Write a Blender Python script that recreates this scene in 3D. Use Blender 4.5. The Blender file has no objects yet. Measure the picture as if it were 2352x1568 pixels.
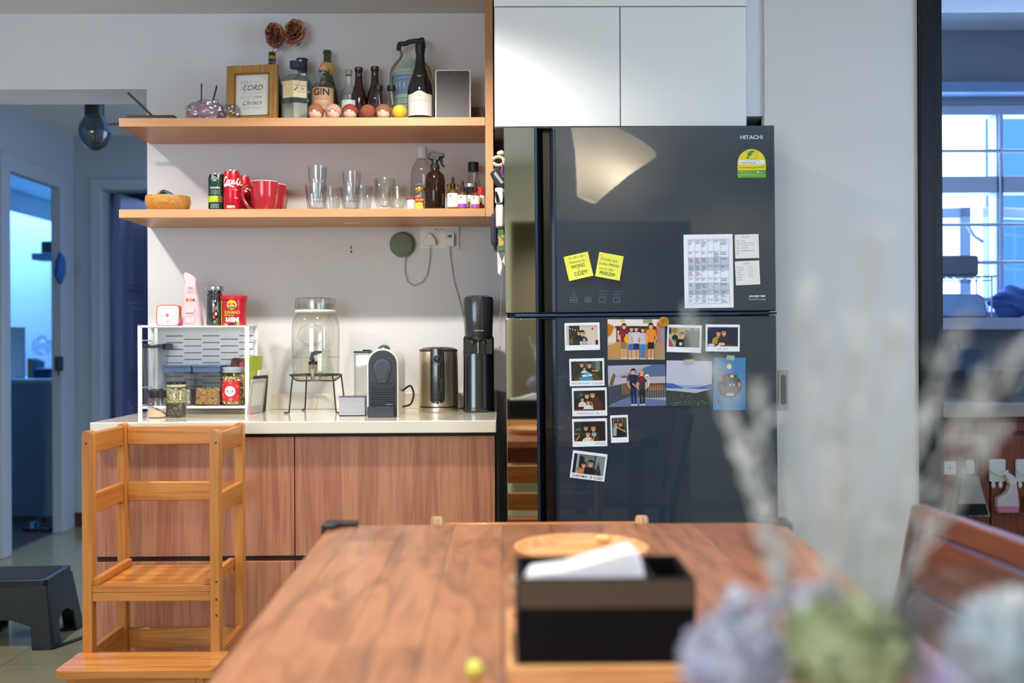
import bpy, bmesh, math, random
from mathutils import Vector, Matrix
from mathutils.geometry import tessellate_polygon
random.seed(7)
PI = math.pi
C = bpy.context.scene.collection
sc = bpy.context.scene
R = math.radians

# ---------------------------------------------------------------- camera
FPX = 35.0 / 36.0 * 2352
CAMZ = 1.153
YAW, ROLL = 0.0092, 0.0048
_f = Vector((math.sin(YAW), math.cos(YAW), 0))
_r0 = Vector((math.cos(YAW), -math.sin(YAW), 0))
_u0 = Vector((0, 0, 1))
_r = _r0 * math.cos(ROLL) - _u0 * math.sin(ROLL)
_u = _u0 * math.cos(ROLL) + _r0 * math.sin(ROLL)


def P(px, py, Y):
    """the place in the room that a sight line meets at depth Y"""
    d = _f * FPX + _r * (px - 1176) - _u * (py - 784)
    return Vector((0, 0, CAMZ)) + d * (Y / d.y)


def X(px, Y, py=784):
    return P(px, py, Y).x


def Z(py, Y, px=1155):
    return P(px, py, Y).z


# ---------------------------------------------------------------- materials
_mats = {}


def lin(c):
    return c / 12.92 if c <= 0.04045 else ((c + 0.055) / 1.055) ** 2.4


def rgb(h):
    h = h.lstrip('#')
    return tuple(lin(int(h[i:i + 2], 16) / 255) for i in (0, 2, 4)) + (1,)


def base_mat(name):
    m = bpy.data.materials.new(name)
    m.use_nodes = True
    return m, m.node_tree, m.node_tree.nodes['Principled BSDF']


def M(h, rough=0.5, metal=0.0, spec=0.5, coat=0.0, bump=0.0, bscale=60, var=0.06):
    """plain colour with a faint procedural mottling"""
    key = ('m', h, rough, metal, spec, coat, bump, bscale, var)
    if key in _mats:
        return _mats[key]
    m, nt, b = base_mat('colour_' + h.strip('#'))
    c = rgb(h)
    N = nt.nodes
    L = nt.links
    b.inputs['Roughness'].default_value = rough
    b.inputs['Metallic'].default_value = metal
    b.inputs['Specular IOR Level'].default_value = spec
    b.inputs['Coat Weight'].default_value = coat
    b.inputs['Coat Roughness'].default_value = 0.05
    tc = N.new('ShaderNodeTexCoord')
    no = N.new('ShaderNodeTexNoise')
    no.inputs['Scale'].default_value = bscale
    L.new(tc.outputs['Object'], no.inputs['Vector'])
    mr = N.new('ShaderNodeMapRange')
    mr.inputs['To Min'].default_value = 1 - var
    mr.inputs['To Max'].default_value = 1 + var
    L.new(no.outputs['Fac'], mr.inputs['Value'])
    mx = N.new('ShaderNodeMix')
    mx.data_type = 'RGBA'
    mx.blend_type = 'MULTIPLY'
    mx.inputs['Factor'].default_value = 1
    mx.inputs['A'].default_value = c
    L.new(mr.outputs['Result'], mx.inputs['B'])
    L.new(mx.outputs['Result'], b.inputs['Base Color'])
    if bump:
        bp = N.new('ShaderNodeBump')
        bp.inputs['Strength'].default_value = bump
        bp.inputs['Distance'].default_value = 0.002
        L.new(no.outputs['Fac'], bp.inputs['Height'])
        L.new(bp.outputs['Normal'], b.inputs['Normal'])
    _mats[key] = m
    return m


def wood(h1, h2, axis='z', rough=0.4, scale=1.0, rings=9.0, coat=0.0, h3=None):
    """grained wood; axis = direction the grain runs"""
    key = ('w', h1, h2, axis, rough, scale, rings, coat)
    if key in _mats:
        return _mats[key]
    m, nt, b = base_mat('wood_' + h1.strip('#'))
    N, L = nt.nodes, nt.links
    b.inputs['Roughness'].default_value = rough
    b.inputs['Coat Weight'].default_value = coat
    b.inputs['Coat Roughness'].default_value = 0.12
    tc = N.new('ShaderNodeTexCoord')
    mp = N.new('ShaderNodeMapping')
    s = [18 * scale, 18 * scale, 18 * scale]
    s['xyz'.index(axis)] = 0.9 * scale
    mp.inputs['Scale'].default_value = s
    L.new(tc.outputs['Object'], mp.inputs['Vector'])
    n1 = N.new('ShaderNodeTexNoise')
    n1.inputs['Scale'].default_value = 1.3
    n1.inputs['Detail'].default_value = 6
    n1.inputs['Distortion'].default_value = 0.6
    L.new(mp.outputs['Vector'], n1.inputs['Vector'])
    mul = N.new('ShaderNodeMath')
    mul.operation = 'MULTIPLY'
    mul.inputs[1].default_value = rings
    L.new(n1.outputs['Fac'], mul.inputs[0])
    fr = N.new('ShaderNodeMath')
    fr.operation = 'PINGPONG'
    fr.inputs[1].default_value = 1
    L.new(mul.outputs[0], fr.inputs[0])
    n2 = N.new('ShaderNodeTexNoise')
    n2.inputs['Scale'].default_value = 9
    n2.inputs['Detail'].default_value = 4
    L.new(mp.outputs['Vector'], n2.inputs['Vector'])
    ad = N.new('ShaderNodeMix')
    ad.inputs['Factor'].default_value = 0.45
    L.new(fr.outputs[0], ad.inputs['A'])
    L.new(n2.outputs['Fac'], ad.inputs['B'])
    cr = N.new('ShaderNodeValToRGB')
    cr.color_ramp.elements[0].position = 0.15
    cr.color_ramp.elements[1].position = 0.8
    cr.color_ramp.elements[0].color = rgb(h1)
    cr.color_ramp.elements[1].color = rgb(h2)
    L.new(ad.outputs['Result'], cr.inputs['Fac'])
    L.new(cr.outputs['Color'], b.inputs['Base Color'])
    bp = N.new('ShaderNodeBump')
    bp.inputs['Strength'].default_value = 0.08
    bp.inputs['Distance'].default_value = 0.001
    L.new(ad.outputs['Result'], bp.inputs['Height'])
    L.new(bp.outputs['Normal'], b.inputs['Normal'])
    _mats[key] = m
    return m


def thin_glass(h='#ffffff', edge='#c8d0d0', refl=0.12, rough=0.02, name='clear_glass'):
    """thin walled glass or clear plastic: what lies behind shows, the wall reflects more at a slant"""
    key = ('g', h, edge, refl, rough)
    if key in _mats:
        return _mats[key]
    m, nt, b = base_mat(name)
    N, L = nt.nodes, nt.links
    N.remove(b)
    out = N['Material Output']
    lw = N.new('ShaderNodeLayerWeight')
    lw.inputs['Blend'].default_value = 0.5
    pw = N.new('ShaderNodeMath')
    pw.operation = 'POWER'
    pw.inputs[1].default_value = 4.0
    L.new(lw.outputs['Facing'], pw.inputs[0])
    tr = N.new('ShaderNodeBsdfTransparent')
    mc = N.new('ShaderNodeMix')
    mc.data_type = 'RGBA'
    mc.inputs['A'].default_value = rgb(h)
    mc.inputs['B'].default_value = rgb(edge)
    L.new(pw.outputs[0], mc.inputs['Factor'])
    L.new(mc.outputs['Result'], tr.inputs['Color'])
    gl = N.new('ShaderNodeBsdfGlossy')
    gl.inputs['Roughness'].default_value = rough
    no = N.new('ShaderNodeTexNoise')
    no.inputs['Scale'].default_value = 14
    tc = N.new('ShaderNodeTexCoord')
    L.new(tc.outputs['Object'], no.inputs['Vector'])
    bp = N.new('ShaderNodeBump')
    bp.inputs['Strength'].default_value = 0.05
    bp.inputs['Distance'].default_value = 0.003
    L.new(no.outputs['Fac'], bp.inputs['Height'])
    L.new(bp.outputs['Normal'], gl.inputs['Normal'])
    mr = N.new('ShaderNodeMapRange')
    mr.inputs['To Min'].default_value = refl * 0.35
    mr.inputs['To Max'].default_value = min(1, refl * 3)
    L.new(pw.outputs[0], mr.inputs['Value'])
    mx = N.new('ShaderNodeMixShader')
    L.new(mr.outputs['Result'], mx.inputs[0])
    L.new(tr.outputs[0], mx.inputs[1])
    L.new(gl.outputs[0], mx.inputs[2])
    L.new(mx.outputs[0], out.inputs['Surface'])
    _mats[key] = m
    return m


def emit(h, s):
    key = ('e', h, s)
    if key in _mats:
        return _mats[key]
    m, nt, b = base_mat('lamp_light')
    b.inputs['Base Color'].default_value = (0.8, 0.8, 0.8, 1)
    b.inputs['Emission Color'].default_value = rgb(h)
    b.inputs['Emission Strength'].default_value = s
    _mats[key] = m
    return m


# ---------------------------------------------------------------- mesh building
class MB:
    def __init__(self):
        self.v, self.f, self.m, self.mats = [], [], [], []

    def add(self, vs, fs, mat):
        if mat not in self.mats:
            self.mats.append(mat)
        k = self.mats.index(mat)
        n = len(self.v)
        self.v += [tuple(p) for p in vs]
        for f in fs:
            self.f.append(tuple(i + n for i in f))
            self.m.append(k)
        return self

    def box(self, x0, x1, y0, y1, z0, z1, mat, mtx=None):
        vs = [Vector((x, y, z)) for z in (z0, z1) for y in (y0, y1) for x in (x0, x1)]
        if mtx is not None:
            vs = [mtx @ v for v in vs]
        return self.add(vs, [(0, 2, 3, 1), (4, 5, 7, 6), (0, 1, 5, 4), (2, 6, 7, 3), (0, 4, 6, 2), (1, 3, 7, 5)], mat)

    def lathe(self, prof, mat, c=(0, 0, 0), seg=32, sx=1, sy=1, closed=False, mtx=None, pw=2.0, ribs=0, rib=0.0, a0=0.0):
        """revolve (r, z) pairs; pw > 2 squares the section, ribs flute it"""
        vs, fs, rows = [], [], []
        for r, z in prof:
            if r < 1e-6:
                rows.append([len(vs)])
                vs.append(Vector((c[0], c[1], c[2] + z)))
            else:
                row = []
                for i in range(seg):
                    a = 2 * PI * i / seg + a0
                    ca, sa = math.cos(a), math.sin(a)
                    k = 1.0 if pw == 2 else (abs(ca) ** pw + abs(sa) ** pw) ** (-1 / pw)
                    if ribs:
                        k *= 1 + rib * abs(math.cos(ribs * a / 2))
                    row.append(len(vs))
                    vs.append(Vector((c[0] + r * k * ca * sx, c[1] + r * k * sa * sy, c[2] + z)))
                rows.append(row)
        prs = list(zip(rows, rows[1:])) + ([(rows[-1], rows[0])] if closed else [])
        for a, b in prs:
            if len(a) == 1 and len(b) == 1:
                continue
            for i in range(seg):
                j = (i + 1) % seg
                if len(a) == 1:
                    fs.append((a[0], b[j], b[i]))
                elif len(b) == 1:
                    fs.append((a[i], a[j], b[0]))
                else:
                    fs.append((a[i], a[j], b[j], b[i]))
        if mtx is not None:
            vs = [mtx @ v for v in vs]
        return self.add(vs, fs, mat)

    def tube(self, pts, r, mat, seg=8, closed=False, flat=1.0):
        pts = [Vector(p) for p in pts]
        n = len(pts)
        rs = r if isinstance(r, (list, tuple)) else [r] * n
        vs, fs = [], []
        t0 = (pts[1] - pts[0]).normalized()
        ref = Vector((0, 0, 1)) if abs(t0.z) < 0.9 else Vector((1, 0, 0))
        nrm = t0.cross(ref).normalized()
        for i, p in enumerate(pts):
            if closed:
                t = (pts[(i + 1) % n] - pts[i - 1]).normalized()
            else:
                t = (pts[min(i + 1, n - 1)] - pts[max(i - 1, 0)]).normalized()
            nrm = (nrm - t * nrm.dot(t)).normalized()
            bn = t.cross(nrm)
            for k in range(seg):
                a = 2 * PI * k / seg
                vs.append(p + nrm * math.cos(a) * rs[i] + bn * math.sin(a) * rs[i] * flat)
        for i in range(n if closed else n - 1):
            a, b = i * seg, ((i + 1) % n) * seg
            for k in range(seg):
                j = (k + 1) % seg
                fs.append((a + k, a + j, b + j, b + k))
        if not closed:
            fs.append(tuple(range(seg))[::-1])
            fs.append(tuple((n - 1) * seg + k for k in range(seg)))
        return self.add(vs, fs, mat)

    def prism(self, poly, a0, a1, mat, plane='xz', mtx=None):
        """extrude a 2D outline along the axis the plane leaves out"""
        def w(u, v, a):
            return {'xz': (u, a, v), 'xy': (u, v, a), 'yz': (a, u, v)}[plane]
        n = len(poly)
        vs = [Vector(w(u, v, a0)) for u, v in poly] + [Vector(w(u, v, a1)) for u, v in poly]
        if mtx is not None:
            vs = [mtx @ v for v in vs]
        tri = tessellate_polygon([[Vector((u, v, 0)) for u, v in poly]])
        fs = [tuple(t) for t in tri] + [tuple(i + n for i in t[::-1]) for t in tri]
        fs += [(i, (i + 1) % n, n + (i + 1) % n, n + i) for i in range(n)]
        return self.add(vs, fs, mat)

    def ball(self, c, r, mat, seg=16, rows=10, s=(1, 1, 1), fn=None, mtx=None):
        vs, fs = [Vector((0, 0, -1))], []
        for j in range(1, rows):
            t = PI * j / rows
            for i in range(seg):
                a = 2 * PI * i / seg
                vs.append(Vector((math.sin(t) * math.cos(a), math.sin(t) * math.sin(a), -math.cos(t))))
        vs.append(Vector((0, 0, 1)))
        for i in range(seg):
            j = (i + 1) % seg
            fs.append((0, 1 + j, 1 + i))
            for k in range(rows - 2):
                a, b = 1 + k * seg, 1 + (k + 1) * seg
                fs.append((a + i, a + j, b + j, b + i))
            a = 1 + (rows - 2) * seg
            fs.append((a + i, a + j, len(vs) - 1))
        out = []
        for v in vs:
            q = fn(v) if fn else v
            q = Vector((q.x * r * s[0] + c[0], q.y * r * s[1] + c[1], q.z * r * s[2] + c[2]))
            out.append(mtx @ q if mtx is not None else q)
        return self.add(out, fs, mat)

    def torus(self, c, R_, r, mat, seg=20, ts=8, mtx=None):
        vs, fs = [], []
        for i in range(seg):
            a = 2 * PI * i / seg
            for k in range(ts):
                b = 2 * PI * k / ts
                q = Vector(((R_ + r * math.cos(b)) * math.cos(a), (R_ + r * math.cos(b)) * math.sin(a), r * math.sin(b)))
                if mtx is not None:
                    q = mtx @ q
                vs.append(q + Vector(c))
        for i in range(seg):
            for k in range(ts):
                a, b = i * ts, ((i + 1) % seg) * ts
                j = (k + 1) % ts
                fs.append((a + k, b + k, b + j, a + j))
        return self.add(vs, fs, mat)

    def build(self, name, parent=None, loc=(0, 0, 0), rot=(0, 0, 0), bevel=0.0, bseg=2, angle=35, flat=False, fix=True, sub=0):
        me = bpy.data.meshes.new(name)
        me.from_pydata(self.v, [], self.f)
        for mt in self.mats:
            me.materials.append(mt)
        for p, k in zip(me.polygons, self.m):
            p.material_index = k
        if fix:
            bm = bmesh.new()
            bm.from_mesh(me)
            bmesh.ops.recalc_face_normals(bm, faces=bm.faces)
            bm.to_mesh(me)
            bm.free()
        if not flat:
            for p in me.polygons:
                p.use_smooth = True
            me.set_sharp_from_angle(angle=R(angle))
        me.update()
        o = bpy.data.objects.new(name, me)
        C.objects.link(o)
        o.location = loc
        o.rotation_euler = rot
        if parent is not None:
            o.parent = parent
        if bevel:
            md = o.modifiers.new('b', 'BEVEL')
            md.width = bevel
            md.segments = bseg
            md.limit_method = 'ANGLE'
            md.angle_limit = R(40)
        if sub:
            md = o.modifiers.new('s', 'SUBSURF')
            md.levels = md.render_levels = sub
        return o


def thing(name, label, cat, loc=(0, 0, 0), rot=(0, 0, 0), group=None):
    o = bpy.data.objects.new(name, None)
    C.objects.link(o)
    o.empty_display_size = 0.02
    o.location = loc
    o.rotation_euler = rot
    return tag(o, label, cat, group)


def tag(o, label, cat, group=None, kind=None):
    o['label'] = label
    o['category'] = cat
    if group:
        o['group'] = group
    if kind:
        o['kind'] = kind
    return o


def struct(o):
    o['kind'] = 'structure'
    return o


def children(o):
    return [c for c in bpy.data.objects if c.parent == o]


def dup(o, loc=None, rot=None, label=None, parent=None):
    c = o.copy()
    C.objects.link(c)
    if parent is not None:
        c.parent = parent
    if loc is not None:
        c.location = loc
    if rot is not None:
        c.rotation_euler = rot
    if label:
        c['label'] = label
    for ch in children(o):
        dup(ch, parent=c)
    return c


# ---------------------------------------------------------------- flat print
_txt = {}


def text_geo(s, bold=0.0, shear=0.0, res=3, bend=False):
    key = (s, bold, shear, res, bend)
    if key in _txt:
        return _txt[key]
    cu = bpy.data.curves.new('t', 'FONT')
    cu.body = s
    cu.size = 1
    cu.resolution_u = res
    cu.offset = bold
    cu.shear = shear
    ob = bpy.data.objects.new('t', cu)
    C.objects.link(ob)
    dg = bpy.context.evaluated_depsgraph_get()
    me = bpy.data.meshes.new_from_object(ob.evaluated_get(dg))
    if bend and me.vertices:
        bm = bmesh.new()
        bm.from_mesh(me)
        x, xe = min(v.co.x for v in bm.verts) + 0.13, max(v.co.x for v in bm.verts)
        while x < xe:
            bmesh.ops.bisect_plane(bm, geom=bm.verts[:] + bm.edges[:] + bm.faces[:], plane_co=(x, 0, 0), plane_no=(1, 0, 0))
            x += 0.13
        bm.to_mesh(me)
        bm.free()
    vs = [(v.co.x, v.co.y) for v in me.vertices]
    fs = [tuple(p.vertices) for p in me.polygons]
    bpy.data.objects.remove(ob)
    bpy.data.curves.remove(cu)
    bpy.data.meshes.remove(me)
    if not vs:
        vs = [(0, 0)]
    x0, x1 = min(v[0] for v in vs), max(v[0] for v in vs)
    y0, y1 = min(v[1] for v in vs), max(v[1] for v in vs)
    _txt[key] = (vs, fs, x0, x1, y0, y1)
    return _txt[key]


BENT = set()


class Art:
    """print laid on a surface: each new shape lies a hair above the last"""

    def __init__(self, mapf=None, step=4e-5, rough=0.5, coat=0.0):
        self.mb = MB()
        self.k = 1
        self.step = step
        self.rough = rough
        self.coat = coat
        self.mapf = mapf or (lambda u, v, d: (u, -d, v))

    def m(self, col):
        return col if not isinstance(col, str) else M(col, self.rough, coat=self.coat, var=0.02)

    def _put(self, pts, fs, col):
        d = self.k * self.step
        self.mb.add([self.mapf(u, v, d) for u, v in pts], fs, self.m(col))

    def poly(self, pts, col):
        tri = tessellate_polygon([[Vector((u, v, 0)) for u, v in pts]])
        self._put(pts, [tuple(t) for t in tri], col)
        self.k += 1
        return self

    def rect(self, u0, v0, u1, v1, col, n=1):
        pts = [(u0 + (u1 - u0) * i / n, v) for v in (v0, v1) for i in range(n + 1)]
        self._put(pts, [(i, i + 1, n + 2 + i, n + 1 + i) for i in range(n)], col)
        self.k += 1
        return self

    def circ(self, u, v, r, col, ry=None, n=20, a0=0.0, a1=2 * PI):
        ry = ry or r
        pts = [(u, v)] + [(u + r * math.cos(a0 + (a1 - a0) * i / n), v + ry * math.sin(a0 + (a1 - a0) * i / n)) for i in range(n + 1)]
        self._put(pts, [(0, i, i + 1) for i in range(1, n + 1)], col)
        self.k += 1
        return self

    def stroke(self, pts, w, col, closed=False):
        if closed:
            pts = list(pts) + [pts[0]]
        if self.mapf in BENT and len(pts) < 4:
            pts = [(a[0] + (b[0] - a[0]) * t / 5, a[1] + (b[1] - a[1]) * t / 5) for a, b in zip(pts, pts[1:]) for t in range(5)] + [pts[-1]]
            w = w[0] if isinstance(w, list) else w
        P_, F_ = [], []
        n = len(pts)
        for i, (x, y) in enumerate(pts):
            a, b = pts[max(i - 1, 0)], pts[min(i + 1, n - 1)]
            dx, dy = b[0] - a[0], b[1] - a[1]
            l = math.hypot(dx, dy) or 1
            ww = w[i] if isinstance(w, (list, tuple)) else w
            P_ += [(x - dy / l * ww / 2, y + dx / l * ww / 2), (x + dy / l * ww / 2, y - dx / l * ww / 2)]
        for i in range(n - 1):
            F_.append((2 * i, 2 * i + 1, 2 * i + 3, 2 * i + 2))
        self._put(P_, F_, col)
        self.k += 1
        return self

    def frame(self, u0, v0, u1, v1, w, col):
        for a in ((u0, v0, u1, v0 + w), (u0, v1 - w, u1, v1), (u0, v0, u0 + w, v1), (u1 - w, v0, u1, v1)):
            self.rect(*a, col)
            self.k -= 1
        self.k += 1
        return self

    def text(self, s, u, v, h, col, w=None, bold=0.0, shear=0.0, rot=0.0, res=3, align='c'):
        """centred on (u, v); h = height of the ink, w = its width when given"""
        vs, fs, x0, x1, y0, y1 = text_geo(s, bold, shear, res, self.mapf in BENT)
        k = h / max(y1 - y0, 1e-6)
        kx = k if w is None else w / max(x1 - x0, 1e-6)
        ax = (x0 + x1) / 2 if align == 'c' else x0
        ca, sa = math.cos(rot), math.sin(rot)
        pts = []
        for x, y in vs:
            x, y = (x - ax) * kx, (y - (y0 + y1) / 2) * k
            pts.append((u + x * ca - y * sa, v + x * sa + y * ca))
        self._put(pts, fs, col)
        self.k += 1
        return self

    def build(self, name, parent=None, **kw):
        return self.mb.build(name, parent, flat=True, fix=False, **kw)


def cyl(Rr, x=0, y=0, z=0, turn=0.0):
    """map print onto the side of an upright cylinder that faces the room"""
    f = lambda u, v, d: (x + math.sin(u / Rr + turn) * (Rr + 0.0004 + d), y - math.cos(u / Rr + turn) * (Rr + 0.0004 + d), z + v)
    BENT.add(f)
    return f


def arc(cx, cy, r, a0, a1, n=12, ry=None):
    ry = ry or r
    return [(cx + r * math.cos(R(a0 + (a1 - a0) * i / n)), cy + ry * math.sin(R(a0 + (a1 - a0) * i / n))) for i in range(n + 1)]


def rrect(x0, y0, x1, y1, r, n=5):
    return arc(x1 - r, y0 + r, r, -90, 0, n) + arc(x1 - r, y1 - r, r, 0, 90, n) + arc(x0 + r, y1 - r, r, 90, 180, n) + arc(x0 + r, y0 + r, r, 180, 270, n)


def spline(pts, n=6):
    """smooth line through the points"""
    pts = [Vector(p) for p in pts]
    out = []
    for i in range(len(pts) - 1):
        p0, p1, p2, p3 = pts[max(i - 1, 0)], pts[i], pts[i + 1], pts[min(i + 2, len(pts) - 1)]
        for k in range(n):
            t = k / n
            out.append(0.5 * ((2 * p1) + (p2 - p0) * t + (2 * p0 - 5 * p1 + 4 * p2 - p3) * t * t + (3 * p1 - p0 - 3 * p2 + p3) * t ** 3))
    out.append(pts[-1])
    return out


def sp2(pts, n=5):
    return [(p.x, p.y) for p in spline([(a, b, 0) for a, b in pts], n)]


def at(px, py, Y, zb):
    """base spot and height of a thing whose top middle shows at px, py and that stands on zb"""
    p = P(px, py, Y)
    return Vector((p.x, Y, zb)), p.z - zb
# ================================================================ the room
WALL = 3.80          # main back wall
CEIL = 2.405
XL = -2.70           # left wall of room and hall
XC = X(340, WALL)    # where the back wall ends and the hall opens
m_wall = M('#dedee0', 0.7, bump=0.12, bscale=220, var=0.015)
m_wallc = M('#dfe0dc', 0.7, var=0.01)
m_ceil = M('#d9dad6', 0.8, var=0.01)
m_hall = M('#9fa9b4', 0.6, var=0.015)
m_white = M('#e9e9e6', 0.35, var=0.01)

# glossy floor tiles
m_floor, nt, b = base_mat('polished_tiles')
N, L = nt.nodes, nt.links
tc = N.new('ShaderNodeTexCoord')
br = N.new('ShaderNodeTexBrick')
br.offset = 0
br.inputs['Color1'].default_value = rgb('#8f8b6c')
br.inputs['Color2'].default_value = rgb('#979274')
br.inputs['Mortar'].default_value = rgb('#6d6a55')
br.inputs['Scale'].default_value = 1
br.inputs['Mortar Size'].default_value = 0.002
br.inputs['Brick Width'].default_value = 0.6
br.inputs['Row Height'].default_value = 0.6
L.new(tc.outputs['Object'], br.inputs['Vector'])
L.new(br.outputs['Color'], b.inputs['Base Color'])
b.inputs['Roughness'].default_value = 0.12
b.inputs['IOR'].default_value = 1.6


def slab(name, x0, x1, y0, y1, z0, z1, mat):
    return struct(MB().box(x0, x1, y0, y1, z0, z1, mat).build(name, angle=30))


XK = 3.0      # far side of the kitchen
slab('floor', XL - 0.2, XK + 0.2, -3.3, 8.8, -0.1, 0, m_floor)
slab('ceiling', XL - 0.2, XK + 0.2, -3.3, 3.80, CEIL, CEIL + 0.1, m_ceil)
slab('ceiling_hall', XL - 0.2, 1.0, 3.80, 6.6, CEIL + 0.06, CEIL + 0.16, m_ceil)

# back wall with the hall opening and its lintel
mb = MB()
zl = Z(205, WALL, 100)
mb.box(XC, 1.6, WALL, WALL + 0.24, 0, CEIL, m_wall)
mb.box(XL, XC, WALL, WALL + 0.24, zl, CEIL, m_wall)
struct(mb.build('wall_back', angle=30))

# left wall (room and hall in one), with a doorway in the hall stretch
dz = 2.10
D1, D2 = 5.45, 6.08
YH = 6.30     # end wall of the hall
mb = MB()
mb.box(XL - 0.12, XL, -3.3, D1 - 0.5, 0, CEIL + 0.06, m_hall)
mb.box(XL - 0.04, XL, D1 - 0.5, D1, 0, CEIL + 0.06, m_hall)
mb.box(XL - 0.04, XL, D2, YH + 0.12, 0, CEIL + 0.06, m_hall)
mb.box(XL - 0.04, XL, D1, D2, dz, CEIL + 0.06, m_hall)
struct(mb.build('wall_left', angle=30))
# architrave round that doorway
mb = MB()
for a, c in ((D1 - 0.09, D1 + 0.003), (D2 - 0.003, D2 + 0.09)):
    mb.box(XL - 0.045, XL + 0.02, a, c, 0, dz + 0.09, m_hall)
mb.box(XL - 0.045, XL + 0.02, D1 + 0.003, D2 - 0.003, dz - 0.003, dz + 0.09, m_hall)
struct(mb.build('trim_1', bevel=0.006))

# end wall of the hall with the dark door standing open
HX0, HX1 = X(236, YH), X(236, YH) + 0.82
dz2 = Z(436, YH, 260)
mb = MB()
mb.box(XL, HX0, YH, YH + 0.12, 0, CEIL + 0.06, m_hall)
mb.box(HX1, 1.0, YH, YH + 0.12, 0, CEIL + 0.06, m_hall)
mb.box(HX0, HX1, YH, YH + 0.12, dz2, CEIL + 0.06, m_hall)
struct(mb.build('wall_hall', angle=30))
mb = MB()
mb.box(HX0 - 0.07, HX0 + 0.003, YH - 0.02, YH + 0.13, 0, dz2 + 0.07, m_hall)
mb.box(HX1 - 0.003, HX1 + 0.07, YH - 0.02, YH + 0.13, 0, dz2 + 0.07, m_hall)
mb.box(HX0 + 0.003, HX1 - 0.003, YH - 0.02, YH + 0.13, dz2 - 0.003, dz2 + 0.07, m_hall)
struct(mb.build('trim_2', bevel=0.006))
struct(MB().box(XL, HX0 - 0.07, YH - 0.015, YH, 0, 0.09, M('#3c2119', 0.4)).build('baseboard_hall', bevel=0.003))
# dim room past it
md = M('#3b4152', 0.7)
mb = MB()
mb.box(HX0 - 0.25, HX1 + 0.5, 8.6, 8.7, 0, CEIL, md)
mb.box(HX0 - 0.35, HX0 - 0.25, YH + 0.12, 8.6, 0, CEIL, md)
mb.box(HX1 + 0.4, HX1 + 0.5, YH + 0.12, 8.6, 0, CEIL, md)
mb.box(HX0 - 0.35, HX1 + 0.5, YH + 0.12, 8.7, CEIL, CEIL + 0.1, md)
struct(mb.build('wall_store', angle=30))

m_ddoor = M('#6c7294', 0.35, coat=0.2, var=0.02)
dl = 0.80
d = thing('door_1', 'dark panelled hall door standing open', 'door', (HX0 + 0.06, YH + 0.09, 0), (0, 0, R(86)))
del d['label'], d['category']
struct(d)
mb = MB().box(0, dl, -0.02, 0.02, 0.005, dz2 - 0.01, m_ddoor)
o = mb.build('door_leaf', d, bevel=0.003)
mb = MB()
for (a, c) in ((0.10, 0.36), (0.44, 0.70)):
    for (e, f) in ((0.18, 0.78), (0.95, 1.42), (1.5, dz2 - 0.14)):
        for s in (-1, 1):
            y0 = -0.02 * s
            mb.box(a, c, min(y0, y0 - s * 0.006), max(y0, y0 - s * 0.006), e, f, m_ddoor)
            mb.box(a + 0.035, c - 0.035, min(y0, y0 - s * 0.013), max(y0, y0 - s * 0.013), e + 0.035, f - 0.035, m_ddoor)
mb.build('door_panel', o, bevel=0.004)
mb = MB()
for s in (-1, 1):
    mb.lathe([(0, 0), (0.024, 0), (0.024, 0.008), (0.01, 0.01), (0.01, 0.045), (0, 0.045)], M('#20242c', 0.3, metal=0.8), mtx=Matrix.Translation((0.74, -0.02 * s, 1.0)) @ Matrix.Rotation(R(90) * s, 4, 'X'), seg=16)
    mb.box(0.63, 0.75, -0.02 * s - 0.006 - 0.04 * s, -0.02 * s + 0.006 - 0.04 * s, 0.99, 1.012, M('#20242c', 0.3, metal=0.8))
mb.build('door_handle', o, bevel=0.002)

# bright bedroom beyond the doorway
m_room = M('#cfd8dd', 0.7, var=0.01)
XB = -4.25
mb = MB()
mb.box(XB - 0.1, XB, 3.9, 10.4, 0, 2.6, m_room)
mb.box(XB, XL - 0.041, 10.3, 10.4, 0, 2.6, m_room)
mb.box(XB, XL - 0.041, 3.9, 4.0, 0, 2.6, m_room)
mb.box(XL - 0.14, XL - 0.041, YH + 0.12, 10.4, 0, 2.6, m_room)
struct(mb.build('wall_bedroom', angle=30))
slab('ceiling_bedroom', XB - 0.1, XL - 0.041, 3.9, 10.4, 2.48, 2.56, M('#8fb4c4', 0.8))
slab('floor_bedroom', XB - 0.1, XL - 0.041, 3.9, 10.4, -0.09, 0.004, wood('#2b211c', '#4a382c', 'y', 0.35))

# main room: behind the camera and to the side
YB = -0.95
m_beige = M('#cfc7a6', 0.8, var=0.02)
mb = MB()
ox0, ox1, oz = 0.06, 1.36, 2.02
qx0, qx1, qz0, qz1 = -2.35, -0.65, 0.95, 2.1
mb.box(XL, qx0, YB - 0.12, YB, 0, CEIL, m_beige)
mb.box(qx1, ox0, YB - 0.12, YB, 0, CEIL, m_beige)
mb.box(qx0, qx1, YB - 0.12, YB, 0, qz0, m_beige)
mb.box(qx0, qx1, YB - 0.12, YB, qz1, CEIL, m_beige)
w3 = MB()
for a in (qx0, (qx0 + qx1) / 2 - 0.02, qx1 - 0.04):
    w3.box(a, a + 0.04, YB - 0.09, YB - 0.04, qz0, qz1, m_white)
for a in (qz0, qz1 - 0.04):
    w3.box(qx0 + 0.04, qx1 - 0.04, YB - 0.085, YB - 0.045, a, a + 0.04, m_white)
struct(w3.build('added_window', bevel=0.003))  # unseen window, added to bring in bluish frontal light
mb.box(ox1, 2.7, YB - 0.12, YB, 0, CEIL, m_beige)
mb.box(ox0, ox1, YB - 0.12, YB, oz, CEIL, m_beige)
struct(mb.build('wall_front', angle=30))
mb = MB()
mb.box(XL, 2.7, -3.3, -3.2, 0, CEIL, M('#9a9078', 0.8))
struct(mb.build('wall_living', angle=30))
mb = MB()
W0, W1 = 0.6, 2.1
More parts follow.
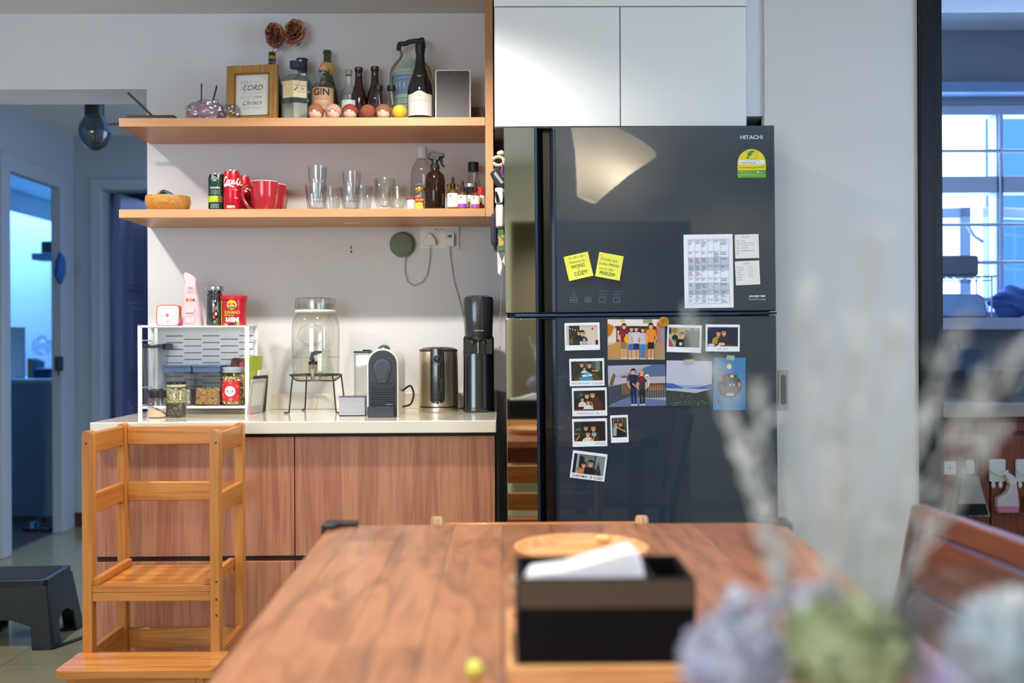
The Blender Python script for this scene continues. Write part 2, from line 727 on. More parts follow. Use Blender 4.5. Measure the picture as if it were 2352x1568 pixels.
mb.box(2.6, 2.72, -3.3, W0, 0, CEIL, m_wallc)
mb.box(2.6, 2.72, W1, 3.3, 0, CEIL, m_wallc)
mb.box(2.6, 2.72, W0, W1, 0, 0.95, m_wallc)
mb.box(2.6, 2.72, W0, W1, 2.2, CEIL, m_wallc)
struct(mb.build('wall_right', angle=30))
mb = MB()
for a in (W0, (W0 + W1) / 2 - 0.02, W1 - 0.04):
    mb.box(2.62, 2.68, a, a + 0.04, 0.95, 2.2, m_white)
for a in (0.95, 2.16):
    mb.box(2.62, 2.68, W0, W1, a, a + 0.04, m_white)
struct(mb.build('window_2', bevel=0.003))

# ---- kitchen past the sliding door
YP = 3.30
XP0, XP1, XP2 = X(1758, YP), X(2110, YP, 600), X(2166, YP, 600)
YW = 4.70
m_kw = M('#8d9298', 0.7, var=0.015)
m_fr = M('#b9c2cc', 0.4, var=0.02)
mb = MB()
wz0, wz1 = Z(735, YW), Z(262, YW, 2250)
XW0 = XP2 - 0.2
mb.box(1.5, XK, YW, YW + 0.15, 0, wz0, m_kw)
mb.box(1.5, XK, YW, YW + 0.15, wz1 + 0.05, 2.62, m_kw)
mb.box(2.95, XK, YW, YW + 0.15, wz0, wz1 + 0.05, m_kw)
struct(mb.build('wall_kitchen', angle=30))
mb = MB().box(1.5, XK, YW - 0.10, YW, wz1 + 0.08, wz1 + 0.13, M('#7f95b5', 0.6))
struct(mb.build('trim_3', bevel=0.004))
slab('wall_kitchen_side', XK, XK + 0.12, 3.3, 4.85, 0, 2.62, m_kw)
slab('wall_kitchen_near', XP2 + 0.9, XK, YP + 0.0, YP + 0.12, 0, 2.62, m_wallc)
slab('ceiling_kitchen', 1.4, XK + 0.1, 3.3, 4.85, 2.62, 2.7, m_ceil)
slab('wall_kitchen_end', 1.40, 1.50, YP + 0.14, 4.85, 0, 2.62, m_wallc)
slab('wall_kitchen_lintel', 1.4, XK, YP + 0.0, YP + 0.1, CEIL, 2.62, m_wallc)

# dark aluminium door post
mp = M('#060b16', 0.45, spec=0.3, var=0.02)
mb = MB()
mb.box(XP1, XP1 + 0.045, YP - 0.02, YP + 0.12, 0, CEIL, mp)
mb.box(XP1 + 0.045, XP2, YP - 0.0, YP + 0.12, 0, CEIL, mp)
struct(mb.build('trim_4', bevel=0.002))

# kitchen window: fixed top lights, open casements, security bars
def winframe():
    mb = MB()
    x0, x1 = 1.52, 2.95
    t = 0.045
    mb.box(x0, x1, YW + 0.02, YW + 0.10, wz0, wz0 + 0.03, m_fr)
    mb.box(x0, x1, YW + 0.02, YW + 0.10, wz1, wz1 + 0.05, m_fr)
    zm = Z(428, YW)
    mb.box(x0, x1, YW + 0.02, YW + 0.10, zm - 0.035, zm + 0.045, m_fr)
    xm = X(2293, YW, 300)
    mb.box(xm, xm + 0.035, YW + 0.02, YW + 0.10, wz0, wz1, m_fr)
    mb.box(x1 - 0.04, x1, YW + 0.02, YW + 0.10, wz0, wz1, m_fr)
    return mb, zm, xm


mb, zm, xm = winframe()
w = thing('window_1', 'x', 'window')
del w['label'], w['category']
struct(w)
mb.build('window_frame', w, bevel=0.003)
mb = MB()
for y in (350, 520, 607, 692):
    z = Z(y, YW)
    mb.tube([(1.52, YW + 0.0, z), (2.95, YW + 0.0, z)], 0.0085, m_fr, 8)
for x in (xm + 0.012, xm + 0.16, xm + 0.45):
    mb.tube([(x, YW + 0.008, wz0 + 0.02), (x, YW + 0.008, wz1)], 0.007, m_fr, 8)
mb.build('security_bars', w)
gl = thin_glass('#f2f8ff', '#c0d0e8', 0.1)
for k, (hx, sgn, ln) in enumerate(((X(2258, YW, 600) , -1, 0.62), (X(2284, YW, 600) + 0.02, 1, 0.62))):
    # casement swung outward on a stay
    cs = MB()
    zt = zm - 0.09
    zb = wz0 + 0.04
    tt = 0.05
    cs.box(0, ln, -0.02, 0.02, zb, zb + tt, m_fr)
    cs.box(0, ln, -0.02, 0.02, zt - tt, zt, m_fr)
    cs.box(0, tt, -0.02, 0.02, zb, zt, m_fr)
    cs.box(ln - tt, ln, -0.02, 0.02, zb, zt, m_fr)
    c = cs.build('casement', w, loc=(hx, YW + 0.13, 0), rot=(0, 0, R(180 - 14) if sgn < 0 else R(16)), bevel=0.003)
    MB().box(tt, ln - tt, -0.003, 0.003, zb + tt, zt - tt, gl).build('pane', c)
MB().tube([(X(2236, YW), YW + 0.05, Z(520, YW)), (X(2243, YW), YW + 0.02, Z(545, YW)), (X(2256, YW), YW - 0.01, Z(560, YW))], 0.009, m_fr).build('window_handle', w)
# tall bluish neighbour building seen through the upper light
MB().box(X(2300, 9), X(2420, 9), 9.0, 9.3, 0.0, Z(240, 9), M('#2a5c9a', 0.8)).build('wall_neighbour')
struct(bpy.data.objects['wall_neighbour'])
# ================================================================ kitchen things past the post
m_steel = M('#8f9196', 0.3, metal=0.7, var=0.03)
m_blk = M('#14161a', 0.4, var=0.02)
m_cream = M('#dfe0d8', 0.45, var=0.02)
lz = Z(735, YW - 0.1)
led = MB().box(1.52, 2.94, YW - 0.16, YW + 0.0, lz - 0.055, lz, M('#a9adba', 0.35))
tag(led.build('window_ledge', bevel=0.004), 'pale stone ledge running below the barred kitchen window', 'ledge')
o = bpy.data.objects['window_ledge']
KY = 4.05
kz = Z(927, KY, 2250)
mb = MB().box(1.52, 2.98, KY, YW, kz - 0.055, kz, M('#a39c8c', 0.3))
tag(mb.build('kitchen_worktop', bevel=0.003), 'grey beige worktop below the kitchen window', 'worktop')
kw = wood('#6f3826', '#8f4c33', 'z', 0.4)
cab = thing('kitchen_cabinet', 'reddish brown base cabinet below the grey kitchen worktop', 'cabinet', (1.52, KY + 0.03, 0))
MB().box(0, 1.44, 0.02, 0.6, 0.1, kz - 0.058, kw).build('body', cab)
MB().box(0, 1.44, -0.01, 0.02, kz - 0.115, kz - 0.078, kw).build('rail', cab, bevel=0.002)
for i in range(3):
    MB().box(0.004 + i * 0.48 + 0.002, i * 0.48 + 0.478, -0.005, 0.018, 0.11, kz - 0.132, kw).build('door', cab, bevel=0.002)
MB().box(0, 1.44, 0.06, 0.1, 0.0, 0.1, m_blk).build('plinth', cab)

FY = KY + 0.02


def kput(px, py):
    p = P(px, py, FY)
    return p


# adhesive square with a plus
p = kput(2181, 1074)
t = MB().prism(rrect(-0.024, -0.027, 0.024, 0.027, 0.006), -0.006, 0, m_cream).build('adhesive_pad', loc=p, bevel=0.001)
tag(t, 'small cream square pad with a plus mark on the kitchen cabinet', 'pad')
a = Art()
a.mapf = lambda u, v, d: (u, -0.006 - d, v)
a.rect(-0.014, -0.001, 0.014, 0.001, '#50504c').rect(-0.001, -0.014, 0.001, 0.014, '#50504c')
a.build('plus_mark', t)
# dustpan with its brush
p = kput(2222, 1184)
t = thing('dustpan', 'grey dustpan with hand brush hanging on reddish kitchen cabinet', 'dustpan', p)
s_ = KY / FPX
g = M('#9b9a92', 0.5)
MB().prism([(-0.078, 0.0), (0.092, -0.005), (0.042, 0.155), (0.034, 0.165), (-0.034, 0.165), (-0.042, 0.155)], -0.012, 0, g).build('pan', t, bevel=0.004)
MB().prism([(-0.03, 0.15), (0.03, 0.15), (0.028, 0.19), (0.018, 0.195), (-0.018, 0.195), (-0.028, 0.19)], -0.018, 0, g).build('bracket', t, bevel=0.003)
MB().prism(rrect(-0.016, 0.175, 0.016, 0.232, 0.01), -0.028, -0.014, m_cream).build('handle', t, bevel=0.004)
MB().prism([(-0.052, 0.052), (0.062, 0.052), (0.034, 0.165), (-0.034, 0.165)], -0.03, -0.014, M('#a5a59d', 0.5)).build('brush_head', t, bevel=0.003)
mb = MB()
for i in range(30):
    x = -0.060 + i * 0.0044
    mb.tube([(x * 0.85 + 0.003, -0.022, 0.055), (x + 0.004, -0.022 - random.random() * 0.004, 0.004 + random.random() * 0.006)], 0.0026, M('#17181c', 0.8), 5)
mb.build('bristles', t)
# hooks with spray bottles
mc = thin_glass('#e9e4de', '#b8b0a8', 0.1)
for k, (px, lab, lab2) in enumerate(((2289, 'cream adhesive hook plate behind the pink filled spray bottle', 'small spray bottle with pink liquid hanging on a kitchen cabinet hook'),
                                     (2350, 'cream adhesive hook plate at the frame edge above a clear bottle', 'clear empty spray bottle hanging beside the pink filled one'))):
    p = kput(px, 1080)
    t = thing('adhesive_hook', lab, 'hook', p, group='hooks on the kitchen cabinet')
    MB().prism(rrect(-0.033, -0.045, 0.033, 0.047, 0.008), -0.008, 0, m_cream).build('plate', t, bevel=0.002)
    MB().tube(spline([(-0.028, -0.008, 0.0), (-0.02, -0.03, -0.008), (0.0, -0.036, -0.012), (0.02, -0.035, -0.004), (0.03, -0.034, 0.004)], 4), 0.004, m_cream).build('hook', t)
    for x in (-0.016, 0.013):
        MB().ball((x, -0.006, -0.058), 0.011, m_cream, s=(0.8, 0.5, 1.3)).build('tab', t)
    p2 = kput(px + 16, 1173)
    t = thing('spray_bottle', lab2, 'spray bottle', p2 + Vector((0, -0.025, 0)), group=None)
    body = MB()
    body.prism([(-0.044, 0), (0.044, 0), (0.046, 0.03), (0.04, 0.09), (0.036, 0.115), (0.008, 0.115), (0.0, 0.085), (-0.018, 0.07), (-0.044, 0.058)], -0.018, 0.018, mc if k else M('#cfc2be', 0.45))
    body.build('body', t, bevel=0.006)
    if not k:
        MB().prism([(-0.0445, -0.001), (0.0445, -0.001), (0.0465, 0.028), (-0.0445, 0.028)], -0.0185, 0.0185, M('#c07f92', 0.4)).build('liquid', t, bevel=0.006)
    MB().prism([(0.008, 0.112), (0.037, 0.112), (0.04, 0.128), (0.03, 0.145), (0.01, 0.16), (-0.012, 0.168), (-0.016, 0.16), (-0.006, 0.148), (0.0, 0.13)], -0.012, 0.012, M('#e3d8ce', 0.5)).build('trigger_head', t, bevel=0.004)

# on the window ledge
lzY = YW - 0.08


def lput(px):
    return Vector((X(px, lzY), lzY, lz))


t = MB().prism([(-0.16, 0), (0.115, 0), (0.098, 0.075), (0.09, 0.1), (0.07, 0.11), (-0.16, 0.112)], -0.07, 0.06, M('#7d97b5', 0.25, metal=0.5)).build('bread_bin', loc=lput(2200), bevel=0.012)
tag(t, 'shiny metal lidded container standing on the kitchen window ledge', 'container')
t = thing('wire_dish_rack', 'wire rack over the metal container on the kitchen window ledge', 'rack', lput(2200))
mb = MB()
for i in range(9):
    mb.tube([(-0.16 + i * 0.033, -0.075, 0.185), (-0.16 + i * 0.033, 0.07, 0.185)], 0.0025, m_steel, 6)
for y in (-0.075, 0.07):
    mb.tube([(-0.17, y, 0.189), (0.145, y, 0.189)], 0.004, m_steel, 6)
    mb.tube([(-0.17, y, 0.17), (0.12, y, 0.17)], 0.003, m_steel, 6)
mb.build('wire_shelf', t)
for y in (-0.075, 0.07):
    for x in (-0.17, 0.122):
        MB().tube([(x, y, 0), (x, y, 0.185)], 0.004, m_steel, 6).build('leg', t)
t = MB().box(-0.16, 0.075, -0.05, 0.05, 0.0, 0.095, M('#6f747c', 0.8, bump=0.5, bscale=90)).build('folded_sack', loc=lput(2202) + Vector((0, 0, 0.194)), bevel=0.012)
tag(t, 'grey folded cloth sack lying on top of the wire rack', 'sack')


def lumpy(v):
    k = 1 + 0.18 * math.sin(5 * v.x + 3 * v.z) * math.cos(4 * v.y + v.x) + 0.07 * math.sin(11 * v.z + 4 * v.x)
    return v * k


t = MB().ball((0, 0, 0.075), 0.085, M('#3f5f9e', 0.8), 28, 18, s=(1.35, 0.8, 0.85), fn=lumpy).build('cloth_bundle', loc=lput(2338))
tag(t, 'blue crumpled cloth bundle by the open kitchen casement', 'cloth')
# dim round basin and pot on the kitchen worktop
t = MB().lathe([(0, 0), (0.09, 0), (0.135, 0.06), (0.15, 0.12), (0.155, 0.125), (0.145, 0.12), (0.085, 0.008), (0, 0.008)], M('#3c4856', 0.3, metal=0.3), seg=40).build('mixing_bowl', loc=(X(2255, 4.35), 4.32, kz))
tag(t, 'dark metal bowl on the kitchen worktop under the ledge', 'bowl')
t = thing('chopping_board', 'grey chopping board leaning on the kitchen wall behind the bowl', 'chopping board', (X(2200, 4.6), 4.60, kz), (R(-8), 0, 0))
MB().prism(rrect(-0.13, 0, 0.13, 0.22, 0.02), -0.006, 0.006, M('#4a5a6c', 0.5)).build('board', t, bevel=0.002)
MB().torus((0, 0, 0.235), 0.02, 0.005, M('#4a5a6c', 0.5), mtx=Matrix.Rotation(R(90), 4, 'X')).build('handle', t)

# ================================================================ main built-in units
wd = wood('#9c5f45', '#bd8463', 'z', 0.42, scale=1.1, rings=7, coat=0.1)
wdh = wood('#bb875a', '#c8976b', 'x', 0.42, scale=0.8, rings=5)
wdv = wood('#bb875a', '#c79669', 'z', 0.42, scale=0.8, rings=5)
gap = M('#3a1f1a', 0.6)

CF = 3.20      # worktop front
cz = 0.90
CX0, CX1 = X(206, CF, 968), X(1140, CF, 965)
mb = MB().box(CX0, CX1, CF, WALL, cz - 0.04, cz, M('#e2ddcb', 0.12, coat=0.3, var=0.01))
top = mb.build('worktop', bevel=0.003)
tag(top, 'cream stone worktop over the wood grain base cabinets', 'worktop')
mb = MB().box(XC, CX1, WALL - 0.018, WALL, cz, cz + 0.06, M('#ddd6c4', 0.2, coat=0.2, var=0.01))
struct(mb.build('trim_5', bevel=0.002))

BX0, BX1 = X(217, CF + 0.03, 1100), X(1138, CF + 0.03, 1100)
xs = X(676.5, CF + 0.03, 1100)
zs1, zs2 = Z(1278, CF + 0.02, 600), Z(1290, CF + 0.02, 600)


def base_unit(x0, x1, lab):
    t = thing('base_cabinet', lab, 'cabinet', ((x0 + x1) / 2, CF + 0.05, 0))
    w_ = (x1 - x0) / 2
    MB().box(-w_, w_, 0.0, 0.53, 0.1, cz - 0.0425, gap).build('body', t)
    for (z0, z1, nm) in ((zs1, Z(1004, CF + 0.02, 600), 'drawer'), (0.11, zs2, 'door')):
        MB().box(-w_ + 0.0015, w_ - 0.0015, -0.02, 0.0, z0, z1, wd).build(nm, t, bevel=0.0015)
    MB().box(-w_, w_, 0.05, 0.53, 0, 0.1, gap).build('plinth', t)
    return t


base_unit(BX0, xs, 'wood grain base cabinet behind the wooden step tower')
base_unit(xs, BX1, 'wide wood grain base cabinet beside the fridge')

SF = 3.49
s1z1, s1z0 = Z(270, SF, 700), Z(289.5, SF, 700)
s2z1, s2z0 = Z(479.5, SF, 700), Z(498.5, SF, 700)
PX0, PX1 = X(1115, SF, 400), X(1133.5, SF, 400)
SX0 = X(273, SF, 280)
o = MB().box(SX0, PX0 - 0.0005, SF, WALL, s1z0, s1z1, wdh).build('wall_shelf', bevel=0.001)
tag(o, 'upper wooden wall shelf carrying the bottles and picture frame', 'shelf')
o = MB().box(X(273, SF, 490), PX0 - 0.0005, SF, WALL, s2z0, s2z1, wdh).build('wall_shelf', bevel=0.001)
tag(o, 'lower wooden wall shelf carrying the glasses and red mugs', 'shelf')
o = MB().box(PX0, PX1, SF, WALL, s2z0, CEIL - 0.001, wdv).build('shelf_end_panel', bevel=0.001)
tag(o, 'tall upright wooden panel closing both shelves beside the fridge', 'panel')

# overhead cabinet
OY = 3.30
ox_0, ox_1 = X(1135, OY, 150), X(1715, OY, 150)
oxm = X(1424.5, OY, 150)
oz0, oz1 = Z(291, OY, 1400), Z(15, OY, 1400)
t = thing('overhead_cabinet', 'white two door overhead cabinet above the fridge', 'cabinet', ((ox_0 + ox_1) / 2, OY, oz0))
cxm = (ox_0 + ox_1) / 2
mwc = M('#e4e7e3', 0.3, var=0.008)
MB().box(ox_0 - cxm, ox_1 - cxm, 0.02, WALL - OY, 0.0, CEIL - oz0 - 0.002, M('#6b6a66', 0.6)).build('body', t)
for a_, b_ in ((ox_0, oxm), (oxm, ox_1)):
    MB().box(a_ - cxm + 0.0015, b_ - cxm - 0.0015, 0.0, 0.019, 0.002, oz1 - oz0 - 0.002, mwc).build('door', t, bevel=0.001)
MB().box(ox_0 - cxm, ox_1 - cxm, 0.0, 0.02, oz1 - oz0 + 0.002, CEIL - oz0 - 0.002, mwc).build('top_filler', t)
# narrow side filler and the tall sliding panel
fx1 = X(1758, OY, 150)
struct(MB().box(ox_1 + 0.0015, fx1 - 0.001, OY + 0.012, WALL, 1.9, CEIL - 0.001, M('#ccd3da', 0.4, var=0.01)).build('wall_filler'))
struct(MB().box(0.885, fx1 - 0.001, OY + 0.5, WALL, 0, 1.9, m_wallc).build('wall_side'))
sd = thing('door_2', 'x', 'door', ((XP0 + XP1) / 2, YP, 0))
del sd['label'], sd['category']
struct(sd)
hw = (XP1 - XP0) / 2
MB().box(-hw + 0.001, hw - 0.001, 0, 0.045, 0.004, CEIL - 0.003, M('#d0d0cb', 0.38, var=0.01)).build('door_leaf', sd, bevel=0.001)
# the leaf goes on behind the fridge
xe = XP0 - (XP0 + XP1) / 2
MB().box(xe - 0.0, xe + 0.001, 0.002, 0.04, 0.004, 1.9, m_wallc).build('door_edge', sd)
hp = P(1799, 895, YP)
hxl, hzl = hp.x - (XP0 + XP1) / 2, hp.z
t = MB()
t.prism(rrect(hxl - 0.0165, hzl - 0.066, hxl + 0.0165, hzl + 0.066, 0.003), -0.003, 0, M('#b4b4ac', 0.35, metal=0.4))
pl = t.build('flush_pull', sd, bevel=0.0008)
MB().prism(rrect(hxl - 0.009, hzl - 0.05, hxl + 0.009, hzl + 0.05, 0.009), -0.0036, -0.0028, M('#77786f', 0.4, metal=0.5)).build('finger_recess', pl)

# power points and the round speaker
WY = WALL - 0.0005
pa, pb = P(966, 572, WY), P(1054, 514, WY)
pc = (pa + pb) / 2
t = thing('wall_socket', 'white double wall socket below the lower shelf', 'socket', (pc.x, WY, pc.z))
sw, sh = (pb.x - pa.x) / 2, (pb.z - pa.z) / 2
m_pl = M('#e8e6df', 0.35, var=0.01)
MB().prism(rrect(-sw, -sh, sw, sh, 0.004), -0.009, 0, m_pl).build('face_plate', t, bevel=0.0015)
for px in (1003.5, 1016.5):
    q = P(px, 530, WY)
    sb = MB().box(q.x - pc.x - 0.0075, q.x - pc.x + 0.0075, -0.0125, -0.009, q.z - pc.z - 0.008, q.z - pc.z + 0.008, m_pl).build('switch', t, bevel=0.001)
    a = Art(); a.mapf = lambda u, v, d: (u, -0.0126 - d, v)
    a.rect(q.x - pc.x - 0.004, q.z - pc.z + 0.003, q.x - pc.x + 0.004, q.z - pc.z + 0.0055, '#a02018')
    a.build('indicator', sb)
# plugs
def plug(px, py, lab, timer):
    q = P(px, py, WY - 0.0095)
    t = thing('power_plug', lab, 'plug', q)
    if timer:
        MB().prism(rrect(-0.017, -0.026, 0.017, 0.024, 0.006), -0.035, 0, m_pl).build('body', t, bevel=0.003)
        a = Art(); a.mapf = lambda u, v, d: (u, -0.0351 - d, v)
        a.rect(-0.013, 0.004, 0.012, 0.017, '#c9ccc4').rect(-0.004, 0.006, 0.010, 0.016, '#2f6f8c')
        for i in range(4):
            a.circ(-0.008 + i * 0.005, 0.001, 0.0012, '#88887f')
        a.build('display', t)
    else:
        MB().prism([(-0.024, -0.022), (0.024, -0.022), (0.025, -0.004), (0.004, 0.025), (-0.004, 0.025), (-0.025, -0.004)], -0.03, 0, m_pl).build('body', t, bevel=0.004)
    return q


q1 = plug(988, 551, 'white three pin plug with grey cable in the wall socket', False)
q2 = plug(1033, 551, 'white timer plug with small display in the wall socket', True)
m_cord = M('#b9b5a6', 0.5)
c = MB().tube([(988, 0)] and [P(988, 566, WY - 0.025), P(988, 575, WY - 0.02), P(987, 600, WY - 0.006), P(982, 630, WY - 0.004), P(970, 648, WY - 0.004), P(952, 656, WY - 0.004), P(937, 648, WY - 0.004), P(930, 625, WY - 0.004), P(931, 600, WY - 0.004), P(932, 588, WY - 0.012)], 0.0027, m_cord).build('speaker_cable')
c.data.materials[0] = m_cord
tag(c, 'grey cable looping from the round wall speaker to its plug', 'cable')
c = MB().tube(spline([P(1033, 566, WY - 0.02), P(1036, 600, WY - 0.006), P(1044, 650, WY - 0.005), P(1056, 690, WY - 0.005), P(1066, 740, WY - 0.006), P(1075, 800, WY - 0.02), P(1080, 900, WY - 0.03), P(1082, 930, WY - 0.04)], 5), 0.0027, m_cord).build('appliance_cable')
tag(c, 'grey cable running from the timer plug down behind the soda maker', 'cable')
sp, = (P(925, 562, WY),)
t = thing('smart_speaker', 'round grey green fabric speaker mounted on the wall', 'speaker', (sp.x, WY, sp.z), (R(90), 0, 0))
MB().lathe([(0, 0), (0.044, 0), (0.0485, 0.012), (0.047, 0.024), (0.038, 0.034), (0.02, 0.038), (0, 0.039)], M('#79826f', 0.9, bump=0.6, bscale=500), seg=40).build('fabric_dome', t)
MB().lathe([(0, -0.001), (0.046, -0.001), (0.0492, 0.008), (0.046, 0.010), (0, 0.010)], M('#9aa092', 0.6), seg=40).build('base', t)
# tape and dangling charm below the lower shelf
q = P(809, 517, 3.66)
t = thing('hanging_charm', 'tiny copper charm dangling on thread from tape under the shelf', 'charm', (q.x, 3.66, s2z0))
MB().box(-0.028, 0.028, -0.012, 0.012, -0.0012, -0.0001, M('#dcdad2', 0.4)).build('tape', t)
MB().tube([(0, 0, -0.001), (-0.004, 0, -0.085)], 0.0006, M('#d8d4cc', 0.4), 5).build('thread', t)
MB().ball((-0.004, 0, -0.09), 0.004, M('#b0745a', 0.35, metal=0.5), s=(0.8, 0.8, 1.6)).build('bead', t)
MB().ball((-0.004, 0, -0.106), 0.0045, M('#9c5a48', 0.35, metal=0.4), s=(0.9, 0.9, 1.0)).build('bead', t)
# ================================================================ upper shelf
T1 = s1z1
T2 = s2z1
g_clear = thin_glass('#fdfefd', '#b4c2be', 0.2)
g_pale = thin_glass('#f4f8f3', '#b8c6c0', 0.28)


def bottle(name, lab, px, py, Y, zb, w, prof, mat, group=None, pw=2.0, rot=0, sy=1.0, h=None):
    """prof: (radius, height) as shares of half width and of height"""
    loc, hh = at(px, py, Y, zb)
    h = h or hh
    t = thing(name, lab, 'bottle', loc, (0, 0, rot), group)
    r = w / 2
    MB().lathe([(a * r, b * h) for a, b in prof], mat, pw=pw, seg=40, sy=sy).build('glass_body', t, angle=50)
    return t, r, h


# wooden picture frame with lettering
fY = 3.60
loc, h = at(578, 149, fY, T1)
t = thing('framed_verse', 'gold toned wooden frame with a lettered verse on white paper', 'picture frame', loc, (R(-3), 0, R(-9)))
w_ = 0.096
mfr = wood('#9a6a2c', '#b98a45', 'z', 0.35, scale=2, coat=0.3)
bw = 0.028
mb = MB()
mb.box(-w_, -w_ + bw, -0.011, 0.011, 0, h, mfr)
mb.box(w_ - bw, w_, -0.011, 0.011, 0, h, mfr)
mb.box(-w_ + bw, w_ - bw, -0.011, 0.011, 0, bw, mfr)
mb.box(-w_ + bw, w_ - bw, -0.011, 0.011, h - bw, h, mfr)
mb.build('frame', t, bevel=0.002)
lip = M('#8b6426', 0.4)
mb = MB()
i_ = w_ - bw
mb.box(-i_, -i_ + 0.005, -0.008, 0.004, bw, h - bw, lip).box(i_ - 0.005, i_, -0.008, 0.004, bw, h - bw, lip)
mb.box(-i_, i_, -0.008, 0.004, bw, bw + 0.005, lip).box(-i_, i_, -0.008, 0.004, h - bw - 0.005, h - bw, lip)
mb.build('inner_lip', t)
a = Art()
a.mapf = lambda u, v, d: (u, 0.001 - d, v)
pr = h - 2 * bw
cy = h / 2
a.rect(-i_ + 0.004, bw + 0.004, i_ - 0.004, h - bw - 0.004, '#e4e6e0')
gy = '#9aa09a'
k_ = pr / 0.16
a.text('MAY', -0.022, cy + 0.047 * k_, 0.015, gy, bold=-0.01)
a.text('the', 0.012, cy + 0.049 * k_, 0.007, gy)
a.text('LORD', 0.002, cy + 0.028 * k_, 0.02, '#3c403e', w=0.074, shear=0.35)
a.stroke(sp2([(-0.042, cy + 0.02 * k_), (-0.036, cy + 0.032 * k_), (-0.026, cy + 0.036 * k_), (-0.012, cy + 0.034 * k_)]), 0.0013, '#3c403e')
a.text('direct your hearts into', 0, cy + 0.008 * k_, 0.006, gy, w=0.078)
a.text('GOD\'S', -0.02, cy - 0.007 * k_, 0.013, '#b4bab4')
a.text('love', 0.022, cy - 0.006 * k_, 0.011, '#6a706c', shear=0.4)
a.text('Christ\'s', 0.0, cy - 0.027 * k_, 0.016, '#4a4e4c', w=0.075, shear=0.45)
a.text('PERSEVERANCE', 0, cy - 0.046 * k_, 0.011, '#b8bdb8', w=0.078, bold=-0.01)
a.build('print', t)
MB().box(-i_, i_, 0.0011, 0.010, bw, h - bw, M('#6b5030', 0.7)).build('backing', t)

# dried roses in a bottle behind the frame
dY = 3.72
loc, h = at(625, 121, dY, T1)
t = thing('bottle_vase', 'champagne bottle behind the frame serving as flower vase', 'bottle', loc)
rr = 0.043
g_dark = M('#1c2a1c', 0.08, coat=0.8)
MB().lathe([(0, 0), (rr, 0.002), (rr, h * 0.55), (rr * 0.55, h * 0.75), (0.015, h * 0.86), (0.0135, h)], g_dark, seg=28).build('glass_body', t)
MB().lathe([(0.0146, h - 0.036), (0.0143, h - 0.014)], M('#b79a3c', 0.25, metal=0.7), seg=24).build('gold_foil', t)
MB().lathe([(0.0158, h - 0.060), (0.0148, h - 0.036)], M('#cfcabc', 0.4), seg=24).build('paper_band', t)
petal = M('#a86a54', 0.75, bump=0.3, bscale=80, var=0.2)
petal2 = M('#d8a070', 0.75, bump=0.3, bscale=80, var=0.2)


def rose(px, py, rad, lab, tilt, seed, sx_, sz_):
    rnd = random.Random(seed)
    c = P(px, py, dY - 0.02)
    f = thing('dried_rose', lab, 'flower', c, tilt, 'dried roses')
    mb = MB()
    for ring_, (n, rr_, op) in enumerate(((5, 0.35, 0.95), (6, 0.6, 0.75), (7, 0.85, 0.5), (7, 1.0, 0.28))):
        for i in range(n):
            a = 2 * PI * i / n + ring_ * 0.5 + rnd.random() * 0.4
            wd_ = rad * (0.45 + 0.18 * ring_)
            nu, nv = 6, 6
            vs, fs = [], []
            for iv in range(nv + 1):
                v = iv / nv
                for iu in range(nu + 1):
                    u = (iu / nu - 0.5) * 2
                    half = wd_ * math.sin(PI * min(1, 0.12 + v * 0.8)) ** 0.6
                    rad_ = rad * rr_ * math.sin(v * PI * 0.62) * 1.0
                    yy = -rad * (v * op * 1.1 - 0.55)          # towards the viewer
                    tx = u * half * 0.75
                    rad2 = rad_ * (1 - 0.18 * u * u) + rad * 0.08 * math.sin(3 * u + i) * v
                    x_ = math.cos(a) * rad2 - math.sin(a) * tx
                    z_ = math.sin(a) * rad2 + math.cos(a) * tx
                    vs.append((x_ * sx_, yy, z_ * sz_))
            for iv in range(nv):
                for iu in range(nu):
                    k = iv * (nu + 1) + iu
                    fs.append((k, k + 1, k + nu + 2, k + nu + 1))
            mb.add(vs, fs, petal2 if (ring_ > 1 and rnd.random() < 0.35) else petal)
    o = mb.build('petals', f, angle=80, fix=False)
    return c, f


c1, f1 = rose(630, 80, 0.042, 'dried brown rose standing lower, beside its bigger neighbour', (R(8), R(-10), 0), 3, 0.86, 1.1)
c2, f2 = rose(675, 71, 0.046, 'dried brown rose with curled outer petals, the higher one', (R(-5), R(12), 0), 8, 0.86, 1.12)
for (c, f, q) in ((c1, f1, P(624, 124, dY)), (c2, f2, P(627, 124, dY))):
    a_ = c + Vector((0, 0.01, -0.03))
    m_ = (a_ + q) / 2
    if f is f2:
        m_ = P(645, 112, dY)
    iv = Matrix.LocRotScale(f.location, f.rotation_euler, None).inverted()
    MB().tube([iv @ p for p in spline([c + Vector((0, 0.012, 0)), m_, q, q + Vector((0, 0, -0.05))], 5)], 0.0016, M('#a8705c', 0.7)).build('stem', f)

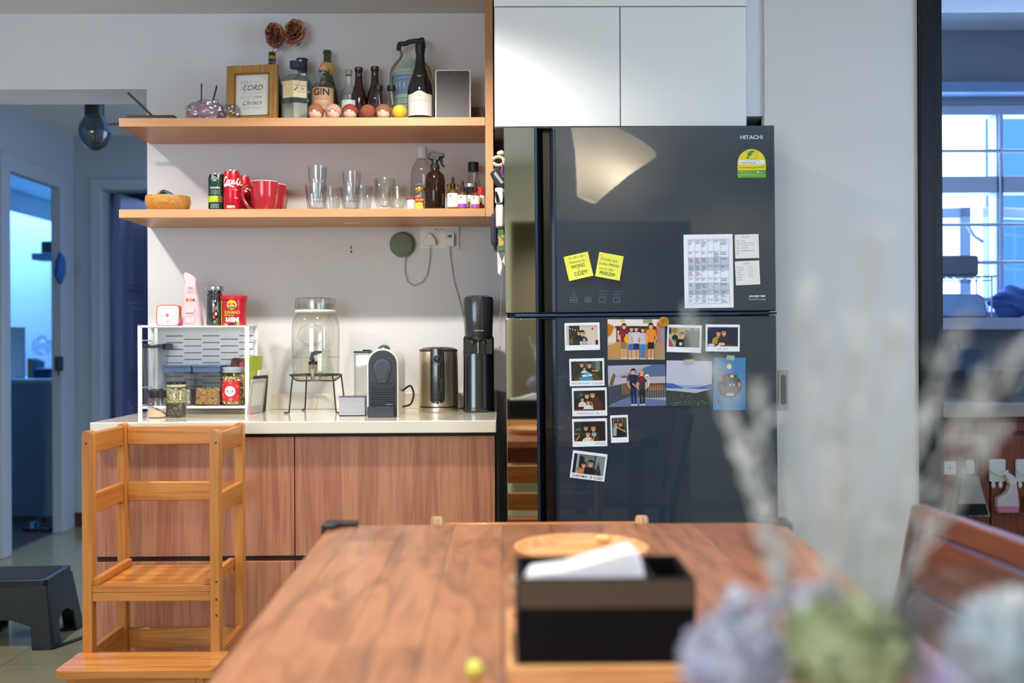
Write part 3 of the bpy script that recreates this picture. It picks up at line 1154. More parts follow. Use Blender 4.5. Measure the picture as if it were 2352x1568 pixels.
# six sided clear bottle with the character label
t, r, h = bottle('faceted_gin_bottle', 'clear faceted bottle with cream label and black brush character', 679, 142, 3.61, T1, 0.106, [(0, 0)], g_pale)
bpy.data.objects.remove(children(t)[0])
mb = MB()
prf = [(0, 0.0), (0.9, 0.0), (1, 0.02), (1.0, 0.70), (0.93, 0.735), (0.32, 0.80), (0.28, 0.83), (0.28, 0.90), (0.34, 0.905), (0.34, 0.93)]
mb.lathe([(a * r * 1.06, b * h) for a, b in prf], g_pale, seg=6, sy=0.75, a0=R(30))
mb.build('glass_body', t, angle=20)
mb = MB()
mb.lathe([(0, 0.006), (r * 0.97, 0.006), (r * 0.97, h * 0.32), (0, h * 0.32)], thin_glass('#f6f8f0', '#c4ccb8', 1.1, 0.22), seg=6, sy=0.74, a0=R(30))
mb.build('embossed_base', t, angle=20)
MB().lathe([(0, h * 0.895), (0.021, h * 0.895), (0.0215, h), (0, h)], M('#3a4250', 0.35, metal=0.3), seg=24).build('cap', t, bevel=0.001)
f_ap = r * 1.06 * 0.75 * math.cos(0)


def hexmap(u, v, d):
    # two facets meet in a vertical ridge facing the room
    y = -(r * 1.06 * 0.75) * (1 - abs(u) / (r * 1.06 * 0.866) * 0.5)
    return (u, y - d - 0.0006, v)


a = Art(hexmap)
for (u0, u1, c_) in ((-0.041, 0.0, '#e4d2a4'), (0.0, 0.044, '#e9dab0')):
    a.rect(u0, h * 0.40, u1, h * 0.665, c_, 4)
a.circ(-0.024, h * 0.60, 0.005, '#efe8a0')
a.stroke([(0.018, h * 0.635), (0.020, h * 0.615)], 0.0022, '#3a3c4a')
a.stroke([(0.006, h * 0.595), (0.02, h * 0.59), (0.041, h * 0.585)], [0.003, 0.0012, 0.002], '#33353f')
a.stroke([(0.016, h * 0.575), (0.009, h * 0.535), (0.004, h * 0.505)], [0.002, 0.0036, 0.0045], '#55597a')
a.stroke([(0.027, h * 0.562), (0.033, h * 0.53)], [0.0015, 0.0042], '#33353f')
a.rect(0.009, h * 0.455, 0.042, h * 0.475, '#f0ea9a').rect(0.012, h * 0.482, 0.041, h * 0.487, '#9a9480')
a.build('label', t)

t, r, h = bottle('square_blue_bottle', 'pale blue bottle with black cap behind the faceted one', 694, 136, 3.725, T1, 0.082,
                 [(0, 0), (0.97, 0), (1, 0.02), (1, 0.60), (0.85, 0.68), (0.42, 0.77), (0.36, 0.82), (0.36, 0.86), (0, 0.86)], thin_glass('#e6f2f4', '#88b0ba', 0.3), pw=6)
MB().lathe([(0, h * 0.83), (0.019, h * 0.83), (0.0195, h * 0.985), (0.022, h * 0.987), (0.022, h), (0, h)], M('#20283a', 0.4), seg=28).build('cap', t)
a = Art(); a.mapf = cyl(0.0196)
a.rect(-0.01, h * 0.92, 0.002, h * 0.975, '#c9c9c4', 3)
a.build('tax_stamp', t)

t, r, h = bottle('gin_bottle', 'clear round bottle with peach label reading GIN', 742, 155, 3.63, T1, 0.081,
                 [(0, 0), (0.97, 0), (1, 0.02), (1, 0.62), (0.95, 0.68), (0.70, 0.715), (0.36, 0.735), (0.30, 0.77), (0.30, 0.87), (0.35, 0.88), (0.35, 0.93), (0, 0.93)], g_pale)
MB().lathe([(0, h * 0.935), (0.017, h * 0.935), (0.0175, h * 1.0), (0, h * 1.0)], M('#d3a080', 0.5), seg=24).build('stopper', t)
a = Art(cyl(r))
a.rect(-0.052, h * 0.10, 0.052, h * 0.62, '#d9a67e', 16)
a.text('GIN', 0, h * 0.545, 0.0255, '#26221e', w=0.06, bold=0.03)
for i in range(2):
    a.rect(-0.026, h * (0.42 - 0.11 * i), 0.026, h * (0.43 - 0.11 * i), '#b08060', 6)
a.text('SMALL BATCH', 0, h * 0.385, 0.006, '#f3ece2', w=0.05)
a.text('GIN', 0, h * 0.20, 0.022, '#26221e', w=0.05, bold=0.03)
a.build('label', t)

gg = M('#24391a', 0.08, coat=1.0, spec=0.7)
wine = [(0, 0), (0.95, 0), (1, 0.015), (1, 0.40), (0.93, 0.50), (0.66, 0.63), (0.42, 0.74), (0.34, 0.86), (0.33, 0.955), (0.40, 0.96), (0.40, 0.98), (0.36, 0.985), (0.36, 1.0), (0.28, 1.0), (0.28, 0.97), (0, 0.96)]
t, r, h = bottle('champagne_bottle', 'open green champagne bottle with torn gold foil at the neck', 752, 117, 3.735, T1, 0.086, wine, gg)
mb = MB()
mb.ball((0.004, -0.016, h * 0.80), 0.016, M('#cf9e52', 0.5, bump=0.4), 14, 10, s=(1.2, 0.6, 1.0), fn=lumpy)
mb.ball((0.017, -0.016, h * 0.755), 0.013, M('#c8a04c', 0.5), 14, 10, s=(0.9, 0.6, 1.6), fn=lumpy)
mb.ball((-0.010, -0.020, h * 0.805), 0.012, M('#d9a27e', 0.5), 12, 8, s=(1.0, 0.6, 1.0), fn=lumpy)
mb.build('torn_foil', t)

t, r, h = bottle('tonic_bottle', 'small clear bottle with pale blue label and torn neck seal', 801, 161, 3.61, T1, 0.055,
                 [(0, 0), (0.97, 0), (1, 0.02), (1, 0.50), (0.93, 0.58), (0.5, 0.70), (0.34, 0.80), (0.32, 0.89), (0.4, 0.90), (0.4, 0.93), (0, 0.93)], g_clear)
MB().lathe([(0, h * 0.905), (0.0115, h * 0.905), (0.0115, h * 0.93)], M('#c98a4a', 0.5), seg=20).build('cap_ring', t)
MB().lathe([(0, h * 0.93), (0.012, h * 0.93), (0.012, h), (0, h)], M('#86a8a0', 0.4, metal=0.3), seg=20).build('cap', t)
a = Art(cyl(r))
a.rect(-0.030, h * 0.14, 0.030, h * 0.43, '#cfdede', 12)
a.text('LONDON', 0.004, h * 0.23, 0.006, '#8a9ea4', w=0.034)
a.stroke(sp2([(-0.02, h * 0.29), (-0.008, h * 0.33), (0.0, h * 0.28), (0.016, h * 0.31)]), 0.0012, '#8ab4b8')
a.build('label', t)
a = Art(cyl(0.0095)); a.rect(-0.006, h * 0.76, 0.006, h * 0.88, '#a9c4c0', 4)
a.build('neck_label', t)

bb = M('#3a1512', 0.08, coat=1.0)
beer = [(0, 0), (0.96, 0), (1, 0.02), (1, 0.50), (0.92, 0.58), (0.55, 0.72), (0.45, 0.82), (0.42, 0.93), (0.5, 0.94), (0.5, 1.0), (0.4, 1.0), (0.4, 0.96), (0, 0.95)]
bottle('beer_bottle', 'brown beer bottle just behind the small tonic bottle', 824, 156, 3.735, T1, 0.062, beer, bb, 'brown beer bottles')
bottle('beer_bottle', 'brown beer bottle behind the two short black lidded bottles', 861, 154, 3.735, T1, 0.062, beer, bb, 'brown beer bottles')
for px, lab in ((869, 'short clear bottle with black lid near the beer bottles'), (899, 'short clear bottle with black lid next to the tiffin carrier')):
    t, r, h = bottle('short_bottle', lab, px, 197, 3.625, T1, 0.056,
                     [(0, 0), (0.95, 0), (1, 0.03), (1, 0.30), (0.85, 0.52), (0.45, 0.74), (0.40, 0.84), (0.40, 0.9), (0, 0.9)], g_clear, 'short black lidded bottles')
    MB().lathe([(0, h * 0.88), (0.0155, h * 0.88), (0.0155, h), (0, h)], M('#1c2220', 0.4), seg=20).build('cap', t)

# tiffin carrier
tY = 3.72
loc, hb = at(943, 140, tY, T1)
t = thing('tiffin_carrier', 'pale green enamel tiffin carrier with blue pattern and black handle', 'food carrier', loc)
cel = M('#b4cbbb', 0.25, coat=0.5)
tr_ = 0.067
z = 0.0
th_ = hb * 0.40
for k in range(2):
    z0 = k * th_
    mb = MB().lathe([(0, z0), (tr_ * 0.92, z0), (tr_, z0 + 0.006), (tr_, z0 + th_ - 0.008), (tr_ * 1.04, z0 + th_ - 0.006), (tr_ * 1.04, z0 + th_ - 0.001), (0, z0 + th_ - 0.001)], cel, seg=44)
    o = mb.build('food_tin', t)
    a = Art(cyl(tr_))
    zc = z0 + th_ * 0.5
    a.rect(-0.10, z0 + th_ * 0.2, 0.10, z0 + th_ * 0.86, '#5f80b4', 24)
    a.rect(-0.10, z0 + th_ * 0.24, 0.10, z0 + th_ * 0.82, '#93acc6', 24)
    for i in range(11):
        u = -0.09 + i * 0.018
        q = th_ * 0.25
        a.stroke([(u - 0.009, zc), (u, zc + q), (u + 0.009, zc), (u, zc - q)], 0.0022, '#4a6cae', closed=True)
        a.k -= 1
        a.poly([(u - 0.004, zc), (u, zc + 0.010), (u + 0.004, zc), (u, zc - 0.010)], '#e0e6dc')
        a.k -= 1
        for s in (-1, 1):
            a.circ(u + 0.009, zc + s * th_ * 0.19, 0.0033, '#4a6cae', n=8)
            a.k -= 1
    a.k += 2
    a.build('pattern_band', o)
zt = 2 * th_
lid = MB().lathe([(tr_ * 1.05, zt - 0.001), (tr_ * 1.05, zt + 0.006), (tr_ * 0.95, zt + 0.012), (tr_ * 0.7, zt + hb * 0.12), (tr_ * 0.5, zt + hb * 0.17), (tr_ * 0.46, hb), (tr_ * 0.25, hb + 0.002), (0, hb + 0.002)], cel, seg=44).build('lid', t)
brs = M('#8a7454', 0.3, metal=0.8)
mb = MB()
for s in (-1, 1):
    mb.tube(spline([(s * tr_ * 1.08, 0, 0.01), (s * tr_ * 1.08, 0, zt * 0.9), (s * tr_ * 1.06, 0, zt + 0.01), (s * tr_ * 0.95, 0, zt + 0.03), (s * tr_ * 0.55, 0, hb + 0.012), (s * tr_ * 0.5, 0, hb + 0.035)], 5), 0.0035, brs, 8, flat=1.5)
mb.tube([(-tr_ * 1.08, 0, 0.002), (tr_ * 1.08, 0, 0.002)], 0.002, brs)
mb.build('frame', t)
mb = MB()
hz_ = P(943, 98, tY).z - T1
hx0 = X(918, tY, 100) - loc.x
hx1 = X(968, tY, 100) - loc.x
mb.tube(spline([(hx0 - 0.004, 0, hz_ - 0.028), (hx0, 0, hz_ - 0.006), (hx0 + 0.02, 0, hz_ - 0.004), (hx0 + 0.04, 0, hz_ + 0.004), (hx1 - 0.006, 0, hz_ + 0.008), (hx1 + 0.004, 0, hz_ + 0.010), (hx1 + 0.008, 0, hz_ - 0.022)], 5), 0.0088, M('#23272b', 0.5), 10)
mb.build('grip', t)
mb = MB()
mb.tube([(hx0 - 0.003, 0, hz_ - 0.025), (-tr_ * 0.5, 0, hb + 0.03)], 0.0035, brs)
mb.tube([(hx1 + 0.008, 0, hz_ - 0.022), (tr_ * 0.5, 0, hb + 0.03)], 0.0035, brs)
mb.build('handle_link', t)

# dark champagne bottle in front of it
t, r, h = bottle('wine_bottle', 'unopened dark wine bottle with white label before the tiffin carrier', 965, 98, 3.59, T1, 0.094,
                 [(0, 0), (0.94, 0), (1, 0.015), (1, 0.38), (0.94, 0.47), (0.66, 0.60), (0.42, 0.69), (0.33, 0.78), (0.3, 0.86), (0, 0.86)], M('#0c1012', 0.06, coat=1.0))
MB().lathe([(r * 0.62, h * 0.615), (r * 0.44, h * 0.685), (r * 0.345, h * 0.78), (r * 0.325, h * 0.86), (r * 0.37, h * 0.88), (r * 0.37, h * 0.985), (r * 0.3, h), (0, h)], M('#1d2022', 0.45), seg=32).build('neck_foil', t)
a = Art(lambda u, v, d: (math.sin(u / (r * 0.66)) * (r * 0.66 - (v - h * 0.585) * 0.62 + d), -math.cos(u / (r * 0.66)) * (r * 0.66 - (v - h * 0.585) * 0.62 + d + 0.001), v))
a.poly([(-0.034, h * 0.565), (-0.012, h * 0.565), (0, h * 0.545), (0.012, h * 0.565), (0.034, h * 0.565), (0.034, h * 0.605), (0.012, h * 0.61), (0, h * 0.625), (-0.012, h * 0.61), (-0.034, h * 0.605)], '#d8d2c2')
a.circ(0, h * 0.588, 0.005, '#b08d3e')
a.build('collar_label', t)
a = Art(cyl(r))
pts = [(0.055 * math.cos(PI * i / 20), 0) for i in range(21)]
n = 20
u0 = -0.052
gridp = [(u0 + 0.104 * i / n, h * 0.07) for i in range(n + 1)] + [(u0 + 0.104 * i / n, h * (0.335 + 0.035 * max(0, math.cos((i / n - 0.5) * PI * 1.6)) ** 2)) for i in range(n + 1)]
a._put(gridp, [(i, i + 1, n + 2 + i, n + 1 + i) for i in range(n)], '#e6e4da')
a.k += 1
a.circ(0, h * 0.315, 0.004, '#d8c890')
a.text('GOODWIN ESTATE', 0, h * 0.25, 0.005, '#a49f94', w=0.062)
a.text('BRUT', 0, h * 0.215, 0.0042, '#b4afa4')
a.build('label', t)

# tablet in a white stand
loc, h = at(1040, 158, 3.60, T1)
w_ = 0.064
t = thing('smart_display', 'white rimmed tablet with dark screen standing near the shelf end', 'tablet', loc, (R(-5), 0, 0))
MB().prism(rrect(-w_, 0, w_, h, 0.009), -0.006, 0.006, M('#e8ebe8', 0.35)).build('housing', t, bevel=0.002)
a = Art(); a.mapf = lambda u, v, d: (u, -0.0062 - d, v)
a.poly(rrect(-w_ + 0.004, 0.005, w_ - 0.004, h - 0.004, 0.007), M('#4a4a4a', 0.45, coat=0.0))
a.circ(w_ * 0.15, h - 0.012, 0.0012, '#c8c8cc')
a.build('screen', t)
MB().prism([(0.006, 0.08), (0.05, 0.0), (0.045, 0.0), (0.004, 0.07)], -0.03, 0.03, M('#d8dbd8', 0.4), plane='yz').build('foot', t)

loc, h = at(1100, 250, 3.74, T1)
t = MB().box(-0.028, 0.022, -0.03, 0.03, 0, h, M('#6a4a3c', 0.7)).build('small_box', loc=loc, bevel=0.002)
tag(t, 'small brown box in the corner behind the tablet', 'box')

# crumpled plastic bag
rnd = random.Random(5)
loc, h = at(470, 222, 3.60, T1)


def crumple(seed, amp=0.16):
    r_ = random.Random(seed)
    ks = [(Vector((r_.uniform(-1, 1), r_.uniform(-1, 1), r_.uniform(-1, 1))).normalized() * r_.uniform(2.5, 9), r_.uniform(0, 6)) for _ in range(7)]

    def fn(v):
        s = sum(1 - abs(math.sin(k.dot(v) + p)) for k, p in ks) / 7
        return v * (1 - amp + 3.2 * amp * (s - 0.1))
    return fn


t = thing('plastic_bag', 'crumpled clear plastic bag with lilac packets beside the frame', 'bag', loc)
mb = MB().ball((0, 0, 0.040), 0.04, M('#c9a2be', 0.5, bump=0.8, bscale=60), 40, 26, s=(1.35, 0.8, 0.95), fn=crumple(2, 0.2))
mb.build('contents', t, angle=180)
film = thin_glass('#f2eef0', '#d4ccd0', 0.6, 0.16)
MB().ball((0.005, 0, 0.044), 0.046, film, 56, 36, s=(1.55, 0.95, 0.98), fn=crumple(4, 0.24)).build('clear_film', t, angle=20)
MB().ball((0.095, -0.01, 0.036), 0.036, film, 44, 30, s=(0.95, 0.8, 1.05), fn=crumple(9, 0.26)).build('clear_film', t, angle=20)
MB().prism([(-0.05, 0.0), (-0.125, 0.001), (-0.08, 0.012), (-0.03, 0.02)], -0.02, 0.0, M('#2c62b8', 0.4)).build('blue_flap', t)
for (px, py, qx, qy, lab) in ((463, 192, 462, 225, 'thin black straw standing upright from the plastic bag'), (498, 197, 488, 219, 'black straw leaning out of the plastic bag')):
    a_, b_ = P(px, py, 3.61), P(qx, qy + 18, 3.61)
    o = MB().tube([b_ - a_, (0, 0, 0)], 0.0045 if px > 480 else 0.0038, M('#1b1c20', 0.5), 8, flat=0.6).build('black_straw', loc=a_)
    tag(o, lab, 'straw')
# thin black holder with a leaning rod
a_, b_ = P(294, 213, 3.56), P(352, 267, 3.56)
hb_ = Vector((b_.x, 3.56, T1))
t = thing('incense_holder', 'slim black holder with a leaning rod at the shelf end', 'holder', hb_)
MB().box(-0.085, 0.08, -0.02, 0.02, 0, 0.022, M('#16181a', 0.5)).build('base', t, bevel=0.002)
MB().tube([(0, 0, 0.02), a_ - hb_], 0.0042, M('#3a3c36', 0.6), 8).build('rod', t)
q = P(272, 283, 3.6)
o = MB().tube([(0, 0, 0), (X(219, 3.6, 285) - q.x, 0, -0.003)], 0.0045, M('#2b3238', 0.5), 8).build('hook_rod', loc=(SX0, 3.6, q.z))
tag(o, 'short dark rod sticking out of the upper shelf end', 'rod')

# small round toys in a row
skin = M('#dcbcaa', 0.7)
for px, col, cap, lab, kind in ((725, skin, '#9a5c3c', 'round doll head with plain brown hair beside the faceted bottle', 0),
                           (766, skin, '#c9967c', 'round doll head with a pink beige hood below the GIN label', 0),
                           (804, skin, '#8e3226', 'round doll head with a dark red cap', 0),
                           (845, M('#8a4a30', 0.9, bump=1, bscale=300), None, 'plain fuzzy brown ball toy', 1),
                           (881, skin, '#8a5636', 'round doll head with brown fringe between two ball toys', 0),
                           (918, M('#cdb52e', 0.55), None, 'plain yellow ball toy next to the dark wine bottle', 1)):
    loc, h = at(px, 240, 3.525, T1)
    t = thing('doll_head' if not kind else 'ball_toy', lab, 'toy', loc, group='small round toys on the shelf edge')
    MB().ball((0, 0, h / 2), h / 2, col, 24, 16, s=(1.02, 0.95, 1)).build('head' if not kind else 'ball', t)
    if cap:
        mb = MB()
        cm = M(cap, 0.8)
        rr_ = h / 2 * 1.07
        vs, fs = [], []
        nu, nv = 24, 8
        for j in range(nv + 1):
            for i in range(nu):
                a_ = 2 * PI * i / nu
                front = max(0, -math.sin(a_))
                tmax = PI * (0.66 - 0.22 * front ** 2)
                tt = tmax * j / nv
                vs.append((math.sin(tt) * math.cos(a_) * rr_ * 1.02, math.sin(tt) * math.sin(a_) * rr_, math.cos(tt) * rr_ + h / 2))
        for j in range(nv):
            for i in range(nu):
                fs.append((j * nu + i, j * nu + (i + 1) % nu, (j + 1) * nu + (i + 1) % nu, (j + 1) * nu + i))
        mb.add(vs, fs, cm)
        mb.build('hair', t)
        for s in (-1, 1):
            MB().ball((s * h * 0.17, -h * 0.455, h * 0.47), h * 0.04, M('#2a2418', 0.2), 10, 8).build('eye', t)

# ================================================================ lower shelf
loc, h = at(386, 452, 3.58, T2)
t = thing('wooden_bowl', 'shallow bamboo bowl at the open end of the lower shelf', 'bowl', loc)
bm_ = wood('#a8702c', '#cb9444', 'x', 0.4, scale=3)
rr = 0.079
MB().lathe([(0, 0), (rr * 0.72, 0), (rr * 0.93, h * 0.3), (rr, h * 0.65), (rr * 0.97, h), (rr * 0.92, h), (rr * 0.93, h * 0.6), (rr * 0.7, h * 0.12), (0, h * 0.12)], bm_, seg=44).build('body', t)
o = thing('glasses_case', 'black and blue object lying in the bamboo bowl', 'case', loc + Vector((0, 0, h * 0.12)), (0, R(10), 0))
MB().tube(spline([(-0.045, 0, h * 0.9), (-0.03, 0, h * 1.12), (-0.01, 0, h * 1.08), (0.02, 0, h * 0.9), (0.045, 0, h * 0.78)], 5), [0.006] * 5 + [0.008] * 8 + [0.006] * 8, M('#14181c', 0.4), 10).build('black_shell', o)
MB().tube(spline([(-0.02, -0.009, h * 1.14), (0.0, -0.011, h * 1.08), (0.03, -0.01, h * 0.9), (0.05, -0.008, h * 0.8)], 5), 0.003, M('#2a72b4', 0.4), 8).build('blue_trim', o)


def can(px, py, Y, col, lab, group, name='drink_can', turn=0.0):
    loc, h = at(px, py, Y, T2)
    t = thing(name, lab, 'can', loc, group=group)
    r = 0.029
    MB().lathe([(0, 0.003), (0.022, 0.003), (0.024, 0), (r, 0.008), (r, h - 0.016), (0.0255, h - 0.004)], M(col, 0.28, metal=0.35, coat=0.3), seg=36).build('body', t)
    MB().lathe([(0.0255, h - 0.004), (0.0262, h), (0.0248, h), (0.0235, h - 0.005), (0, h - 0.005)], M('#c9c9cc', 0.25, metal=0.9), seg=36).build('lid', t)
    return t, r, h


white = '#f0eeea'


def cola_script(a, x, y, k, w=0.0026):
    """flowing hand-lettered word in ribbons, about 4.2 k wide"""
    def s(pts, ww=1.0):
        a.stroke(sp2([(x + px * k, y + py * k) for px, py in pts], 5), w * ww, white)
        a.k -= 1
    s([(0.75, 1.15), (0.55, 1.45), (0.2, 1.2), (-0.1, 0.5), (-0.1, -0.05), (0.15, -0.2), (0.5, 0.1)], 1.3)
    s([(-0.1, -0.05), (0.1, -0.45), (0.8, -0.25), (1.5, -0.35), (2.1, -0.6)], 1.5)
    s([(0.95, 0.75), (0.7, 0.6), (0.6, 0.2), (0.75, -0.02), (1.0, 0.2), (1.05, 0.6), (0.9, 0.8), (1.2, 0.65)])
    s([(1.6, 0.62), (1.45, 0.75), (1.25, 0.5), (1.25, 0.1), (1.45, 0.0), (1.7, 0.2)])
    s([(2.15, 0.62), (1.95, 0.72), (1.75, 0.4), (1.8, 0.05), (2.0, 0.05), (2.15, 0.5), (2.2, 0.7), (2.15, 0.2), (2.3, 0.0), (2.5, 0.15)])
    s([(2.45, 0.3), (2.75, 0.33)])
    s([(3.3, 1.0), (3.1, 1.15), (2.85, 0.6), (2.85, 0.05), (3.1, -0.1), (3.4, 0.2)], 1.3)
    s([(3.75, 0.65), (3.55, 0.5), (3.5, 0.15), (3.65, 0.0), (3.85, 0.25), (3.85, 0.6), (3.7, 0.7)])
    s([(4.0, 0.2), (4.2, 0.8), (4.3, 1.3), (4.15, 1.2), (4.05, 0.3), (4.2, 0.0)])
    s([(4.75, 0.62), (4.55, 0.7), (4.4, 0.35), (4.5, 0.02), (4.7, 0.2), (4.8, 0.65), (4.8, 0.1), (5.0, 0.1)])
    a.k += 1


t, r, h = can(497.5, 400, 3.535, '#14352c', 'dark green tea can with a lime band', 'cans in a row', turn=0)
a = Art(cyl(r))
a.rect(-0.04, h * 0.21, 0.012, h * 0.38, '#a9c22c', 10).rect(0.012, h * 0.21, 0.04, h * 0.38, '#6b4a2a', 5)
a.poly([(-0.006, h * 0.28), (0.006, h * 0.26), (0.018, h * 0.29), (0.006, h * 0.215), (-0.002, h * 0.24)], '#12301e')
a.stroke([(-0.012, h * 0.83), (0.001, h * 0.90), (0.014, h * 0.83)], 0.0016, white)
a.stroke([(-0.007, h * 0.79), (0.008, h * 0.79)], 0.0014, white).stroke([(-0.005, h * 0.83), (0.007, h * 0.83)], 0.0014, white).stroke([(0.001, h * 0.86), (0.001, h * 0.79)], 0.0014, white)
a.text('Ayataka', 0.0, h * 0.60, 0.012, white, w=0.036, shear=0.2)
for i in range(4):
    a.rect(-0.014, h * (0.52 - i * 0.03), 0.016, h * (0.53 - i * 0.03), '#7d948a', 4)
for i in range(6):
    a.rect(-0.014 + i * 0.005, h * 0.04, -0.0115 + i * 0.005, h * 0.17, '#7f9a9a')
a.build('can_print', t)
red = '#c41426'
for k, (px, py, Y, lab) in enumerate(((532.5, 392, 3.527, 'tall red cola can, foremost of the cola cans'), (557, 405, 3.61, 'red cola can half hidden behind the foremost one'), (569, 413, 3.69, 'red cola can at the back beside the mug handle'))):
    t, r, h = can(px, py, Y, red, lab, 'red cola cans')
    if k == 0:
        h0 = h
    a = Art(cyl(r, turn=0.0 if k == 0 else 0.35))
    cola_script(a, -0.0225, h * 0.64, 0.0172, 0.0036)
    a.text('CLASSIC', 0.018, h * 0.50, 0.004, white, w=0.018)
    a.text('COCA-COLA CAN', -0.0245, h * 0.22, 0.0035, '#e8b8b4', w=0.055, rot=R(90))
    a.rect(-0.011, h * 0.035, 0.017, h * 0.10, '#d8d6cc', 6)
    for i, c_ in enumerate(('#3f9a4a', '#a8c040', '#e0b030', '#d86a28', '#c83428')):
        a.rect(-0.009 + i * 0.005, h * 0.045, -0.0045 + i * 0.005, h * 0.07, c_)
    a.rect(0.016, h * 0.28, 0.028, h * 0.31, '#d88a88', 3)
    a.build('can_print', t)


def mug(px, py, Y, lab, handle):
    loc, h = at(px, py, Y, T2)
    t = thing('red_mug', lab, 'mug', loc, group='red mugs')
    r = 0.0495
    mr_ = M('#a81e2c', 0.2, coat=0.6)
    MB().lathe([(0, 0.0), (r * 0.62, 0.0), (r * 0.66, 0.003), (r * 0.86, h * 0.28), (r * 0.97, h * 0.6), (r, h - 0.002)], mr_, seg=44).build('body', t)
    MB().lathe([(r, h - 0.002), (r * 0.985, h), (r * 0.94, h - 0.003), (r * 0.9, h * 0.5), (r * 0.6, 0.006), (0, 0.006)], M('#ead8d0', 0.25), seg=44).build('lining', t)
    if handle:
        MB().tube(spline([(-r * 0.93, 0, h * 0.80), (-r * 1.2, 0, h * 0.88), (-r * 1.5, 0, h * 0.82), (-r * 1.62, 0, h * 0.60), (-r * 1.45, 0, h * 0.33), (-r * 1.1, 0, h * 0.12), (-r * 0.76, 0, h * 0.05)], 6), 0.0052, mr_, 12, flat=1.5).build('handle', t)
    return t


mug(607, 418, 3.545, 'red mug with pale lining, foremost, its handle towards the cans', True)
mug(626, 425, 3.655, 'red mug half hidden behind the foremost mug', False)
q = mug(632, 432, 3.745, 'red mug hidden most, closest to the wall', False)
q.scale = (0.95, 0.95, 1)


def tumbler(px, py, Y, lab, r=0.041, zb=T2, group='ribbed tumblers'):
    loc, h = at(px, py, Y, zb)
    t = thing('glass_tumbler', lab, 'glass', loc, group=group)
    tg = thin_glass('#fcfdfc', '#b0b8b6', 0.36)
    b_ = 0.68
    MB().lathe([(0, 0.002), (r * b_, 0.002), (r * b_, 0.0), (r * (b_ + 0.02), 0.004), (r * 0.86, h * 0.62)], tg, seg=72, ribs=9, rib=0.09).build('ribbed_base', t, angle=50)
    MB().lathe([(r * 0.9, h * 0.62), (r * 0.93, h * 0.66), (r, h), (r * 0.97, h), (r * 0.88, h * 0.66), (r * b_ * 0.9, h * 0.12), (0, h * 0.10)], tg, seg=54).build('rim', t, angle=50)
    return t


tl = [(726, 424, 3.56, 'ribbed glass tumbler holding another, beside the red mugs', 0.0395),
      (762, 432, 3.66, 'ribbed glass tumbler between the two stacks', 0.036),
      (806, 432, 3.56, 'ribbed glass tumbler under the second stack', 0.039),
      (833, 428, 3.68, 'ribbed glass tumbler behind the second stack', 0.036)]
for px, py, Y, lab, r in tl:
    tumbler(px, py, Y, lab, r)
for px, py, lab in ((729, 383, 'ribbed glass tumbler stacked on top beside the mugs'), (808, 395, 'ribbed glass tumbler stacked on top of the second stack')):
    loc, h_ = at(px, py, 3.56, T2 + 0.034)
    tumbler(px, py, 3.56, lab, 0.034, T2 + 0.034)
# insulated glasses
for px, py, Y, lab, r in ((884, 410, 3.56, 'double walled glass with glints, beside the spray bottle', 0.037), (912, 428, 3.68, 'double walled glass behind the front one', 0.036)):
    loc, h = at(px, py, Y, T2)
    t = thing('double_wall_glass', lab, 'glass', loc, group='double walled glasses')
    MB().lathe([(0, 0), (r * 0.55, 0), (r * 0.85, h * 0.16), (r, h * 0.4), (r, h * 0.97), (r * 0.94, h)], g_clear, seg=44).build('outer_wall', t)
    MB().lathe([(r * 0.94, h), (r * 0.88, h * 0.96), (r * 0.84, h * 0.4), (r * 0.5, h * 0.16), (0, h * 0.12)], thin_glass('#fbfdfb', '#9fb0ac', 0.5), seg=44).build('inner_wall', t)

# plastic carbonating bottles
for px, py, Y, cap_, lab, rr_, cr_ in ((969, 339, 3.68, '#d6d8e0', 'tall clear plastic bottle with white cap behind the amber sprayer', 0.042, 0.0205),
                                  (1087, 373, 3.72, '#1a222c', 'clear plastic bottle with dark cap behind the dropper bottles', 0.038, 0.020)):
    loc, h = at(px, py, Y, T2)
    t = thing('plastic_bottle', lab, 'bottle', loc)
    body = [(0, 0), (0.8, 0), (0.97, 0.03), (1, 0.10), (0.98, 0.60), (0.92, 0.68), (0.65, 0.77), (0.45, 0.81), (0.43, 0.86)] if cap_ == '#d6d8e0' else [(0, 0), (0.85, 0), (1, 0.04), (1, 0.22), (0.82, 0.5), (0.5, 0.76), (0.45, 0.86)]
    MB().lathe([(a_ * rr_, b_ * h) for a_, b_ in body], thin_glass('#f0eeee', '#a49c9c', 0.25, 0.05), seg=40).build('body', t)
    MB().lathe([(0, h * 0.83), (cr_, h * 0.83), (cr_, h), (0, h)], M(cap_, 0.4), seg=30).build('cap', t, bevel=0.001)
    if cap_ == '#d6d8e0':
        a = Art(cyl(rr_ * 0.985))
        a.text('sodastream', -0.004, h * 0.44, 0.005, '#8a9098', w=0.036)
        a.build('logo', t)

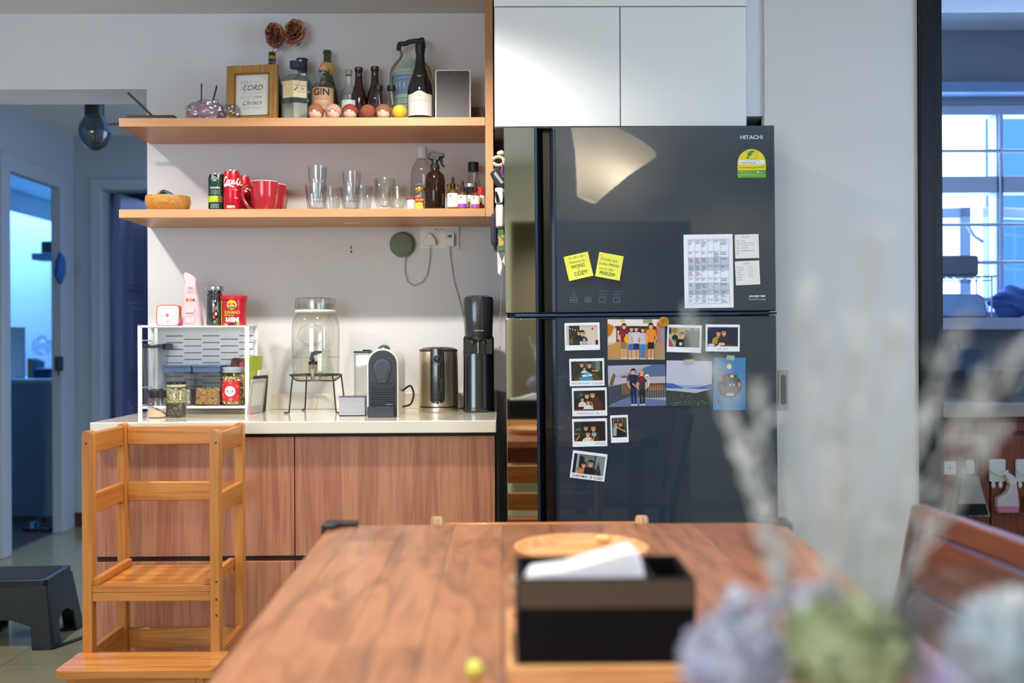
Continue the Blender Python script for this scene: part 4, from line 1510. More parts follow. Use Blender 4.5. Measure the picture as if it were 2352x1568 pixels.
# amber spray bottle
loc, h = at(999, 349, 3.54, T2)
t = thing('amber_spray_bottle', 'brown glass spray bottle with black trigger head', 'spray bottle', loc)
r = 0.0355
MB().lathe([(0, 0), (r * 0.93, 0), (r, 0.005), (r, h * 0.50), (r * 0.9, h * 0.60), (r * 0.5, h * 0.67), (r * 0.42, h * 0.69), (r * 0.42, h * 0.72), (0, h * 0.72)], M('#24140a', 0.12, spec=0.3, coat=0.15), seg=40).build('glass_body', t)
mk = M('#15171a', 0.4)
sh_ = MB().lathe([(0, h * 0.705), (r * 0.46, h * 0.705), (r * 0.46, h * 0.77), (r * 0.36, h * 0.79), (r * 0.33, h * 0.86), (0, h * 0.86)], mk, seg=28).build('collar', t)
MB().prism([(-0.026, h * 0.885), (-0.010, h * 0.855), (0.016, h * 0.855), (0.018, h * 0.90), (0.033, h * 0.905), (0.033, h * 0.965), (0.010, h * 0.98), (-0.006, h), (-0.018, h * 0.985)], -0.012, 0.012, mk).build('nozzle_head', t, bevel=0.003)
MB().tube(spline([(0.020, 0, h * 0.905), (0.022, 0, h * 0.86), (0.024, 0, h * 0.80), (0.033, 0, h * 0.74)], 5), [0.006] * 8 + [0.0045] * 8, mk, 8).build('trigger', t)

# jars and dropper bottles
gold = M('#b8953c', 0.25, metal=0.8)


def jar(px, py, Y, w, lab, lidmat, glass, name='glass_jar', lid_h=0.012, group=None, cat='jar'):
    loc, h = at(px, py, Y, T2)
    t = thing(name, lab, cat, loc, group=group)
    r = w / 2
    MB().lathe([(0, 0), (r * 0.93, 0), (r, 0.004), (r, h - lid_h - 0.012), (r * 0.88, h - lid_h - 0.003), (r * 0.88, h - lid_h)], glass, seg=36).build('glass_body', t)
    MB().lathe([(0, h - lid_h), (r * 0.95, h - lid_h), (r * 0.97, h - 0.002), (r * 0.93, h), (0, h)], lidmat, seg=36).build('lid', t)
    return t, r, h


t, r, h = jar(964, 432, 3.54, 0.042, 'small jar of orange sweets with gold lid', gold, g_clear)
rnd = random.Random(1)
sw = M('#d8834c', 0.45)
for i in range(11):
    a_ = rnd.random() * 6.28
    q = i // 4
    MB().ball((0.009 * math.cos(i * 1.7), 0.009 * math.sin(i * 1.7), 0.009 + (i // 3) * 0.0125), 0.0092, sw, 12, 8, s=(1.1, 1, 0.72)).build('sweet', t)
a = Art(cyl(r)); a.rect(-0.017, 0.002, 0.014, 0.024, '#e0be3c', 8).text('HONEY', -0.001, 0.014, 0.005, '#8a6a1c')
a.build('label', t)
jar(1040, 424, 3.66, 0.05, 'gold lidded jar behind the dropper bottles', gold, g_pale)
t, r, h = jar(1079, 423, 3.62, 0.038, 'black vitamin jar with silver lid and white label', M('#b9bcc0', 0.3, metal=0.8), M('#15171a', 0.1, coat=1))
a = Art(cyl(r)); a.rect(-0.022, 0.006, 0.022, h * 0.60, '#e2e2dc', 10).text('Vita', 0, h * 0.45, 0.008, '#3a3a3c').text('complex', 0, h * 0.32, 0.004, '#6a6a6c')
a.build('label', t)
for k, (px, py, Y, w, lab, band) in enumerate(((1040, 406, 3.535, 0.039, 'amber dropper bottle with white label, biggest of three', None),
                                          (1062.5, 415, 3.53, 0.033, 'dropper bottle with purple band between two others', '#9a3fae'),
                                          (1092, 418, 3.53, 0.031, 'dropper bottle with purple band close to the end panel', '#a54a9c'))):
    loc, h = at(px, py, Y, T2)
    t = thing('dropper_bottle', lab, 'bottle', loc, group='dropper bottles')
    r = w / 2
    MB().lathe([(0, 0), (r * 0.95, 0), (r, 0.003), (r, h * 0.52), (r * 0.9, h * 0.57), (r * 0.42, h * 0.63), (r * 0.42, h * 0.66), (0, h * 0.66)], M('#5a3412', 0.08, coat=1.0), seg=30).build('glass_body', t)
    MB().lathe([(0, h * 0.645), (r * 0.52, h * 0.645), (r * 0.52, h * 0.78), (r * 0.3, h * 0.80), (r * 0.27, h * 0.97), (r * 0.12, h), (0, h)], mk, seg=24).build('dropper_cap', t)
    a = Art(cyl(r))
    a.rect(-r * 1.35, h * 0.06, r * 1.35, h * 0.49, '#ece9e2', 10)
    if band:
        a.rect(-r * 1.35, h * 0.06, r * 1.35, h * 0.19, band, 10)
    else:
        a.rect(-r * 1.35, h * 0.06, r * 1.35, h * 0.085, '#7c9a84', 10)
    a.circ(-r * 0.35, h * 0.41, 0.0032, '#3c3a3a', n=12)
    a.rect(-r * 0.8, h * 0.30, r * 0.8, h * 0.31, '#8c8c90', 4)
    for i in range(3):
        a.rect(-r * 0.7, h * (0.27 - i * 0.03), r * (0.7 - 0.15 * i), h * (0.278 - i * 0.03), '#b4b2b4', 4)
    a.build('label', t)
for px, py, Y, w, lab, capc in ((1103, 431, 3.60, 0.034, 'red capped white bottle by the end panel', '#c8232c'),):
    loc, h = at(px, py, Y, T2)
    t = thing('pill_bottle', lab, 'bottle', loc)
    r = w / 2
    MB().lathe([(0, 0), (r, 0), (r, h * 0.60), (r * 0.7, h * 0.68), (0, h * 0.68)], M('#dcd6d2', 0.4), seg=28).build('body', t)
    MB().lathe([(0, h * 0.68), (r * 0.74, h * 0.68), (r * 0.70, h), (0, h)], M(capc, 0.4), seg=28).build('cap', t)
    a = Art(cyl(r)); a.rect(-r, 0.002, r, h * 0.30, '#a8242c', 6).circ(0.002, h * 0.33, 0.005, '#2a2a38').build('label', t)
loc, h = at(946, 455, 3.60, T2)
t = thing('small_tub', 'low white and red tub behind the sweets jar', 'tub', loc)
MB().lathe([(0, 0), (0.017, 0), (0.019, h * 0.85), (0, h * 0.85)], M('#e2dad6', 0.4), seg=24).build('body', t)
MB().lathe([(0, h * 0.85), (0.0195, h * 0.85), (0.0195, h), (0, h)], M('#a8322c', 0.4), seg=24).build('lid', t)
# ================================================================ on the worktop
m_wm = M('#eef0f0', 0.4, var=0.01)
RY = 3.52
rx0, rx1 = X(316, RY, 850), X(572, RY, 850)
rh = Z(746, RY, 400) - cz
rcx = (rx0 + rx1) / 2
hw_ = (rx1 - rx0) / 2
dp = 0.130
t = thing('counter_rack', 'white metal counter rack with slotted back panel', 'rack', (rcx, RY, cz))
for s in (-1, 1):
    x0, x1 = (-hw_, -hw_ + 0.015) if s < 0 else (hw_ - 0.015, hw_)
    mb = MB()
    mb.box(x0, x1, 0, 0.006, 0, rh, m_wm)
    mb.box(x0, x1, dp - 0.006, dp, 0, rh, m_wm)
    mb.box(x0, x1, 0, dp, rh - 0.006, rh, m_wm)
    mb.build('side_leg', t, bevel=0.002)
    xr = -hw_ + 0.005 if s < 0 else hw_ - 0.005
    for z in (rh * 0.83, rh * 0.30, rh * 0.10):
        MB().tube([(xr, 0.004, z), (xr, dp - 0.004, z)], 0.0022, m_wm).build('side_rail', t)
MB().box(-hw_ + 0.008, hw_ - 0.008, 0.004, dp - 0.002, rh - 0.0085, rh - 0.006 + 0.003, m_wm).build('top_shelf', t, bevel=0.001)
MB().box(-hw_ + 0.015, hw_ - 0.015, 0.002, dp - 0.004, 0.022, 0.030, m_wm).build('bottom_shelf', t, bevel=0.002)
# back panel with real slots
mb = MB()
px0, px1 = -hw_ + 0.030, hw_ - 0.012
colw = 0.0665
y0, y1 = dp - 0.012, dp - 0.0095
top_z, bot_z = rh - 0.009, 0.075
mb.box(px0, px0 + 0.030, y0, y1, bot_z, top_z, m_wm)
x = px0 + 0.030
k = 0
while x < px1 - 0.005:
    xe_ = min(x + 0.062, px1)
    zc = top_z
    zz = top_z - 0.030 - (0.0125 if k % 2 else 0.0)
    while zz > bot_z + 0.01:
        mb.box(x, xe_, y0, y1, zz + 0.0026, zc, m_wm)
        zc = zz - 0.0008
        zz -= 0.0245
    mb.box(x, xe_, y0, y1, bot_z, zc, m_wm)
    mb.box(xe_, min(xe_ + 0.0045, px1), y0, y1, bot_z, top_z, m_wm)
    x += colw
    k += 1
mb.build('slotted_panel', t)
MB().box(px0 + 0.004, px1 - 0.004, y1 + 0.0008, y1 + 0.002, bot_z + 0.004, top_z - 0.002, M('#8c7c5c', 0.7)).build('slot_shade_sheet', t)  # added tan sheet, its colour stands in for shade behind the slots
RT = cz + rh - 0.003      # top of the rack's top shelf
RB = cz + 0.030

# kitchen timer
loc, h = at(385, 698, 3.60, RT)
t = thing('kitchen_timer', 'orange rimmed square dial timer on the white rack', 'timer', loc, (R(-4), 0, 0))
w_ = 0.0425
h = 0.078
MB().prism(rrect(-w_, 0, w_, h, 0.016, 6), 0.0, 0.028, M('#dd5c3c', 0.4)).build('housing', t, bevel=0.003)
a = Art(); a.mapf = lambda u, v, d: (u, -0.0003 - d, v)
o_ = t
a.poly(rrect(-w_ + 0.0042, 0.0045, w_ - 0.0042, h - 0.0042, 0.012, 6), '#dadad8')
for i in range(12):
    an = PI / 6 * i
    k = 0.029 / max(abs(math.cos(an)), abs(math.sin(an)), 0.78)
    a.circ(k * 0.86 * math.cos(an), h / 2 + k * 0.86 * math.sin(an), 0.0016, '#55575c', n=6)
    a.k -= 1
a.k += 1
for i, s_ in ((0, '0'), (3, '15'), (6, '30'), (9, '45')):
    a.text(s_, 0.026 * math.sin(PI / 6 * i), h / 2 + 0.026 * math.cos(PI / 6 * i), 0.004, '#55575c')
a.build('dial', t)
MB().lathe([(0, 0), (0.019, 0), (0.018, 0.005), (0, 0.006)], M('#e9e9e9', 0.35), c=(0, 0, 0), mtx=Matrix.Translation((0, -0.0012, h / 2)) @ Matrix.Rotation(R(90), 4, 'X'), seg=28).build('knob', t)
MB().lathe([(0, 0.005), (0.006, 0.005), (0.006, 0.009), (0, 0.009)], M('#e2694a', 0.4), mtx=Matrix.Translation((0, 0.0, h / 2)) @ Matrix.Rotation(R(90), 4, 'X'), seg=20).build('button', t)

# pink paper bag
loc, h = at(438, 626, 3.60, RT)
t = thing('pink_snack_bag', 'tall pink paper bag with twisted top on the rack', 'bag', loc)
pk = M('#d9b2b6', 0.55, bump=0.4, bscale=40)
mb = MB()
rows = [(0, 0.036, 0.022, 0.004), (0.02, 0.037, 0.024, 0.005), (0.30, 0.034, 0.022, 0.004), (0.55, 0.027, 0.018, 0.0), (0.72, 0.022, 0.012, -0.002), (0.82, 0.019, 0.007, 0.0), (0.90, 0.021, 0.004, -0.004), (0.96, 0.014, 0.002, -0.012), (1.0, 0.004, 0.001, -0.017)]
vs, fs = [], []
ng = 28
for zf, rx_, ry_, ox_ in rows:
    for i in range(ng):
        a_ = 2 * PI * i / ng
        c_, s_ = math.cos(a_), math.sin(a_)
        kk = (abs(c_) ** 4 + abs(s_) ** 4) ** -0.25
        wob = 1 + 0.05 * math.sin(5 * a_ + zf * 9)
        vs.append((ox_ + rx_ * kk * c_ * wob, ry_ * kk * s_ * wob, zf * h))
for j in range(len(rows) - 1):
    for i in range(ng):
        fs.append((j * ng + i, j * ng + (i + 1) % ng, (j + 1) * ng + (i + 1) % ng, (j + 1) * ng + i))
mb.add(vs, fs, pk)
mb.build('paper', t, angle=60)


def bagmap(u, v, d):
    zf = v / h
    for (za, _, ya, _), (zb_, _, yb_, _) in zip(rows, rows[1:]):
        if za <= zf <= zb_:
            yy = ya + (yb_ - ya) * (zf - za) / (zb_ - za)
            break
    else:
        yy = 0.02
    return (u, -yy * 1.09 - 0.0015 - d, v)


a = Art(bagmap)
a.text('Dosa', 0.004, h * 0.715, 0.009, '#3a2a3a', w=0.016)
for i in range(3):
    a.rect(-0.010, h * (0.66 - i * 0.022), 0.016, h * (0.668 - i * 0.022), '#b48a9a', 2)
a.circ(-0.006, h * 0.49, 0.0055, '#d8432f', n=6).circ(0.007, h * 0.495, 0.0045, '#e07a50', n=5).circ(0.017, h * 0.49, 0.004, '#2c3a34', n=8)
a.rect(-0.012, h * 0.25, 0.018, h * 0.34, '#d8b4c0', 2).rect(-0.012, h * 0.06, 0.02, h * 0.16, '#e0b6c2', 2).frame(-0.012, h * 0.06, 0.02, h * 0.16, 0.0007, '#b890a8')
a.circ(-0.028, h * 0.10, 0.006, '#c8403a', 0.014, n=8).circ(-0.029, h * 0.17, 0.004, '#2f5a48', 0.008, n=8).circ(-0.026, h * 0.05, 0.004, '#3a3a70', 0.009, n=8)
a.build('print', t)

# dark bottle with silver lid
loc, h = at(493, 657, 3.60, RT)
t = thing('infuser_bottle', 'dark printed glass bottle with silver lid on the rack', 'bottle', loc)
r = 0.0285
MB().lathe([(0, 0), (r * 0.95, 0), (r, 0.004), (r, h * 0.68), (r * 0.92, h * 0.78), (r * 0.86, h * 0.84), (r * 0.86, h * 0.88), (0, h * 0.88)], M('#1f211f', 0.1, coat=1.0), seg=36).build('glass_body', t)
MB().lathe([(r * 0.93, h * 0.72), (r * 0.94, h * 0.80)], M('#3a2420', 0.7, bump=1, bscale=200), seg=36).build('dried_fruit', t)
MB().lathe([(0, h * 0.88), (r * 1.12, h * 0.88), (r * 1.15, h * 0.9), (r * 1.15, h * 0.975), (r * 1.05, h), (0, h)], M('#b4b4bc', 0.25, metal=0.85), seg=36).build('lid', t)
a = Art(cyl(r))
a.poly([(0.0, h * 0.04), (0.018, h * 0.04), (0.022, h * 0.35), (0.018, h * 0.66), (-0.002, h * 0.66), (0.004, h * 0.4)], '#39503c')
for (u, v, c_, q) in ((0.006, 0.40, '#c03030', 0.005), (0.012, 0.30, '#d8c8b8', 0.004), (0.005, 0.22, '#c84038', 0.004), (0.014, 0.16, '#c03030', 0.0035), (0.004, 0.52, '#e8e4dc', 0.0035), (0.010, 0.62, '#c9b9a9', 0.003), (0.013, 0.45, '#5a8a50', 0.005), (0.008, 0.10, '#6a9a50', 0.004)):
    a.circ(u, h * v, q, c_, q * 1.5, n=8)
a.build('print', t)

# raisin tub
loc, h = at(537, 679, 3.60, RT)
t = thing('raisin_tub', 'red tub with yellow sun emblem reading RAISINS on the rack', 'tub', loc)
r = 0.044
rdm = M('#b3101f', 0.35, coat=0.3)
MB().lathe([(0, 0), (r * 0.97, 0), (r, 0.003), (r * 1.0, h * 0.86), (0, h * 0.86)], rdm, seg=44).build('body', t)
MB().lathe([(0, h * 0.86), (r * 1.06, h * 0.86), (r * 1.09, h * 0.9), (r * 1.09, h * 0.985), (r * 1.04, h), (0, h)], M('#c01c2c', 0.4), seg=44).build('lid', t)
a = Art(cyl(r))
a.rect(-0.058, 0.002, -0.040, h * 0.85, '#d8b84a', 4)
a.circ(0.004, h * 0.69, 0.0165, '#f0c42a', n=28)
for i in range(12):
    an = 2 * PI * i / 12
    a.k -= 1 if i else 0
    a.poly([(0.004 + 0.0168 * math.cos(an - 0.14), h * 0.69 + 0.0168 * math.sin(an - 0.14)), (0.004 + 0.0185 * math.cos(an), h * 0.69 + 0.0185 * math.sin(an)), (0.004 + 0.0168 * math.cos(an + 0.14), h * 0.69 + 0.0168 * math.sin(an + 0.14))], '#f0c42a')
a.poly(arc(0.004, h * 0.70, 0.0075, 20, 160, 8) + [(-0.004, h * 0.655), (0.012, h * 0.655)], '#b02a22')
a.circ(0.004, h * 0.715, 0.004, '#d8a078', n=12)
a.poly([(-0.006, h * 0.62), (-0.003, h * 0.68), (0.011, h * 0.68), (0.014, h * 0.62)], '#eee6da')
a.circ(-0.002, h * 0.60, 0.005, '#3f7a34', n=8).circ(0.006, h * 0.597, 0.005, '#4a8a3a', n=8).circ(0.013, h * 0.60, 0.004, '#3f7a34', n=8)
a.text('SUN-MAID', 0.004, h * 0.44, 0.0125, '#f0a82e', w=0.057, bold=0.03)
a.rect(-0.028, h * 0.325, 0.012, h * 0.36, '#7aa83a', 6)
a.text('CALIFORNIA', 0.004, h * 0.32, 0.0055, '#c84a58', w=0.036)
a.text('RAISINS', 0.006, h * 0.20, 0.0175, '#f6efe2', w=0.047, bold=0.04)
a.circ(-0.018, h * 0.04, 0.006, '#d8a868', 0.004, n=12).circ(0.004, h * 0.045, 0.011, '#3a1a18', 0.006, n=12).circ(0.026, h * 0.07, 0.007, '#8ab048', 0.006, n=10)
a.build('label', t)


def pebbles(name, parent, x0, x1, yf, yb, z0, z1, r, cols, seed, n, flat=0.8, inner='#cbb894'):
    """loose filling: a solid core with grains over its front and top"""
    rnd = random.Random(seed)
    mb = MB()
    mb.box(x0 + r, x1 - r, yf + r, yb - r, z0, z1 - r, M(inner, 0.8))
    for i in range(n):
        if rnd.random() < 0.78:
            x, y, z = rnd.uniform(x0 + r, x1 - r), yf + r * 1.02, rnd.uniform(z0 + r, z1)
        else:
            x, y, z = rnd.uniform(x0 + r, x1 - r), rnd.uniform(yf + r, yb - r), z1 - r * 0.3
        c_ = cols[rnd.randrange(len(cols))]
        mb.ball((x, y, z), r * rnd.uniform(0.8, 1.1), M(c_, 0.6), 7, 5, s=(rnd.uniform(0.9, 1.3), flat, rnd.uniform(0.6, 1.0)))
    o = mb.build(name, parent, fix=False)
    o['kind'] = 'stuff'
    return o


def cylpebbles(name, parent, R_, z0, z1, r, cols, seed, n, inner, yc=0.0):
    rnd = random.Random(seed)
    mb = MB()
    mb.lathe([(0, z0), (R_ - r, z0), (R_ - r, z1 - r), (0, z1 - r)], M(inner, 0.8), seg=24, c=(0, yc, 0))
    for i in range(n):
        if rnd.random() < 0.85:
            a_ = rnd.uniform(-PI * 0.98, -0.02)
            x, y, z = (R_ - r) * math.cos(a_), yc + (R_ - r) * math.sin(a_), rnd.uniform(z0 + r, z1)
        else:
            a_, q = rnd.uniform(0, 2 * PI), (R_ - r) * math.sqrt(rnd.random())
            x, y, z = q * math.cos(a_), yc + q * math.sin(a_), z1 - r * 0.3
        mb.ball((x, y, z), r * rnd.uniform(0.8, 1.1), M(cols[rnd.randrange(len(cols))], 0.6), 7, 5, s=(rnd.uniform(0.9, 1.2), 1, rnd.uniform(0.6, 1.0)))
    o = mb.build(name, parent, fix=False)
    o['kind'] = 'stuff'
    return o


box_g = thin_glass('#eef1f4', '#98a4b2', 0.28, 0.05)
lidb = M('#3f577c', 0.35, coat=0.3)
# tall water jug like container with grey lid
loc, h = at(357, 790, 3.60, RB)
loc.x = X(357, 3.59, 860)
loc.y = 3.59
t = thing('tall_container', 'tall clear container with dark pouring lid inside the rack', 'container', loc)
wv = 0.036
MB().lathe([(0, 0.001), (wv * 0.8, 0.001), (wv * 0.86, 0.006), (wv * 1.02, h - 0.012)], box_g, seg=44, pw=6, sy=1.2).build('body', t)
MB().lathe([(0, h - 0.014), (wv * 1.04, h - 0.014), (wv * 1.06, h - 0.004), (wv, h), (0, h)], M('#30343c', 0.25, coat=0.3), seg=44, pw=6, sy=1.2).build('lid', t)
MB().prism(rrect(0.028, h - 0.02, 0.060, h + 0.002, 0.004), -0.012, 0.012, M('#2c3038', 0.3)).build('spout', t, bevel=0.002)
pebbles('chilli_flakes', t, -0.024, 0.024, -0.031, 0.03, 0.004, h * 0.26, 0.0035, ['#5a2420', '#7a3a34', '#42201c'], 3, 220, inner='#4a2420')
for (px, w, lab, cont) in ((414.5, 0.058 * 1.22, 'clear box with blue grey lid half full of white nuts', 0), (481.5, 0.064 * 1.10, 'clear box with blue grey lid of ring shaped cereal', 1)):
    loc, h = at(px, 838, 3.575, RB)
    if px < 450:
        w = 0.100
    else:
        w = 0.098
    t = thing('storage_container', lab, 'container', loc, group=None)
    x = w / 2
    MB().prism(rrect(-x + 0.003, 0, x - 0.003, h * 0.84, 0.010, 4), -0.035, 0.045, box_g).build('body', t, bevel=0.003)
    MB().prism(rrect(-x, h * 0.83, x, h * 0.965, 0.005, 3), -0.039, 0.049, lidb).build('lid', t, bevel=0.003)
    MB().prism(rrect(-x - 0.001, h * 0.95, x + 0.001, h, 0.005, 3), -0.041, 0.051, M('#364e74', 0.3, coat=0.4)).build('lid_rim', t, bevel=0.002)
    MB().box(-0.012, 0.012, -0.042, -0.039, h * 0.805, h * 0.84, M('#2f3f5c', 0.4)).build('latch', t, bevel=0.001)
    if cont == 0:
        pebbles('nuts', t, -x + 0.006, x - 0.006, -0.031, 0.04, 0.004, h * 0.42, 0.0055, ['#e9e0cc', '#dccfae', '#efe8d8'], 4, 150, inner='#d8ccb0')
    else:
        rnd = random.Random(6)
        mb = MB()
        mb.box(-x + 0.008, x - 0.008, -0.026, 0.04, 0.004, h * 0.34, M('#b98a52', 0.8))
        for i in range(170):
            if i < 125:
                c_ = (rnd.uniform(-x + 0.012, x - 0.012), -0.0295 + rnd.uniform(0, 0.002), rnd.uniform(0.009, h * 0.40))
            else:
                c_ = (rnd.uniform(-x + 0.012, x - 0.012), rnd.uniform(-0.024, 0.035), h * 0.355 + rnd.uniform(0, 0.008))
            mb.torus(c_, 0.0042, 0.0021, M(['#cfa068', '#dcb07a', '#c4945a'][i % 3], 0.7), 9, 5, mtx=Matrix.Rotation(rnd.uniform(0.9, 2.2), 4, 'X') @ Matrix.Rotation(rnd.uniform(-0.7, 0.7), 4, 'Y'))
        o = mb.build('cereal_rings', t, fix=False)
        o['kind'] = 'stuff'

# nut jar with the red label
loc, h = at(535, 843, 3.575, RB)
t = thing('nut_jar', 'plastic jar of mixed nuts with red label and grey lid', 'jar', loc)
r = 0.0415
MB().lathe([(0, 0), (r * 0.96, 0), (r, 0.005), (r, h * 0.80), (r * 0.85, h * 0.88), (r * 0.85, h * 0.9)], g_clear, seg=40).build('body', t)
MB().lathe([(0, h * 0.86), (r * 0.95, h * 0.86), (r * 0.97, h * 0.99), (r * 0.9, h), (0, h)], M('#a2a9ae', 0.4), seg=40).build('lid', t, bevel=0.001)
cylpebbles('mixed_nuts', t, r * 0.95, 0.004, h * 0.74, 0.0055, ['#d9a860', '#e6cf9c', '#c08848', '#efe2c0', '#9a6638'], 9, 220, '#b98c50')
a = Art(cyl(r))
a.rect(-0.036, h * 0.13, 0.036, h * 0.64, '#c8202c', 14)
for (u, v, q) in ((-0.028, 0.55, 0.004), (-0.029, 0.30, 0.006), (-0.024, 0.22, 0.004), (0.026, 0.50, 0.006), (0.002, 0.17, 0.007), (0.027, 0.24, 0.004), (0.002, 0.60, 0.004)):
    a.circ(u, h * v, q, '#de6a50', n=14).circ(u, h * v, q * 0.6, '#c8202c', n=12).circ(u, h * v, q * 0.3, '#e8a890', n=8)
a.circ(0.0, h * 0.38, 0.0185, '#eeece6', n=30)
a.text('festive', 0, h * 0.405, 0.0075, '#d8a888', w=0.026)
a.text('natural baked', 0, h * 0.355, 0.0035, '#444444', w=0.024).text('cashews', 0, h * 0.325, 0.003, '#555555').text('NEW', 0, h * 0.285, 0.003, '#d85a50')
a.build('label', t)

# green packet standing behind the jar
loc, h = at(552, 815, 3.625, RB)
t = thing('green_bread_packet', 'green snack packet with a slice of bread picture in the rack', 'packet', loc, (R(-6), R(3), R(-6)))
mb = MB()
vs, fs = [], []
W_, n1, n2 = 0.068, 10, 10
for sgn in (1, -1):
    for j in range(n2 + 1):
        for i in range(n1 + 1):
            u, v = i / n1, j / n2
            th = 0.016 * (math.sin(PI * u) ** 0.7) * (math.sin(PI * min(1, max(0, v * 1.02))) ** 0.6)
            vs.append(((u - 0.5) * 2 * W_, -sgn * th, v * h))
for s in range(2):
    o_ = s * (n1 + 1) * (n2 + 1)
    for j in range(n2):
        for i in range(n1):
            k = o_ + j * (n1 + 1) + i
            fs.append((k, k + 1, k + n1 + 2, k + n1 + 1))
mb.add(vs, fs, M('#8d9a1e', 0.4, bump=0.2))
mb.build('wrapper', t, angle=60)
a = Art(lambda u, v, d: (u, -0.0175 - d, v))
a.poly(rrect(-0.042, h * 0.62, 0.008, h * 0.93, 0.012), '#6a3428')
for (u, v, q, c_) in ((-0.03, 0.80, 0.010, '#8a3a48'), (-0.014, 0.84, 0.009, '#5a2a20'), (0.0, 0.80, 0.010, '#a84a50'), (-0.022, 0.72, 0.008, '#c89a60')):
    a.circ(u, h * v, q, c_, n=12)
a.poly(arc(-0.005, h * 0.42, 0.038, 0, 180, 14) + [(-0.040, h * 0.1), (0.033, h * 0.1)], '#c08a4c')
a.poly(arc(-0.005, h * 0.42, 0.033, 0, 180, 14) + [(-0.034, h * 0.14), (0.027, h * 0.14)], '#ead9ae')
a.build('print', t)

# leaflets leaning between rack and wall
for (px, top_, bot, Y, dx, w, h_, col, lab) in ((588, 872, 944, 3.565, 0.020, 0.0, 0.125, '#a8a4a0', 'grey white magazine leaning against the rack side'),
                                              (596, 868, 944, 3.60, 0.012, 0.0, 0.135, '#1d2124', 'black booklet with pink corner beside the rack'),
                                              (607, 850, 944, 3.64, 0.010, 0.0, 0.155, '#e2dfd6', 'white fruit printed packet standing beside the rack')):
    loc = Vector((X(px - 4, Y, 940), Y, cz))
    t = thing('booklet', lab, 'booklet', loc, (0, R(dx * 400), R(-14)), group=None)
    MB().prism(rrect(-0.05, 0.001, 0.055, h_, 0.006), -0.003, 0.003, M(col, 0.45), plane='yz').build('cover', t, bevel=0.001)
    a = Art(lambda u, v, d: (0.0031 + d, u, v))
    if col == '#e2dfd6':
        a.mapf = lambda u, v, d: (-0.0031 - d, -u, v)
        for (u, v, q, c_) in ((0.035, 0.115, 0.010, '#c83848'), (0.04, 0.09, 0.009, '#e0a030'), (0.03, 0.075, 0.008, '#3a8a48'), (0.038, 0.055, 0.010, '#d89a28')):
            a.circ(u, v, q, c_, n=12)
        # narrow printed spine seen from the room
        b_ = Art(lambda u, v, d: (u, -0.0505 - d, v))
        for (v, c_) in ((0.115, '#c83848'), (0.10, '#e0602a'), (0.088, '#3a8a48'), (0.06, '#dca028')):
            b_.rect(-0.003, v - 0.006, 0.003, v + 0.006, c_)
        b_.build('spine_print', t)
    else:
        a.rect(-0.04, 0.03, 0.04, 0.11, '#c8c4bc' if col != '#1d2124' else '#3a3e42').rect(-0.045, 0.002, -0.02, 0.02, '#d890a0')
        if col == '#1d2124':
            MB().prism([(-0.012, 0), (0.008, 0.0), (0.004, 0.022), (-0.012, 0.022)], -0.056, -0.052, M('#d88a9c', 0.5)).build('pink_corner', t)
    a.build('print', t)

# two jars before the rack
loc, h = at(361, 896, 3.40, cz)
t = thing('salt_jar', 'small glass shaker jar with SALT label and black lid', 'jar', loc)
r = 0.032
MB().lathe([(0, 0), (r * 0.94, 0), (r, 0.004), (r, h * 0.45), (r * 0.85, h * 0.70), (r * 0.82, h * 0.76)], g_clear, seg=36).build('glass_body', t)
MB().lathe([(0, h * 0.73), (r * 0.86, h * 0.73), (r * 0.88, h * 0.75), (r * 0.86, h * 0.98), (r * 0.8, h), (0, h)], M('#1c1e22', 0.35), seg=36).build('lid', t)
sm = M('#dcc0a4', 0.9, bump=0.3, bscale=500)
mb = MB()
n = 28
top_ = [(r * 0.93 * math.cos(2 * PI * i / n), r * 0.93 * math.sin(2 * PI * i / n)) for i in range(n)]
zt_ = lambda x, y: h * (0.27 - 0.27 * x / r * 0.7)
vs = [(x, y, 0.003) for x, y in top_] + [(x, y, zt_(x, y)) for x, y in top_]
fs = [tuple(range(n)), tuple(range(n, 2 * n))] + [(i, (i + 1) % n, n + (i + 1) % n, n + i) for i in range(n)]
mb.add(vs, fs, sm)
o = mb.build('salt', t)
o['kind'] = 'stuff'
a = Art(cyl(r * 0.97))
a.rect(-0.020, h * 0.475, -0.001, h * 0.585, '#17181c', 6).text('SALT', -0.0105, h * 0.53, 0.0042, '#f0eeea', w=0.012, bold=0.02)
a.build('label', t)
loc, h = at(405, 876, 3.42, cz)
t = thing('seed_jar', 'glass jar layered with dark seeds below pale oats', 'jar', loc)
r = 0.0345
MB().lathe([(0, 0), (r * 0.9, 0), (r * 1.0, 0.008), (r, h * 0.76), (r * 0.92, h * 0.82), (r * 0.9, h * 0.84), (r * 0.88, h * 0.93)], thin_glass('#f4f8ee', '#a8b08c', 0.2), seg=36).build('glass_body', t)
MB().lathe([(0, h * 0.93), (r * 0.96, h * 0.93), (r * 0.96, h * 0.99), (r * 0.9, h), (0, h)], M('#16181c', 0.35), seg=36).build('lid', t)
MB().lathe([(r * 0.90, h * 0.86), (r * 0.905, h * 0.93)], M('#cfc49c', 0.6), seg=30).build('lid_seal', t)
cylpebbles('seeds', t, r * 0.95, 0.004, h * 0.40, 0.0022, ['#4a3c34', '#5f5046', '#3a302a', '#8a7c70'], 11, 420, '#4a3c34')
o = cylpebbles('oats', t, r * 0.95, h * 0.40, h * 0.80, 0.0034, ['#c9bd98', '#ddd3b4', '#b0a47c', '#9a8c66'], 12, 260, '#b5a884')

